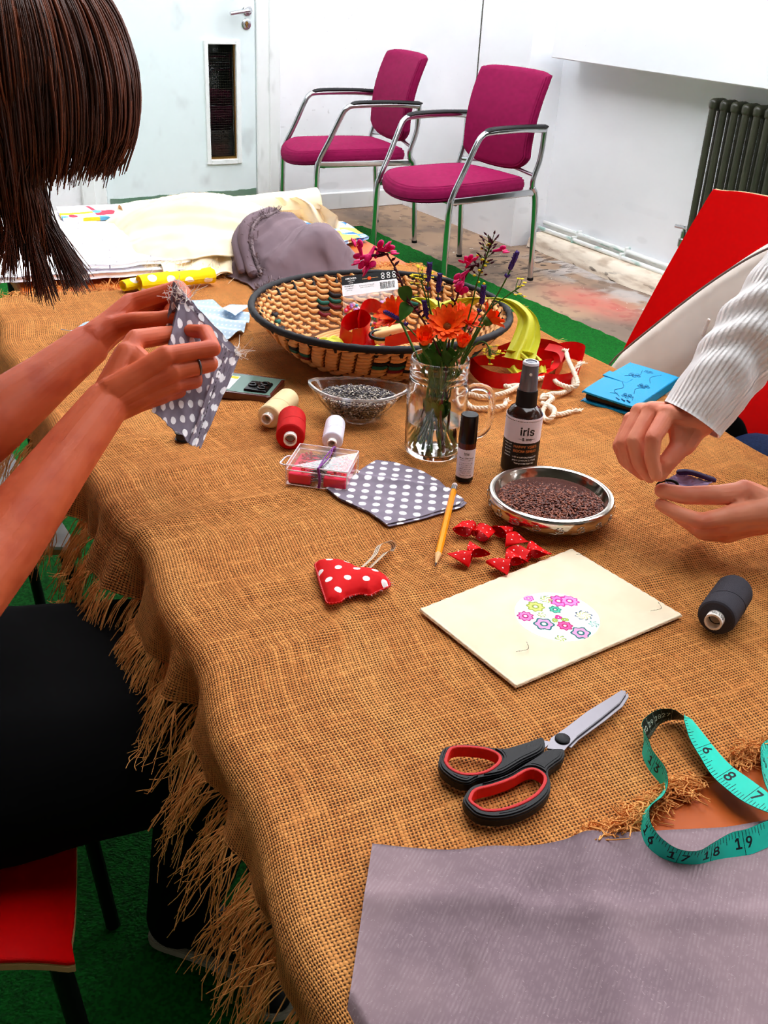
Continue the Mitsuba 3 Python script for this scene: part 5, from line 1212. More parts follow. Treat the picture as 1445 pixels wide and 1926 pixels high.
uA = [arm.near(*p) for _, p in aspots]
part(t, 'scale_lines', cat([ticks(arm, 0, [uA[0] - .0035 + (uA[1] - uA[0]) * i / 10 for i in range(-10, 10)], 10), ticks(arm, 0, [uA[1] - .0035 + (uA[2] - uA[1]) * i / 10 for i in range(0, 18)], 10)]), 'tape_ink', False, kind='stuff')
numerals(arm, aspots, .55, 0, .0088, gap=.0012)
part(t, 'scale_lines', ticks(third, 1, [third.d[-1] * (.1 + .035 * i) for i in range(24)], 10), 'tape_ink', False, kind='stuff')
numerals(third, [('3', (.6000, .3620)), ('2', (.5850, .3510))], .45, 0, .0065)
# reverse of the arch
for tx, (x, y) in (('27', (.5668, .4430)), ('28', (.5575, .4425)), ('29', (.5465, .4385)), ('30', (.5365, .4330))):
    u = ring.near(x, y); vv, ff = lettering(tx, .0052, .0001); vv = (vv - V(0, .0026, 0)) * V(-1, 1, -1)
    part(t, 'reverse_numeral', ring.print_on((vv, ff), u, .55, 0, lift=-.00034), 'tape_reverse_ink', False)
part(t, 'reverse_lines', cat([(lambda q: (ring.at(u + q[:, 0], q[:, 1], np.full(len(q), -.00036)), np.array([(0, 1, 2), (0, 2, 3), (2, 1, 0), (3, 2, 0)])))(np.array([(-.0001, 0.03), (.0001, .03), (.0001, v1), (-.0001, v1)])) for i, u in enumerate(np.arange(.010, .060, .0014)) for v1 in ([1.0] if i % 7 == 0 else [.22])]), 'tape_reverse_ink', False, kind='stuff')

# ---------------------------------------------------------------- dotted grey scrap under the pencil
dp = np.array([(.5081,.9435),(.5596,.9574),(.5649,.9668),(.6018,.9862),(.6201,.9694),(.6373,.9331),(.6415,.9075),(.6375,.8788),(.6387,.8453),(.6277,.8398),(.5716,.8354),(.5279,.8364),(.5248,.8714),(.5107,.9131)])
def flat_cloth(poly, zf, thick=.001, step=.004):
    """A cloth piece over an outline, its height given by zf(x, y); returns mesh and uv."""
    import shapely
    from scipy.spatial import Delaunay
    P = Polygon(poly).buffer(0); ring = np.array(P.segmentize(step).exterior.coords)[:-1]
    x0, y0, x1, y1 = P.bounds; gx, gy = np.meshgrid(np.arange(x0, x1, step), np.arange(y0, y1, step)); pts = np.stack([gx.ravel(), gy.ravel()], 1)
    pts = np.vstack([ring, pts[shapely.contains_xy(P.buffer(-step * .5), pts[:, 0], pts[:, 1])]])
    f = Delaunay(pts).simplices; cen = pts[f].mean(1); f = f[shapely.contains_xy(P, cen[:, 0], cen[:, 1])]
    a = pts[f[:, 1]] - pts[f[:, 0]]; b = pts[f[:, 2]] - pts[f[:, 0]]
    f = np.where((a[:, 0] * b[:, 1] - a[:, 1] * b[:, 0] > 0)[:, None], f, f[:, ::-1]); n = len(pts); k_ = len(ring); i = np.arange(k_); j = (i + 1) % k_
    z = zf(pts[:, 0], pts[:, 1])
    v = np.vstack([np.c_[pts, z + thick], np.c_[pts, z]])
    return (v, np.vstack([f, f[:, ::-1] + n, np.stack([i, i + n, j + n], 1), np.stack([i, j + n, j], 1)])), np.vstack([pts, pts])
t = thing('dotted_fabric', 'grey fabric piece with white dots lying between pin box and pencil', 'fabric')
fd = unit(V(.082, -.084, 0))
def dz_(x, y):
    d = (x - .5539) * fd[1] * -1 + (y - .9601) * fd[0]                     # distance from the ironed crease
    return SURF + .0012 + .004 * np.exp(-(np.abs(d) / .006) ** 1.2) + .0022 * meshkit.fbm(np.stack([x * 30, y * 30, x * 0], -1), 3) + .002 * np.exp(-((x - .638) ** 2 + (y - .85) ** 2) / .0004)
m_, uv_ = flat_cloth(dp, dz_); put(t + '__upper', m_, 'grey_dotted', True, uv=uv_)
m_, uv_ = flat_cloth((dp - dp.mean(0)) * 1.015 + dp.mean(0) + V(.002, -.002), lambda x, y: SURF + .0002 + .0006 * meshkit.fbm(np.stack([x * 40, y * 40, x * 0], -1), 2), .0008); put(t + '__lower', m_, 'grey_dotted', True, uv=uv_ + .004)

# ---------------------------------------------------------------- satin ribbon, rope and wallet case on the right
mat('red_satin', (204, 4, 4), .4, specular=.25)
t = thing('red_ribbon', 'loops of bright red satin ribbon on the burlap beside the rope', 'ribbon')
ribbon(t, 'loop', [(.905, 1.215, .735), (.893, 1.195, .737), (.890, 1.165, .733), (.900, 1.140, .731), (.925, 1.128, .730), (.955, 1.136, .730)], .024, (.05, .12, 1), 'red_satin')
ribbon(t, 'loop', [(.893, 1.2, .740), (.915, 1.196, .742), (.938, 1.178, .742), (.960, 1.158, .740), (.985, 1.150, .738), (1.015, 1.152, .738)], .018, (-.1, -.2, 1), 'red_satin')
ribbon(t, 'loop', [(.975, 1.240, .732), (1.012, 1.232, .742), (1.040, 1.214, .745), (1.055, 1.19, .744), (1.048, 1.162, .740), (1.020, 1.135, .735), (.995, 1.118, .731)], .026, (-.2, -.3, .8), 'red_satin')
ribbon(t, 'loop', [(1.020, 1.205, .728), (1.055, 1.20, .733), (1.082, 1.19, .738), (1.088, 1.165, .740), (1.068, 1.14, .738), (1.040, 1.115, .732), (1.012, 1.098, .729), (.985, 1.095, .729), (.965, 1.108, .729)], .028, (.25, .1, .9), 'red_satin')
ribbon(t, 'loop', [(.955, 1.12, .7275), (.985, 1.135, .729), (1.02, 1.15, .731), (1.05, 1.172, .734), (1.062, 1.2, .735)], .020, (.5, -.6, .35), 'red_satin')
ribbon(t, 'loop', [(1.035, 1.19, .750), (1.042, 1.165, .751), (1.03, 1.14, .744)], .014, (.6, .1, .5), 'red_satin')
mat('rope_cotton', (236, 220, 198), .8)
t = thing('cotton_rope', 'tangled length of twisted cream cotton rope on the burlap', 'rope')
rope1 = [(.8662,1.069),(.8484,1.0548),(.821,1.0697),(.8128,1.0816),(.8185,1.1071),(.84,1.1207),(.8505,1.1045),(.8729,1.0946),(.8996,1.1004),(.928,1.1211),(.9101,1.1228),(.9021,1.1172),(.9119,1.11),(.9322,1.1132),(.9568,1.1147),(.9801,1.1077),(.9771,1.0844),(.9854,1.0658),(.9949,1.0646),(1.0078,1.0894),(1.022,1.1211),(1.0368,1.144)]
rope2 = [(1.0351,1.1122),(1.0203,1.1027),(1.0003,1.0804),(.9683,1.0673),(.939,1.0597),(.9261,1.0596),(.9383,1.0717),(.9325,1.0454),(.9117,1.0321),(.8934,1.0184),(.8831,.9963),(.8911,.9927),(.9079,1.0119),(.9183,1.0403),(.9161,1.047),(.9089,1.0223),(.9101,1.0055),(.9348,1.0053)]
def twisted(pts, zs, r=.0034):
    p = spline(np.c_[np.array(pts), zs], 420); tt, N, B = frames(p); d = np.concatenate([[0], np.cumsum(np.linalg.norm(np.diff(p, axis=0), axis=1))]); out = []
    for k_ in range(3):
        a = d * 2 * np.pi / .016 + k_ * 2.094; out.append(tube(p + (N * np.cos(a)[:, None] + B * np.sin(a)[:, None]) * r * .52, r * .60, 7))
    return cat(out)
g = np.random.default_rng(8)
z1 = SURF + .0042 + .004 * (np.sin(np.arange(22) * 1.9) > .4); z1[-4:] = [.738, .745, .752, .754]; z1[14:18] = .733
z2 = SURF + .0042 + .006 * (np.sin(np.arange(18) * 1.7 + 1) > .3); z2[0] = .745
for p_, z_ in ((rope1, z1), (rope2, z2)): 
    k = part(t, 'strand', twisted(p_, z_), 'rope_cotton', True)
    for e, e2, zz in ((p_[-1], p_[-2], z_[-1]), (p_[0], p_[1], z_[0])):
        d = unit(V(e[0] - e2[0], e[1] - e2[1], 0)); part(k, 'frayed_end', cat([tube([V(*e, zz), V(*e, zz) + d * .008 + g.normal(size=3) * .0015, V(*e, max(zz, SURF + .003)) + d * .015 + g.normal(size=3) * V(.0035, .0035, .001)], .0007, 4) for _ in range(26)]), 'rope_cotton', True, kind='stuff')
mat('case_blue', (4, 138, 190), .55, bump=(proc(lambda p, n, uv: noise(p.x * 900, p.y * 900, p.z * 900) * .0002, 4e-4), 1.0)); mat('case_blue_dark', (2, 84, 124), .6)
t = thing('phone_wallet', 'turquoise blue flip phone wallet embossed with flowers, beside the rope', 'phone case')
c0, c1 = V(.9795, 1.0363, 0), V(1.0126, .9595, 0); ex_ = unit(c1 - c0); wl = np.linalg.norm(c1 - c0); ey_ = np.cross((0, 0, 1), ex_); CR = np.stack([ex_, ey_, V(0, 0, 1)], 1)
if ey_[0] < 0: ey_ = -ey_; CR = np.stack([-ex_ * -1, ey_, V(0, 0, 1)], 1)
cl = .170; incs = lambda m: xf(m, np.stack([ex_, ey_, V(0, 0, 1)], 1), V(c0[0], c0[1], SURF))
if np.linalg.det(np.stack([ex_, ey_, V(0, 0, 1)], 1)) < 0: incs = lambda m: (lambda q: (q[0], q[1][:, ::-1]))(xf(m, np.stack([ex_, ey_, V(0, 0, 1)], 1), V(c0[0], c0[1], SURF)))
rr_ = lambda w, l, r, o=0.0: outline([(o, r), (o, l - r), (o + r * .3, l - r * .3), (o + r, l), (w - r, l), (w - r * .3, l - r * .3), (w, l - r), (w, r), (w - r * .3, r * .3), (w - r, 0), (o + r, 0), (o + r * .3, r * .3)], 96)
part(t, 'back_cover', incs(prism(rr_(wl, cl, .010), .0005, .0035, .0008)), 'case_blue', 40)
def front_cover():
    v, f = prism(rr_(wl, cl, .010), 0, .0032, .0009); v = np.array(v); v[:, 2] += .0150 - .0035 * (v[:, 0] / wl) + .0010 * np.sin(v[:, 1] * 30); return v, f
part(t, 'front_cover', incs(front_cover()), 'case_blue', 40)
part(t, 'spine', incs(xf(rbox(.0045, cl - .014, .0150, .0020), t=(wl - .0015, cl / 2, .0080))), 'case_blue', 40)
part(t, 'phone_body', incs(xf(rbox(wl - .010, cl - .008, .0100, .003), t=(wl / 2 - .001, cl / 2, .0088))), 'gloss_black', 40)
part(t, 'clasp_strap', incs(xf(rbox(.040, .024, .0024, .0011), RY(5), (.016, cl * .52, .0182))), 'case_blue', 40)
part(t, 'stud', incs(xf(lathe([(0, 0), (.0022, 0), (.0018, .0012), (0, .0014)], 14), RX(90), (wl - .004, -.0002, .0085))), 'steel', 40)
def emboss(pts, r=.00045):
    return tube(spline([V(x, y, .0184 - .0035 * (x / wl) + .0010 * math.sin(y * 30)) for x, y in pts], 40), r, 5)
pet = []
for cx0, cy0, s_ in ((.058, .030, .007), (.030, .120, .008), (.060, .085, .008), (.040, .150, .006)):
    for i in range(5):
        a = i * 1.257; pet.append(emboss([(cx0 + s_ * .2 * math.cos(a), cy0 + s_ * .2 * math.sin(a)), (cx0 + s_ * math.cos(a - .35), cy0 + s_ * math.sin(a - .35)), (cx0 + s_ * 1.15 * math.cos(a), cy0 + s_ * 1.15 * math.sin(a)), (cx0 + s_ * math.cos(a + .35), cy0 + s_ * math.sin(a + .35)), (cx0 + s_ * .2 * math.cos(a), cy0 + s_ * .2 * math.sin(a))]))
for q in ([(.050, .020), (.035, .035), (.040, .055), (.030, .075)], [(.062, .045), (.056, .065), (.064, .085)], [(.020, .105), (.035, .125), (.030, .15)], [(.062, .105), (.052, .130), (.060, .155)], [(.044, .028), (.034, .022)], [(.070, .020), (.066, .034)]): pet.append(emboss(q))
part(t, 'embossed_flowers', incs(cat(pet)), 'case_blue_dark', True, kind='stuff')
part(t, 'cut_slots', incs(cat([xf(tube([V(-.004, 0, 0), V(.004, 0, 0)], .0010, 6), RZ(-35), (.052 + .008 * i, .010 + .001 * i, .0165)) for i in range(3)])), 'case_blue_dark', True, kind='stuff')

# ---------------------------------------------------------------- fabrics at the far end
def patchy(uv, cols, s, cut):
    c = mi.Color3f(*lin(246, 244, 248))
    for i, q in enumerate(cols):
        c = mix(c, lin(*q), smoothstep(cut, cut + .04, noise(uv.x * s + i * 31, uv.y * s + i * 17, i * 7)))
    return c
mat('white_speckled', proc(lambda p, n, uv: mix(lin(248, 246, 250), lin(96, 84, 110), dots(uv, .026, .0017, .3) * smoothstep(.3, .5, noise(uv.x * 90, uv.y * 90)))), .8)
mat('blue_floral', proc(lambda p, n, uv: patchy(uv, [(90, 150, 220), (60, 110, 190), (150, 190, 235), (190, 160, 90)], 40, .66)), .8)
mat('bright_floral', proc(lambda p, n, uv: patchy(uv, [(240, 200, 40), (220, 60, 80), (90, 160, 200)], 34, .74)), .8)
mat('pale_blue_cotton', proc(lambda p, n, uv: mix(lin(186, 206, 222), lin(226, 236, 244), dots(uv, .0085, .0018, .9))), .85)
LAST = [None, None]
def sheet_over(key, name, corners, zf, m, nu=60, nv=60, thick=.002, rag=.004, seed=0):
    c = np.array(corners, float); u, v = np.meshgrid(np.linspace(0, 1, nu), np.linspace(0, 1, nv), indexing='ij')
    P2 = ((1 - u) * (1 - v))[..., None] * c[0] + (u * (1 - v))[..., None] * c[1] + (u * v)[..., None] * c[2] + ((1 - u) * v)[..., None] * c[3]
    P2 = P2 + rag * (meshkit.fbm(np.stack([P2[..., 0] * 14, P2[..., 1] * 14, u * 0 + seed], -1), 3, seed)[..., None] - .5) * V(2, 2)
    z = zf(P2[..., 0], P2[..., 1], u, v); LAST[:] = [P2, z]; m_, uv = shell(np.dstack([P2, z]), thick, P2)
    k_ = number(f'{key}__{name}') if name else key; put(k_, m_, m, True, uv=uv); return k_
FB = lambda x, y, s, sd: meshkit.fbm(np.stack([x * s, y * s, x * 0 + sd], -1), 3, sd)
t = thing('speckled_cloth', 'white cloth with small dark specks spread over the far left table end', 'cloth')
sheet_over(t, 'layer', [(.295, 1.935), (.690, 1.870), (.80, 2.415), (.355, 2.44)], lambda x, y, u, v: TOP + .010 + .010 * FB(x, y, 7, 1) + .004 * np.sin(y * 40 + x * 20) * v, 'white_speckled', thick=.009, rag=.012, seed=1)
sheet_over(t, 'layer', [(.50, 1.925), (.70, 1.885), (.80, 2.40), (.52, 2.41)], lambda x, y, u, v: TOP + .024 + .012 * FB(x, y, 9, 2), 'white_speckled', thick=.006, rag=.012, seed=2)
t = thing('blue_floral_cloth', 'white cloth with blue flowers under the right end of the cream calico', 'cloth')
sheet_over(t, None, [(.98, 1.93), (1.185, 2.02), (1.205, 2.37), (.86, 2.39)], lambda x, y, u, v: TOP + .006 + .010 * FB(x, y, 9, 3), 'blue_floral', thick=.006, rag=.010, seed=3)
t = thing('bright_floral_cloth', 'white cloth with yellow and red flowers peeping behind the speckled cloth', 'cloth')
sheet_over(t, None, [(.56, 2.27), (.72, 2.26), (.74, 2.39), (.58, 2.40)], lambda x, y, u, v: TOP + .036 + .004 * FB(x, y, 9, 4), 'bright_floral', thick=.006, seed=4)
t = thing('calico_heap', 'heap of folded cream calico at the far end of the table', 'fabric')
def folds(x, y, d, freq, sd, amp):
    """Long soft folds running across the direction d, irregular in spacing."""
    w = x * d[0] + y * d[1] + .055 * FB(x, y, 4, sd); q = FB(w * 3.1, w * 0, freq / 3, sd + 3)
    return amp * (1 - np.abs(2 * q - 1) ** .8) + amp * .35 * np.sin(w * freq * 2.1)
def calico(x, y, u, v):
    base = np.sin(np.pi * np.clip(u, 0, 1)) ** .6 * np.sin(np.pi * np.clip(v * .95 + .05, 0, 1)) ** .7
    return TOP + .016 + .064 * base + folds(x, y, (.55, .83), 18, 5, .028) * base
sheet_over(t, 'heap', [(.615, 1.905), (.935, 1.84), (1.12, 2.22), (.66, 2.46)], calico, 'cream_calico', 90, 90, .003, .020, 5)
sheet_over(t, 'lower_fold', [(.640, 1.845), (.805, 1.815), (.900, 2.02), (.690, 2.08)], lambda x, y, u, v: TOP + .013 + .046 * np.sin(np.pi * np.clip(v * .55, 0, 1)) * (.55 + .45 * np.sin(np.pi * u)) + .006 * np.sin((x - y) * 80), 'cream_calico', 60, 50, .003, .012, 6)
def roll(p0, p1, r0, r1, flat, turns=2.2):
    a = np.linspace(0, turns * 2 * np.pi, 90); s = np.linspace(0, 1, 40); p0, p1 = V(*p0), V(*p1); d = unit(p1 - p0); sd = unit(np.cross(d, (0, 0, 1))); up = np.cross(sd, d)
    rr = (1 - .16 * a / 6.28)[None, :] * (r0 + (r1 - r0) * s)[:, None] * (1 + .06 * np.sin(a * 3)[None] * np.sin(s * 9)[:, None])
    P = (p0 + (p1 - p0) * s[:, None])[:, None] + sd * (rr * np.cos(a))[..., None] + up * (rr * flat * np.sin(a))[..., None]
    return shell(P, .0016)[0]
part(t, 'rolled_end', roll((.86, 2.21, .765), (1.118, 2.150, .778), .024, .046, .85), 'cream_calico', True)
part(t, 'rolled_end', roll((.70, 2.31, .752), (1.08, 2.29, .760), .026, .026, .7), 'cream_calico', True)
part(t, 'hanging_corner', tail([(1.035, 2.135, .80), (1.065, 2.12, .785), (1.095, 2.10, .76), (1.12, 2.085, .735)], [.030, .045, .045, .02], 5), 'cream_calico', True)
g = np.random.default_rng(6)
part(t, 'frayed_threads', cat([tube(spline([(lambda q: V(q[0], q[1], TOP + .02 + .02 * g.random()))(V(.62, 1.90) + V(.19, -.06) * w), V(.62, 1.90, TOP + .012) + V(.19, -.06, 0) * w + V(*(g.normal(size=2) * .012), .004), V(.62, 1.88, TOP + .006) + V(.19, -.06, 0) * w + V(*(g.normal(size=2) * .02), .0)], 12), .00045, 4) for w in g.random(60)]), 'rope_cotton', True, kind='stuff')
t = thing('mauve_cloth', 'crumpled grey mauve cloth with frayed seams against the calico', 'cloth')
def mauve(x, y, u, v):
    base = np.sin(np.pi * np.clip(u * .94 + .03, 0, 1)) ** .6 * np.sin(np.pi * np.clip(v * .9 + .06, 0, 1)) ** .6
    edge = np.clip(np.minimum(np.minimum(u, 1 - u), np.minimum(v, 1 - v)) * 4.5, 0, 1); edge = np.sin(edge * np.pi / 2)
    return TOP + .0085 + edge * (.006 + .050 * base + folds(x, y, (.75, -.66), 24, 8, .032) * base ** .5)
sheet_over(t, 'heap', [(.772, 1.735), (1.075, 1.80), (1.070, 2.12), (.742, 1.94)], mauve, 'grey_mauve', 110, 110, .003, .016, 8)
def seam_fold(pts, w, seed):
    return tail(pts, w, seed)
g = np.random.default_rng(16)
_hp, _hz = LAST[0].reshape(-1, 2), LAST[1].ravel()
def on_heap(x, y, up): return V(x, y, _hz[np.argmin((_hp[:, 0] - x) ** 2 + (_hp[:, 1] - y) ** 2)] + up)
sm = spline([on_heap(x, y, .004) for x, y in ((.800, 1.765), (.806, 1.80), (.812, 1.835), (.830, 1.872), (.862, 1.905), (.902, 1.935), (.935, 1.975))], 130)
fl = spline([on_heap(x, y, .010) for x, y in ((.778, 1.80), (.786, 1.84), (.802, 1.88), (.834, 1.92), (.872, 1.955))], 60)
part(t, 'rolled_fold', tube(fl, np.r_[.004, np.linspace(.010, .016, 58), .006], 12, .7), 'grey_mauve', True)
part(t, 'rolled_fold', tube(sm - V(.014, -.006, .002), np.r_[.004, np.linspace(.010, .014, 128), .006], 12, .8), 'grey_mauve', True)
part(t, 'frayed_seam', cat([tube(sm, .0035, 6)] + [tube([sm[i], sm[i] + g.normal(size=3) * .006, sm[i] + g.normal(size=3) * .009], .0006, 4) for i in g.integers(0, 130, 220)]), 'grey_fray', True, kind='stuff')
e_ = spline([V(.775, 1.735, .722), V(.80, 1.738, .722), V(.84, 1.745, .724)], 60)
part(t, 'frayed_seam', cat([tube([e_[i], e_[i] + V(0, 0, .008) * g.random() + g.normal(size=3) * .006, e_[i] + V(0, -.01, -.002) + g.normal(size=3) * .006], .0007, 4) for i in g.integers(0, 60, 160)]), 'grey_fray', True, kind='stuff')
t = thing('yellow_dotted_roll', 'rolled yellow fabric with white dots in front of the calico heap', 'fabric')
def yroll(p0, p1, r, flat):
    a = np.linspace(0, 4.2 * np.pi, 80); s = np.linspace(0, 1, 30); p0, p1 = V(*p0), V(*p1); d = unit(p1 - p0); sd = unit(np.cross(d, (0, 0, 1))); up = np.cross(sd, d)
    rr = r * (1 - .10 * a / 6.28)[None, :] * (1 + .07 * np.sin(s * 7)[:, None]); P = (p0 + (p1 - p0) * s[:, None])[:, None] + sd * (rr * np.cos(a))[..., None] + up * (rr * flat * np.sin(a))[..., None]
    return shell(P, .0012, np.stack(np.broadcast_arrays(s[:, None] * np.linalg.norm(p1 - p0), a[None] * r), -1))
m_, uv_ = yroll((.570, 1.800, .738), (.716, 1.806, .738), .017, .85); put(t + '__roll', m_, 'yellow_dotted', True, uv=uv_)
m_, uv_ = yroll((.545, 1.818, .731), (.640, 1.838, .734), .013, .75); put(t + '__fold', m_, 'yellow_dotted', True, uv=uv_)
t = thing('pale_blue_scrap', 'pale blue dotted cotton scrap lying beyond the dotted cloth being sewn', 'fabric')
m_, uv_ = flat_cloth([(.3775, 1.6166), (.4008, 1.5926), (.47, 1.60), (.56, 1.53), (.602, 1.4808), (.6404, 1.494), (.6812, 1.5536), (.6994, 1.5947), (.6713, 1.6043), (.6633, 1.6767), (.6079, 1.7159), (.5, 1.6368)], lambda x, y: SURF + .002 + .010 * FB(x, y, 16, 3) + .004 * np.sin((x * .8 + y * .6) * 140), .001); put(t + '__scrap', m_, 'pale_blue_cotton', True, uv=uv_)
m_, uv_ = flat_cloth([(.655, 1.555), (.6994, 1.5947), (.6713, 1.6143), (.650, 1.60)], lambda x, y: SURF + .014 + .006 * FB(x, y, 30, 6), .001); put(t + '__turned_corner', m_, 'pale_blue_cotton', True, uv=uv_)
t = thing('dark_thread_bobbin', 'small dark bobbin half hidden under the corner of the held dotted fabric', 'bobbin')
part(t, 'spool', xf(lathe([(0, 0), (.010, 0), (.010, .0015), (.005, .002), (.005, .009), (.010, .0095), (.010, .011), (0, .011)], 24), None, (.408, 1.150, SURF)), 'soft_black', 40)
part(t, 'thread', xf(closed_lathe([(.005, .002), (.0085, .002), (.0085, .009), (.005, .009)], 24), None, (.408, 1.150, SURF)), 'thread_grey', 40)
# ---------------------------------------------------------------- stacking chairs
mat('red_laminate', (204, 0, 2), .35, specular=.15); mat('white_laminate', (236, 236, 238), .35); mat('ply_edge', (196, 150, 100), .6); mat('black_tube', (13, 13, 14), .35)
def stack_chair(label, loc, deg, m, tilt=14, back_h=(.68, .93), wide=0.0):
    t = thing('stacking_chair', label, 'chair'); R = RZ(deg); W = lambda q: xf(q, R, loc)
    seat = outline([(-.19, -.17), (-.17, -.19), (.16, -.205), (.19, -.18), (.195, 0), (.19, .18), (.16, .205), (-.17, .19), (-.19, .17)], 90)
    def bend(z0, z1, sh=0):
        v, f = tri(Manifold(MMesh(*[np.asarray(q, d) for q, d in zip(prism(shrink(seat, -sh) if sh else seat, z0, z1, .002), (np.float32, np.uint32))])).refine_to_length(.03))
        v[:, 2] -= 3.0 * np.clip(v[:, 0] - .10, 0, 1) ** 2; return v, f
    s_ = part(t, 'seat', W(bend(.446, .452)), m, 40); part(s_, 'ply_edge', W(bend(.436, .4465)), 'ply_edge', 40)
    bk = outline([(-.15 - wide, back_h[0]), (-.19 - wide, back_h[0] + .03), (-.195, back_h[1] - .04), (-.165, back_h[1] - .004), (0, back_h[1]), (.165, back_h[1] - .004), (.195, back_h[1] - .04), (.19 + wide, back_h[0] + .03), (.15 + wide, back_h[0]), (0, back_h[0] - .005)], 110)
    def bback(w0, w1):
        v, f = tri(Manifold(MMesh(*[np.asarray(q, d) for q, d in zip(prism(bk, w0, w1, .002), (np.float32, np.uint32))])).refine_to_length(.03))
        u, h, w = v[:, 0], v[:, 1], v[:, 2]; return np.stack([-.20 - (h - .45) * math.tan(math.radians(tilt)) + w + .5 * u**2, u, h], 1), f
    b_ = part(t, 'backrest', W(bback(.004, .008)), m, 40); part(b_, 'ply_edge', W(bback(-.004, .0042)), 'ply_edge', 40)
    for s in (-1, 1):
        y = s * .17; bx = lambda h: -.20 - (h - .45) * math.tan(math.radians(tilt)) - .006 + .5 * .17**2
        part(t, 'leg', W(tube(spline([V(.15, y, .43), V(.168, y, .42), V(.18, y * 1.05, .36), V(.21, y * 1.1, .012)], 30), .0105, 10)), 'black_tube', 50)
        part(t, 'leg', W(tube(spline([V(-.16, y, .43), V(-.185, y, .42), V(-.20, y * 1.05, .36), V(-.25, y * 1.1, .012)], 30), .0105, 10)), 'black_tube', 50)
        part(t, 'back_upright', W(tube(spline([V(.14, y, .431), V(-.13, y, .431), V(-.19, y, .45), V(bx(.6), y, .6), V(bx(.88), y, .88)], 40), .0105, 10)), 'black_tube', 50)
    return t
stack_chair('red stacking chair with black legs under the person in black', (-.022, .932, 0), -15.5, 'red_laminate')
stack_chair('white stacking chair with black legs tucked at the far left table side', (.13, 1.63, 0), 2, 'white_laminate')
stack_chair('red stacking chair behind the beige bag, its tall back panel leaning by the radiator', (1.094, 1.092, 0), 183, 'red_laminate', 23, (.60, .955), .03)
stack_chair('red stacking chair under the person in the white knit top', (1.36, .62, 0), 180, 'red_laminate')

# ---------------------------------------------------------------- beige bag on the right-hand chair
mat('beige_canvas', proc(lambda p, n, uv: mix(lin(206, 196, 186), lin(188, 178, 168), fbm(p.x * 20, p.y * 20, p.z * 20, 4))), .75); mat('grey_piping', (120, 114, 112), .6)
t = thing('shoulder_bag', 'large beige piped bag leaning against the red chair back', 'bag')
bag2 = [(1.29, .47), (1.275, .60), (1.250, .675), (1.215, .725), (1.090, .870), (.995, .955), (.92, .985), (.875, .965), (.865, .91), (.93, .77), (1.01, .68), (1.02, .56), (1.02, .47)]
bo2 = outline(bag2, 160)
m_, _ = puff(Polygon(bo2), .085, 0, .012, .5); v, f = m_
part(t, 'body', (np.stack([1.315 - v[:, 2] - (0.9 - v[:, 1]) * .22 + .017, v[:, 0], v[:, 1]], 1), f[:, ::-1]), 'beige_canvas', True)
pp = np.array([p + (p - bo2.mean(0)) * -.10 for p in bo2])
on_front = lambda q: V(1.315 - .064 - (0.9 - q[1]) * .22 + .017, q[0], q[1])
part(t, 'piping', tube(np.array([on_front(q) for q in pp]), .0018, 6, closed=True), 'grey_piping', True)
part(t, 'zip_tab', xf(rbox(.004, .006, .030, .0018), RX(12), on_front((1.05, .80)) + V(-.014, 0, 0)), 'white_core', 40)

mat('black_wool', (8, 8, 9), .95, specular=.05)
t = thing('black_garment', 'black garment bundled on the chair seat behind the white sleeve', 'garment')
crumple(t, 'bundle', (1.225, .985), .085, .085, .455, .275, 41, 'black_wool', 5, thick=.004)
# ---------------------------------------------------------------- people
def skin(name, c1, c2, moles=()):
    def fn(p, n, uv):
        c = mix(lin(*c1), lin(*c2), smoothstep(.35, .75, fbm(p.x * 38, p.y * 38, p.z * 38, 3)))
        for x, y, z in moles:
            c = mix(c, lin(70, 24, 16), smoothstep(.0016, .0009, dr.sqrt(dr.square(p.x - x) + dr.square(p.y - y) + dr.square(p.z - z))))
        return c
    mat(name, proc(fn), .5, specular=.35, bump=(proc(lambda p, n, uv: noise(p.x * 700, p.y * 700, p.z * 700) * .00012, 3e-4), 1.0))
def chain(seg, *pr):
    sp = [Manifold.sphere(r, seg).translate(tuple(map(float, p))) for p, r in pr]
    return [Manifold.batch_hull([a, b]) for a, b in zip(sp[:-1], sp[1:])]
ADD = __import__('manifold3d').OpType.Add
def unite(ms, edge): return Manifold.batch_boolean(ms, ADD).refine_to_length(edge)
def smooth_skin(ms, it=10):
    v, f = tri(Manifold.batch_boolean(ms, ADD)); q = trimesh.Trimesh(v, f, process=True)
    trimesh.smoothing.filter_taubin(q, lamb=.5, nu=.53, iterations=it); return np.array(q.vertices), np.array(q.faces)
FR = dict(thumb=(.0125, .0108, .0098, .0082), index=(.0102, .0088, .0080, .0066), mid=(.0104, .0090, .0081, .0068), ring=(.0100, .0085, .0077, .0065), pink=(.0090, .0076, .0069, .0058))
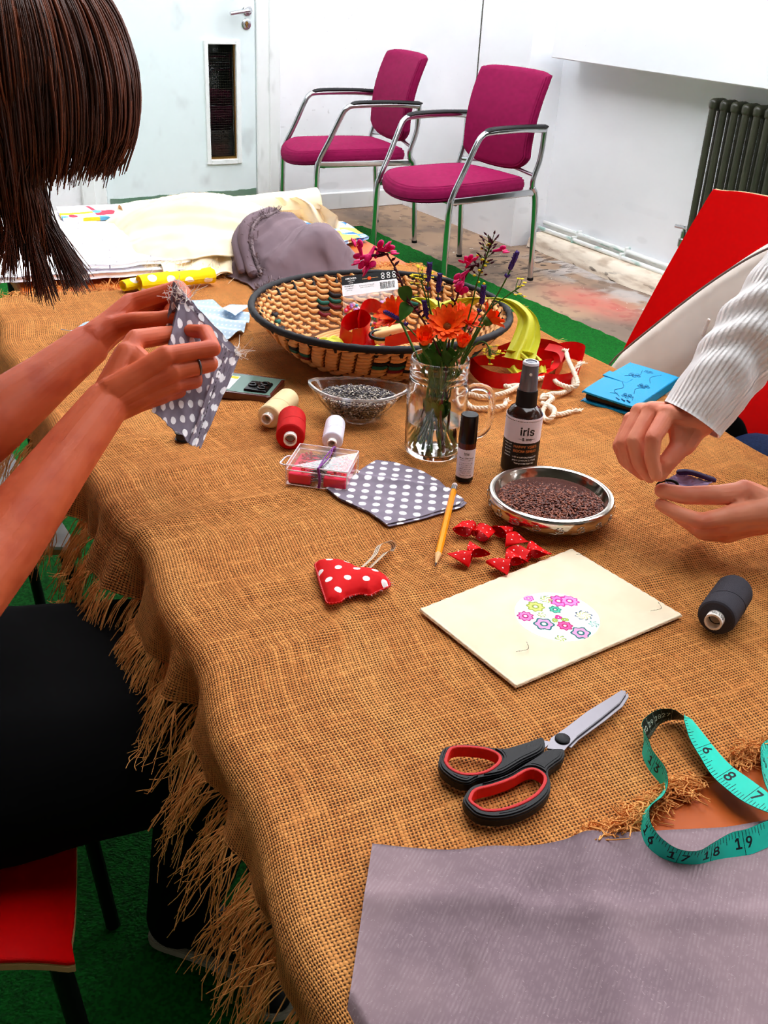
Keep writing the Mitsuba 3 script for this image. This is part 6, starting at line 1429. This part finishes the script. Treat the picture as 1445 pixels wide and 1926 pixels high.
def hand(wrist, fing, scale=1.0, palm_r=.0125):
    """Manifolds of a hand: four metacarpals joined into a palm, four fingers and a thumb of four joints each."""
    ms, W_ = [], V(*wrist[0])
    names = ('index', 'mid', 'ring', 'pink')
    mean = np.mean([V(*fing[n_][0]) for n_ in names], 0)
    for n_ in names:
        q = V(*fing[n_][0]); c_ = W_ + (mean - W_) * .12 + (q - mean) * .42
        ms += chain(20, (c_, wrist[1] * .66), ((c_ + q) / 2, (wrist[1] * .56 + FR[n_][0] * scale * 1.15) / 2), (q, FR[n_][0] * scale * 1.12))
    ms.append(Manifold.batch_hull([Manifold.sphere(wrist[1] * .64, 20).translate(tuple(W_ + (mean - W_) * w + (V(*fing[n_][0]) - mean) * k_)) for n_ in names for w, k_ in ((.0, .18), (.14, .42))]))
    for a, b in zip(names[:-1], names[1:]):                     # webbing between neighbouring metacarpals
        pa, pb = V(*fing[a][0]), V(*fing[b][0])
        ms.append(Manifold.batch_hull([Manifold.sphere(palm_r * scale * .82, 12).translate(tuple(W_ + (q - W_) * w)) for q in (pa, pb) for w in (.25, .92)]))
    ms += chain(14, (W_ + (V(*fing['thumb'][0]) - W_) * .25, wrist[1] * .72), (fing['thumb'][0], FR['thumb'][0] * scale * 1.15))
    ms.append(Manifold.batch_hull([Manifold.sphere(.0095 * scale, 12).translate(tuple(q)) for q in (W_ + (V(*fing['index'][0]) - W_) * .35, W_ + (V(*fing['index'][0]) - W_) * .75, V(*fing['thumb'][0]), V(*fing['thumb'][0]) * .6 + V(*fing['thumb'][1]) * .4)]))
    for n_, q in fing.items():
        ms += chain(20, *[(p, r * scale) for p, r in zip(q, FR[n_])])
    return ms
def nail(tip, along, out, w, l):
    a, o = unit(V(*along)), unit(V(*out)); s = np.cross(o, a); m_ = ball(1, (0, 0, 0), 14, (l, w, .0011)); return xf(m_, np.stack([a, s, np.cross(a, s)], 1), tip)

# ---- the person sewing on the left
skin('skin_tan', (198, 92, 54), (184, 76, 42), [(.1605, .8925, .8250), (.1340, .8620, .7930), (.1400, .8600, .7960)])
mat('black_jersey', (9, 9, 10), .9, specular=.05); mat('black_denim', (7, 7, 9), .9, specular=.05); mat('nail_mauve', (96, 56, 56), .3); mat('shoe_black', (12, 12, 14), .6); mat('shoe_sole', (150, 142, 126), .6)
mat('hair_brown', proc(lambda p, n, uv: mix(lin(58, 26, 14), lin(132, 66, 36), smoothstep(.2, 1.1, noise(uv.x * 40, 0, 0)))), .38, specular=.5)
L = thing('person', 'person in black with brown fringed hair, sewing dotted fabric on the left', 'person')
Rf = dict(index=[(.3245, .9505, .9120), (.3718, .9444, .9157), (.3782, .9782, .9219), (.3669, .9982, .9188)], thumb=[(.2950, .9850, .9060), (.3080, .9964, .9170), (.3430, 1.0047, .9147), (.3590, 1.0047, .9151)],
          mid=[(.3300, .9480, .8960), (.3685, .9456, .8990), (.3714, .9778, .8985), (.3612, .9940, .9012)], ring=[(.3300, .9500, .8810), (.3540, .9528, .8800), (.3645, .9837, .8800), (.3530, .9964, .8850)], pink=[(.3200, .9560, .8690), (.3400, .9634, .8660), (.3500, .9889, .8670), (.3442, 1.0010, .8746)])
Lf = dict(index=[(.3340, 1.0890, .9270), (.3827, 1.0678, .9449), (.3813, 1.0460, .9443), (.3735, 1.0300, .9400)], thumb=[(.3054, 1.0698, .9080), (.3261, 1.0556, .9164), (.3472, 1.0341, .9219), (.3650, 1.0200, .9290)],
          mid=[(.3400, 1.1008, .9183), (.3851, 1.0952, .9288), (.3804, 1.0735, .9251), (.3683, 1.0600, .9218)], ring=[(.3390, 1.1079, .9060), (.3819, 1.1080, .9134), (.3793, 1.0866, .9129), (.3659, 1.0740, .9112)], pink=[(.3340, 1.1107, .8951), (.3700, 1.1132, .9015), (.3736, 1.0966, .9027), (.3618, 1.0834, .9011)])
rw, lw = (.2616, .9607, .8660), (.2767, 1.0707, .8900)
hr = unite(hand((rw, .0255), Rf) + chain(40, (rw, .0232), ((.205, .925, .829), .0285), ((.127, .873, .778), .0365), ((.058, .822, .742), .0400)), .0034)
hl = unite(hand((lw, .0250), Lf) + chain(40, (lw, .0228), ((.225, 1.049, .868), .0275), ((.158, 1.021, .840), .0360), ((.075, .994, .800), .0400)), .0042)
HC = V(.213, 1.027, 1.172); hf = unit(V(.50, .50, -.70)); hs = unit(np.cross((0, 0, 1), hf)); hu = np.cross(hf, hs)
HCS = HC - V(.85, -.53, 0) * .020
hp_ = lambda a, b, c: HCS + hf * a + hs * b + hu * c
head = chain(24, (hp_(-.018, 0, .020), .080), (hp_(.012, 0, .018), .078)) + chain(18, (hp_(.040, 0, -.030), .056), (hp_(.060, 0, -.078), .030)) + chain(12, (hp_(.090, 0, .0), .010), (hp_(.108, 0, -.028), .0125)) + chain(10, (hp_(.090, -.014, -.058), .009), (hp_(.096, 0, -.056), .010), (hp_(.090, .014, -.058), .009)) + chain(10, (hp_(-.004, -.080, -.010), .010), (hp_(-.006, -.084, .014), .011)) + chain(10, (hp_(-.004, .080, -.010), .010), (hp_(-.006, .084, .014), .011))
head += chain(18, (hp_(-.020, 0, -.035), .050), ((.050, 1.0, 1.035), .052), ((-.03, .98, .985), .060))
torso = chain(20, ((-.035, .82, .965), .050), ((-.005, .985, .985), .055), ((.020, 1.150, .965), .050)) + chain(20, ((-.07, .90, .86), .095), ((-.04, 1.06, .86), .095)) + chain(20, ((-.10, .91, .62), .10), ((-.07, 1.04, .62), .10)) + [Manifold.batch_hull([Manifold.sphere(r, 20).translate(p) for p, r in (((-.07, .90, .86), .09), ((-.04, 1.06, .86), .09), ((-.11, .90, .56), .105), ((-.08, 1.05, .56), .105), ((-.015, .90, .955), .05), ((0, 1.08, .955), .05))])]
arms = chain(18, ((-.035, .815, .960), .050), ((.000, .80, .85), .044), ((.058, .822, .742), .040)) + chain(18, ((.020, 1.150, .960), .050), ((.035, 1.09, .87), .044), ((.075, .994, .800), .040))
legs = chain(18, ((-.11, .87, .535), .085), ((.31, .795, .535), .062), ((.300, .87, .30), .050), ((.305, .975, .09), .034)) + chain(18, ((-.08, 1.04, .535), .085), ((.37, .94, .535), .062), ((.44, .95, .30), .050), ((.455, .955, .09), .036))
v, f = smooth_skin([hr, hl, unite(head, .008), unite(torso + arms, .014), unite(legs, .02)], 22)
put(L + '__body', (v, f), 'skin_tan', True); labels[L + '__body'] = {'label': 'tanned bare arms, hands and face'}
# dress over torso and lap
dress = [Manifold.batch_hull([Manifold.sphere(r, 22).translate(p) for p, r in (((-.07, .90, .86), .102), ((-.04, 1.06, .86), .102), ((-.11, .90, .56), .118), ((-.08, 1.05, .56), .118), ((-.02, .88, .955), .045), ((.0, 1.09, .955), .045))]),
         Manifold.batch_hull([Manifold.sphere(r, 22).translate(p) for p, r in (((-.11, .87, .545), .095), ((-.08, 1.04, .545), .095), ((.300, .800, .540), .078), ((.34, .945, .530), .078))]),
         Manifold.batch_hull([Manifold.sphere(r, 18).translate(p) for p, r in (((-.05, .84, .49), .03), ((.10, .79, .50), .028), ((.27, .805, .515), .050), ((.30, .93, .47), .05), ((-.06, 1.06, .49), .035))])]
v, f = smooth_skin([unite(dress, .012)], 25)
v = v + .004 * (meshkit.fbm(v * 14, 3)[:, None] - .5) * trimesh.Trimesh(v, f, process=False).vertex_normals * 2
part(L, 'dress', (v, f), 'black_jersey', True, label='plain black dress')
v, f = smooth_skin([unite(chain(18, ((.31, .795, .535), .067), ((.300, .87, .30), .056), ((.305, .972, .080), .046)), .012)], 8); part(L, 'legging', (v, f), 'black_denim', True)
v, f = smooth_skin([unite(chain(18, ((.37, .94, .535), .067), ((.44, .95, .30), .056), ((.455, .955, .080), .046)), .012)], 8); part(L, 'legging', (v, f), 'black_denim', True)
def shoe(heel, toe):
    h, q = V(*heel, 0), V(*toe, 0); d = unit(q - h); s = np.cross((0, 0, 1), d); Ls = np.linalg.norm(q - h)
    up = smooth_skin([unite(chain(18, (h + d * .03 + V(0, 0, .052), .036), (h + d * Ls * .45 + V(0, 0, .048), .036), (q - d * .04 + V(0, 0, .040), .030), (q - d * .02 + V(0, 0, .036), .024)) + chain(16, (h + d * .035 + V(0, 0, .05), .038), (h + d * .04 + V(0, 0, .085), .040)), .008)], 6)
    so = outline([tuple((h + d * a + s * b)[:2]) for a, b in ((-.006, 0), (.006, .030), (Ls * .4, .036), (Ls * .75, .044), (Ls - .01, .032), (Ls + .006, 0), (Ls - .01, -.032), (Ls * .75, -.044), (Ls * .4, -.036), (.006, -.030))], 80)
    k_ = part(L, 'shoe', up, 'shoe_black', True); part(k_, 'sole', prism(so, .012, .028, .004), 'shoe_sole', 40)
shoe((.284, 1.016), (.415, .880)); shoe((.470, .985), (.372, .805))
part(L, 'ring', tube(np.array([V(.3560, .9475, .8990) + (V(0, .94, .33) * math.cos(a) + V(-.1, -.33, .94) * math.sin(a)) * .0102 for a in np.linspace(0, 2 * np.pi, 30)[:-1]]), .0014, 8, closed=True), 'steel', True, label='silver ring')
part(L, 'nail', nail(V(.3628, 1.0185, .9375), (.7, -.6, .35), (-.2, -.2, .9), .0058, .0085), 'nail_mauve', True)
# hair: a fringe hanging clear of the face, smooth sides and longer locks in front
def hair():
    g = np.random.default_rng(12); out, uvs = [], []; e1, e2, e3 = V(.85, -.53, 0), V(.53, .85, 0), V(0, 0, 1)
    def strand(al, pts, r=.0012, wav=.0007, squeeze=None):
        """pts are (radius, height) below the crown at the azimuth al; squeeze limits how far forward a strand may hang."""
        q = []
        for i, (R, z) in enumerate(pts):
            u, w = R * 1.03 * math.cos(al), R * .98 * math.sin(al)
            if squeeze is not None and z < -.05: u = min(u, squeeze)
            q.append(HC + e1 * u + e2 * w + e3 * z + g.normal(size=3) * wav * (.4 + i * .35))
        out.append(tube(spline(np.array(q), 24), np.r_[np.full(16, r), np.linspace(r, r * .35, 8)], 4)); uvs.append(np.full((len(out[-1][0]), 2), g.random()))
    D = math.radians
    for i in range(1150):                                          # fringe
        k_ = 1 - .16 * g.random(); al = D(-66 + 184 * g.random()); e = -.082 - .010 * g.random() + .016 * abs(math.cos(al)) * g.random()
        strand(al, [(.012 + .02 * g.random(), .116), (.062 * k_, .098), (.100 * k_, .055), (.116 * k_, .005), (.113 * k_, -.045), (.101 * k_ - .012 * g.random(), e)])
    for i in range(1500):                                         # near side and back
        k_ = 1 - .15 * g.random(); al = D(-30 - 190 * g.random()); e = -.128 - .026 * g.random()
        strand(al, [(.012 + .02 * g.random(), .116), (.062 * k_, .098), (.100 * k_, .055), (.110 * k_, .0), (.106 * k_, -.060), (.094 * k_, -.11), (.086 * k_ + .006 * g.normal(), e)], squeeze=.036 + .008 * g.random())
    for u0, w0, zt, n_ in ((.040, -.070, -.192, 150), (.066, -.052, -.186, 190), (.012, -.080, -.170, 110)):       # locks in front
        for i in range(n_):
            al = D(-48 - 30 * g.random()); k_ = .93 + .1 * g.random(); sp = g.normal(size=2) * V(.0050, .005)
            q = [HC + e1 * (R * math.cos(al)) + e2 * (R * math.sin(al)) + e3 * z for R, z in ((.02, .117), (.06, .100), (.104 * k_, .05), (.108 * k_, -.01))]
            q += [HC + e1 * (.030 + .006 * g.normal()) + e2 * (w0 + .008 * g.normal()) + e3 * -.085, HC + e1 * (.55 * u0 + .012 + sp[0] * .6) + e2 * (w0 + sp[1]) + e3 * -.13, HC + e1 * (u0 + sp[0] * 1.5) + e2 * (w0 + sp[1] * 1.5) + e3 * (zt + .022 * g.random())]
            out.append(tube(spline(np.array(q), 24), np.r_[np.full(14, .0010), np.linspace(.0010, .0003, 10)], 4)); uvs.append(np.full((len(out[-1][0]), 2), g.random()))
    return cat(out), np.vstack(uvs)
m_, uv_ = hair(); part(L, 'hair', m_, 'hair_brown', True, uv=uv_, label='brown hair with a full fringe')
v, f = tri(Manifold.sphere(1.0, 40).scale((.098, .088, .102))); keep = ~((v[:, 0] > .030) & (v[:, 2] < .030)) & (v[:, 2] > -.07)
put(L + '__hair_cap', (HCS + v[:, :1] * hf + v[:, 1:2] * hs + v[:, 2:] * hu, f[keep[f].all(1)]), 'hair_brown', True, uv=np.zeros((len(v), 2)))
mat('eye_white', (236, 232, 228), .2); mat('iris_brown', (60, 36, 22), .2); mat('lip_rose', (170, 78, 70), .45)
def face(key, P, brow):
    for s in (-1, 1):
        e = part(key, 'eye', ball(.0115, P(.0700, s * .030, .006), 16), 'eye_white', True); part(e, 'iris', ball(.0052, P(.0772, s * .030, .004), 12), 'iris_brown', True)
        part(key, 'eyelid', tube(spline([P(.0745, s * .017, .008), P(.0800, s * .030, .0150), P(.0690, s * .043, .007)], 14), .0034, 8), brow[1], True)
        part(key, 'eyebrow', tube(spline([P(.0835, s * .014, .026), P(.0825, s * .030, .030), P(.0720, s * .046, .026)], 14), np.r_[.0015, np.full(12, .0024), .001], 6), brow[0], True)
    for z, r in ((-.0540, .0034), (-.0600, .0042)):
        part(key, 'lip', tube(spline([P(.0810, -.022, -.057), P(.0905, -.008, z), P(.0910, 0, z - .001), P(.0905, .008, z), P(.0810, .022, -.057)], 20), np.r_[.001, np.full(18, r), .001], 8), 'lip_rose', True)
face(L, hp_, ('hair_brown', 'skin_tan'))
# ---- dotted fabric held in the hands
t = thing('sewn_fabric', 'folded grey fabric with white dots held and stitched in two hands', 'fabric')
def quad_cloth(c, bulge, seed, rag=.0015, n=40):
    c = np.array(c, float); u, v = np.meshgrid(np.linspace(0, 1, n), np.linspace(0, 1, n), indexing='ij')
    P = ((1 - u) * (1 - v))[..., None] * c[0] + (u * (1 - v))[..., None] * c[1] + (u * v)[..., None] * c[2] + ((1 - u) * v)[..., None] * c[3]
    nn = unit(np.cross(c[1] - c[0], c[3] - c[0])); P = P + nn * (bulge * np.sin(np.pi * u) * np.sin(np.pi * v) + .006 * (meshkit.fbm(np.stack([u * 4, v * 4, u * 0], -1), 3, seed) - .5))[..., None]
    P = P + rag * (meshkit.fbm(np.stack([u * 20, v * 20, u * 0 + 3], -1), 2, seed)[..., None] - .5)
    l1, l2 = np.linalg.norm(c[1] - c[0]), np.linalg.norm(c[3] - c[0]); return shell(P, .0012, np.stack([u * l1, v * l2], -1))
m_, uv_ = quad_cloth([(.3653, 1.0156, .9500), (.4060, .9800, .8950), (.3384, .9271, .8192), (.3053, .9494, .8555)], .005, 1); put(t + '__front', m_, 'grey_dotted', True, uv=uv_)
m_, uv_ = quad_cloth([(.3700, 1.0256, .9560), (.4195, .9850, .8900), (.3500, .9330, .8130), (.3090, .9560, .8540)], .003, 2); put(t + '__back', m_, 'grey_dotted', True, uv=uv_)
m_, uv_ = quad_cloth([(.3990, .9825, .9010), (.4165, .9780, .8900), (.3480, .9265, .8150), (.3350, .9265, .8225)], .002, 3, .003); put(t + '__seam_allowance', m_, 'grey_dotted', True, uv=uv_ + .005)
m_, uv_ = quad_cloth([(.3600, 1.0190, .9680), (.3820, 1.0060, .9330), (.3560, 1.0130, .9080), (.3500, 1.0220, .9180)], .004, 4); put(t + '__folded_tip', m_, 'grey_dotted', True, uv=uv_)
g = np.random.default_rng(3)
part(t, 'loose_threads', cat([tube(spline([q, q + g.normal(size=3) * .004, q + g.normal(size=3) * .008], 8), .0003, 4) for q in [V(.3640, 1.0150, .9560) + g.normal(size=3) * .006 for _ in range(36)] + [V(.4140, .9790, .8920) + g.normal(size=3) * .004 for _ in range(26)]]), 'white_core', True, kind='stuff')
stt = [V(.4020, .9795, .8985) + (V(.3420, .9245, .8195) - V(.4020, .9795, .8985)) * w for w in np.linspace(.03, .95, 22)]
part(t, 'stitches', cat([tube([a + V(-.0012, -.0018, .0008), a * .55 + b * .45 + V(-.0012, -.0018, .0008)], .0004, 4) for a, b in zip(stt[:-1], stt[1:])]), 'ink_black', False, kind='stuff')

# ---- the person on the right: hands, white knit sleeve, jeans
skin('skin_pale', (222, 140, 108), (210, 116, 86))
mat('white_knit', proc(lambda p, n, uv: mix(lin(255, 253, 252), lin(222, 210, 214), smoothstep(.0, -1.0, dr.sin(uv.x * 46)) * .28)), .9, sheen=.3, bump=(proc(lambda p, n, uv: dr.sin(uv.x * 46) * .0007 + noise(uv.x * 90, uv.y * 900) * .0003, 6e-4), 1.0))
mat('navy_denim', proc(lambda p, n, uv: mix(lin(14, 36, 74), lin(8, 24, 54), noise(p.x * 500, p.y * 500, p.z * 500))), .85); mat('hair_dark', (44, 26, 18), .5)
R_ = thing('person', 'person in a white knit top threading a needle on the right', 'person')
Af = dict(index=[(.7653, .6790, .8760), (.7369, .6665, .8597), (.7362, .6623, .8389), (.7425, .6585, .8200)], mid=[(.7633, .6990, .8720), (.7339, .6873, .8492), (.7367, .6781, .8267), (.7470, .6700, .8120)], ring=[(.7653, .7165, .8638), (.7380, .7060, .8386), (.7426, .6960, .8171), (.7550, .6880, .8050)], pink=[(.7684, .7296, .8494), (.7472, .7210, .8268), (.7514, .7130, .8112), (.7620, .7030, .8020)], thumb=[(.7800, .6640, .8470), (.7676, .6608, .8400), (.7559, .6594, .8310), (.7500, .6600, .8190)])
Bf = dict(index=[(.7960, .6004, .7880), (.7682, .6100, .7834), (.7573, .6327, .7840), (.7541, .6543, .7850)], thumb=[(.8253, .6100, .8040), (.7956, .6182, .8041), (.7692, .6389, .8000), (.7577, .6595, .7985)], mid=[(.8010, .6064, .7730), (.7840, .6210, .7651), (.7853, .6450, .7638), (.7837, .6634, .7665)], ring=[(.8110, .6134, .7600), (.8030, .6314, .7500), (.8033, .6531, .7514), (.8016, .6688, .7544)], pink=[(.8233, .6192, .7500), (.8193, .6351, .7420), (.8204, .6535, .7424), (.8210, .6660, .7458)])
aw, bw = (.7990, .6715, .8700), (.8540, .5860, .7860)
ha = unite(hand((aw, .0250), Af, .98) + chain(32, (aw, .0232), ((.830, .671, .915), .030), ((.900, .662, 1.005), .036), ((.95, .645, 1.06), .040)), .0034)
hb = unite(hand((bw, .0260), Bf, .98, .0145) + chain(40, (bw, .0240), ((.93, .56, .80), .030), ((1.02, .53, .82), .038), ((1.08, .50, .85), .042)), .0038)
H2 = V(1.16, .62, 1.30)
head2 = chain(24, (H2 + V(.02, 0, .02), .080), (H2 + V(-.01, 0, .018), .078)) + chain(18, (H2 + V(-.04, 0, -.03), .056), (H2 + V(-.055, 0, -.08), .030)) + chain(12, (H2 + V(-.09, 0, 0), .010), (H2 + V(-.106, 0, -.028), .0125)) + chain(10, (H2 + V(0, -.082, -.01), .010), (H2 + V(0, -.084, .014), .011)) + chain(10, (H2 + V(0, .082, -.01), .010), (H2 + V(0, .084, .014), .011)) + chain(18, (H2 + V(.02, 0, -.04), .050), ((1.27, .62, 1.14), .055))
torso2 = [Manifold.batch_hull([Manifold.sphere(r, 20).translate(p) for p, r in (((1.27, .52, 1.06), .06), ((1.27, .74, 1.08), .06), ((1.32, .55, .90), .10), ((1.32, .70, .90), .10), ((1.39, .55, .56), .105), ((1.39, .70, .56), .105))])]
arms2 = chain(18, ((1.27, .78, 1.08), .048), ((1.12, .74, 1.06), .044), ((.95, .645, 1.06), .040)) + chain(18, ((1.27, .47, 1.05), .048), ((1.19, .47, .95), .044), ((1.08, .50, .85), .042))
legs2 = chain(18, ((1.40, .70, .54), .085), ((1.235, .90, .60), .062), ((1.27, .86, .30), .05), ((1.28, .84, .09), .036)) + chain(18, ((1.40, .55, .54), .085), ((1.05, .52, .545), .062), ((1.10, .52, .30), .05), ((1.12, .52, .09), .036))
v, f = smooth_skin([ha, hb, unite(head2, .012), unite(torso2 + arms2, .014), unite(legs2, .02)], 22)
put(R_ + '__body', (v, f), 'skin_pale', True)
def sleeve(pts, rs, n=120, k_=72, seed=0):
    p = spline([V(*q) for q in pts], n); r = np.interp(np.linspace(0, 1, n), np.linspace(0, 1, len(rs)), rs); tt, N, B = frames(p); a = np.linspace(0, 2 * np.pi, k_)
    s = np.concatenate([[0], np.cumsum(np.linalg.norm(np.diff(p, axis=0), axis=1))])
    puckers = .0032 * np.sin(s[:, None] * 150 + 3 * np.sin(a[None] * 2) + seed) * np.exp(-((s[:, None] - .105) / .05) ** 2) + .003 * (meshkit.fbm(np.stack([np.cos(a)[None] * 2 + s[:, None] * 0, np.sin(a)[None] * 2 + s[:, None] * 0, s[:, None] * 22 + 0 * a[None]], -1), 3, seed) - .5) * 2
    rr = r[:, None] + puckers
    P = p[:, None] + rr[..., None] * (np.cos(a)[None, :, None] * N[:, None] + np.sin(a)[None, :, None] * B[:, None])
    return shell(P, .0022, np.stack(np.broadcast_arrays(a[None] , s[:, None]), -1))
m_, uv_ = sleeve([(.795, .6715, .868), (.830, .671, .915), (.880, .666, .98), (.95, .650, 1.06), (1.06, .71, 1.07), (1.25, .77, 1.08)], [.0330, .0400, .0480, .0560, .056, .062], seed=1); put(R_ + '__sleeve', m_, 'white_knit', True, uv=uv_)
m_, uv_ = sleeve([(.925, .560, .80), (1.02, .53, .82), (1.08, .50, .86), (1.19, .47, .96), (1.27, .48, 1.05)], [.0360, .044, .050, .052, .060], seed=2); put(R_ + '__sleeve_001', m_, 'white_knit', True, uv=uv_)
v, f = smooth_skin([unite([Manifold.batch_hull([Manifold.sphere(r, 22).translate(p) for p, r in (((1.27, .52, 1.06), .066), ((1.27, .74, 1.08), .066), ((1.32, .55, .90), .108), ((1.32, .70, .90), .108), ((1.385, .55, .60), .115), ((1.385, .70, .60), .115))])], .015)], 12)
part(R_, 'knit_top', (v, f), 'white_knit', True, uv=np.stack([np.arctan2(v[:, 1] - .62, v[:, 0] - 1.33), v[:, 2]], 1))
for q in (((1.40, .70, .54), (1.235, .90, .60), (1.27, .86, .30), (1.28, .84, .08)), ((1.40, .55, .54), (1.05, .52, .545), (1.10, .52, .30), (1.12, .52, .08))):
    v, f = smooth_skin([unite(chain(18, (q[0], .095), (q[1], .074), (q[2], .064), (q[3], .056)), .014)], 8); part(R_, 'jeans_leg', (v, f), 'navy_denim', True)
face(R_, lambda a, b, c: H2 + V(-a, b, c), ('hair_dark', 'skin_pale'))
def bob():
    g = np.random.default_rng(44); out = []
    for i in range(1300):
        al = math.radians(62 + 236 * g.random()); k_ = 1 - .12 * g.random(); e = -.11 - .03 * g.random()
        q = [H2 + V(-R * 1.05 * math.cos(al), R * .98 * math.sin(al), z) + g.normal(size=3) * .0012 for R, z in ((.02 * g.random(), .117), (.066 * k_, .100), (.100 * k_, .055), (.106 * k_, .0), (.102 * k_, -.055), (.092 * k_, e))]
        out.append(tube(spline(np.array(q), 18), np.r_[np.full(12, .0015), np.linspace(.0015, .0005, 6)], 4))
    for i in range(320):
        al = math.radians(-75 + 150 * g.random()); R = .100 + .008 * g.random()
        q = [H2 + V(-.01, .02 * (g.random() - .5), .117), H2 + V(-.062 * math.cos(al), .062 * math.sin(al), .104), H2 + V(-.088 * math.cos(al), .092 * math.sin(al), .072), H2 + V(-R * .55 * math.cos(al), math.copysign(.098, al) , .030), H2 + V(-.02, math.copysign(.100, al), -.05)]
        out.append(tube(spline(np.array(q), 16), .0013, 4))
    return cat(out)
part(R_, 'hair', bob(), 'hair_dark', True)
v, f = tri(Manifold.sphere(1.0, 40).scale((.092, .086, .100))); keep = ~((v[:, 0] < -.02) & (v[:, 2] < .045)) & (v[:, 2] > -.06); part(R_, 'hair_cap', (v + H2 + V(.004, 0, .014), f[keep[f].all(1)]), 'hair_dark', True)
L_keep = L; L = R_
shoe((1.315, .825), (1.125, .885)); shoe((1.155, .525), (.955, .495)); L = L_keep
part(R_, 'nail', nail(V(.7395, .6555, .8235), (.1, -.1, -1), (-.6, -.75, .1), .0052, .0065), 'skin_pale', True)
# what the hands on the right hold
mat('lilac_satin', (168, 160, 206), .4); mat('deep_purple', (58, 40, 86), .6)
t = thing('lilac_scrap', 'lilac fabric scrap with a purple edge held by the person on the right', 'fabric')
m_, uv_ = quad_cloth([(.7700, .6700, .8000), (.7960, .6760, .8040), (.8233, .6485, .7990), (.7900, .6450, .7950)], .004, 5); put(t + '__scrap', m_, 'lilac_satin', True, uv=uv_)
part(t, 'purple_edge', tube(spline([V(.7940, .6765, .8048), V(.8060, .6680, .8060), V(.8250, .6480, .8010)], 20), np.r_[.002, np.full(18, .0045), .003], 8, .6), 'deep_purple', True)
t = thing('sewing_needle', 'steel needle between finger and thumb of the hand in the white sleeve', 'needle')
put(t, tube([V(.7440, .6555, .8215), V(.7680, .6605, .8030)], np.array([.0006, .0003]), 6), 'steel', True)
t = thing('metal_ring', 'small dark metal ring pinched in the lower hand on the right', 'ring')
put(t, tube(np.array([V(.7650, .6600, .8025) + (V(.83, -.55, .1) * math.cos(a) + V(.3, .55, .75) * math.sin(a) * .55) * .0105 for a in np.linspace(0, 2 * np.pi, 32)[:-1]]), .0016, 8, closed=True), 'gloss_black', True)
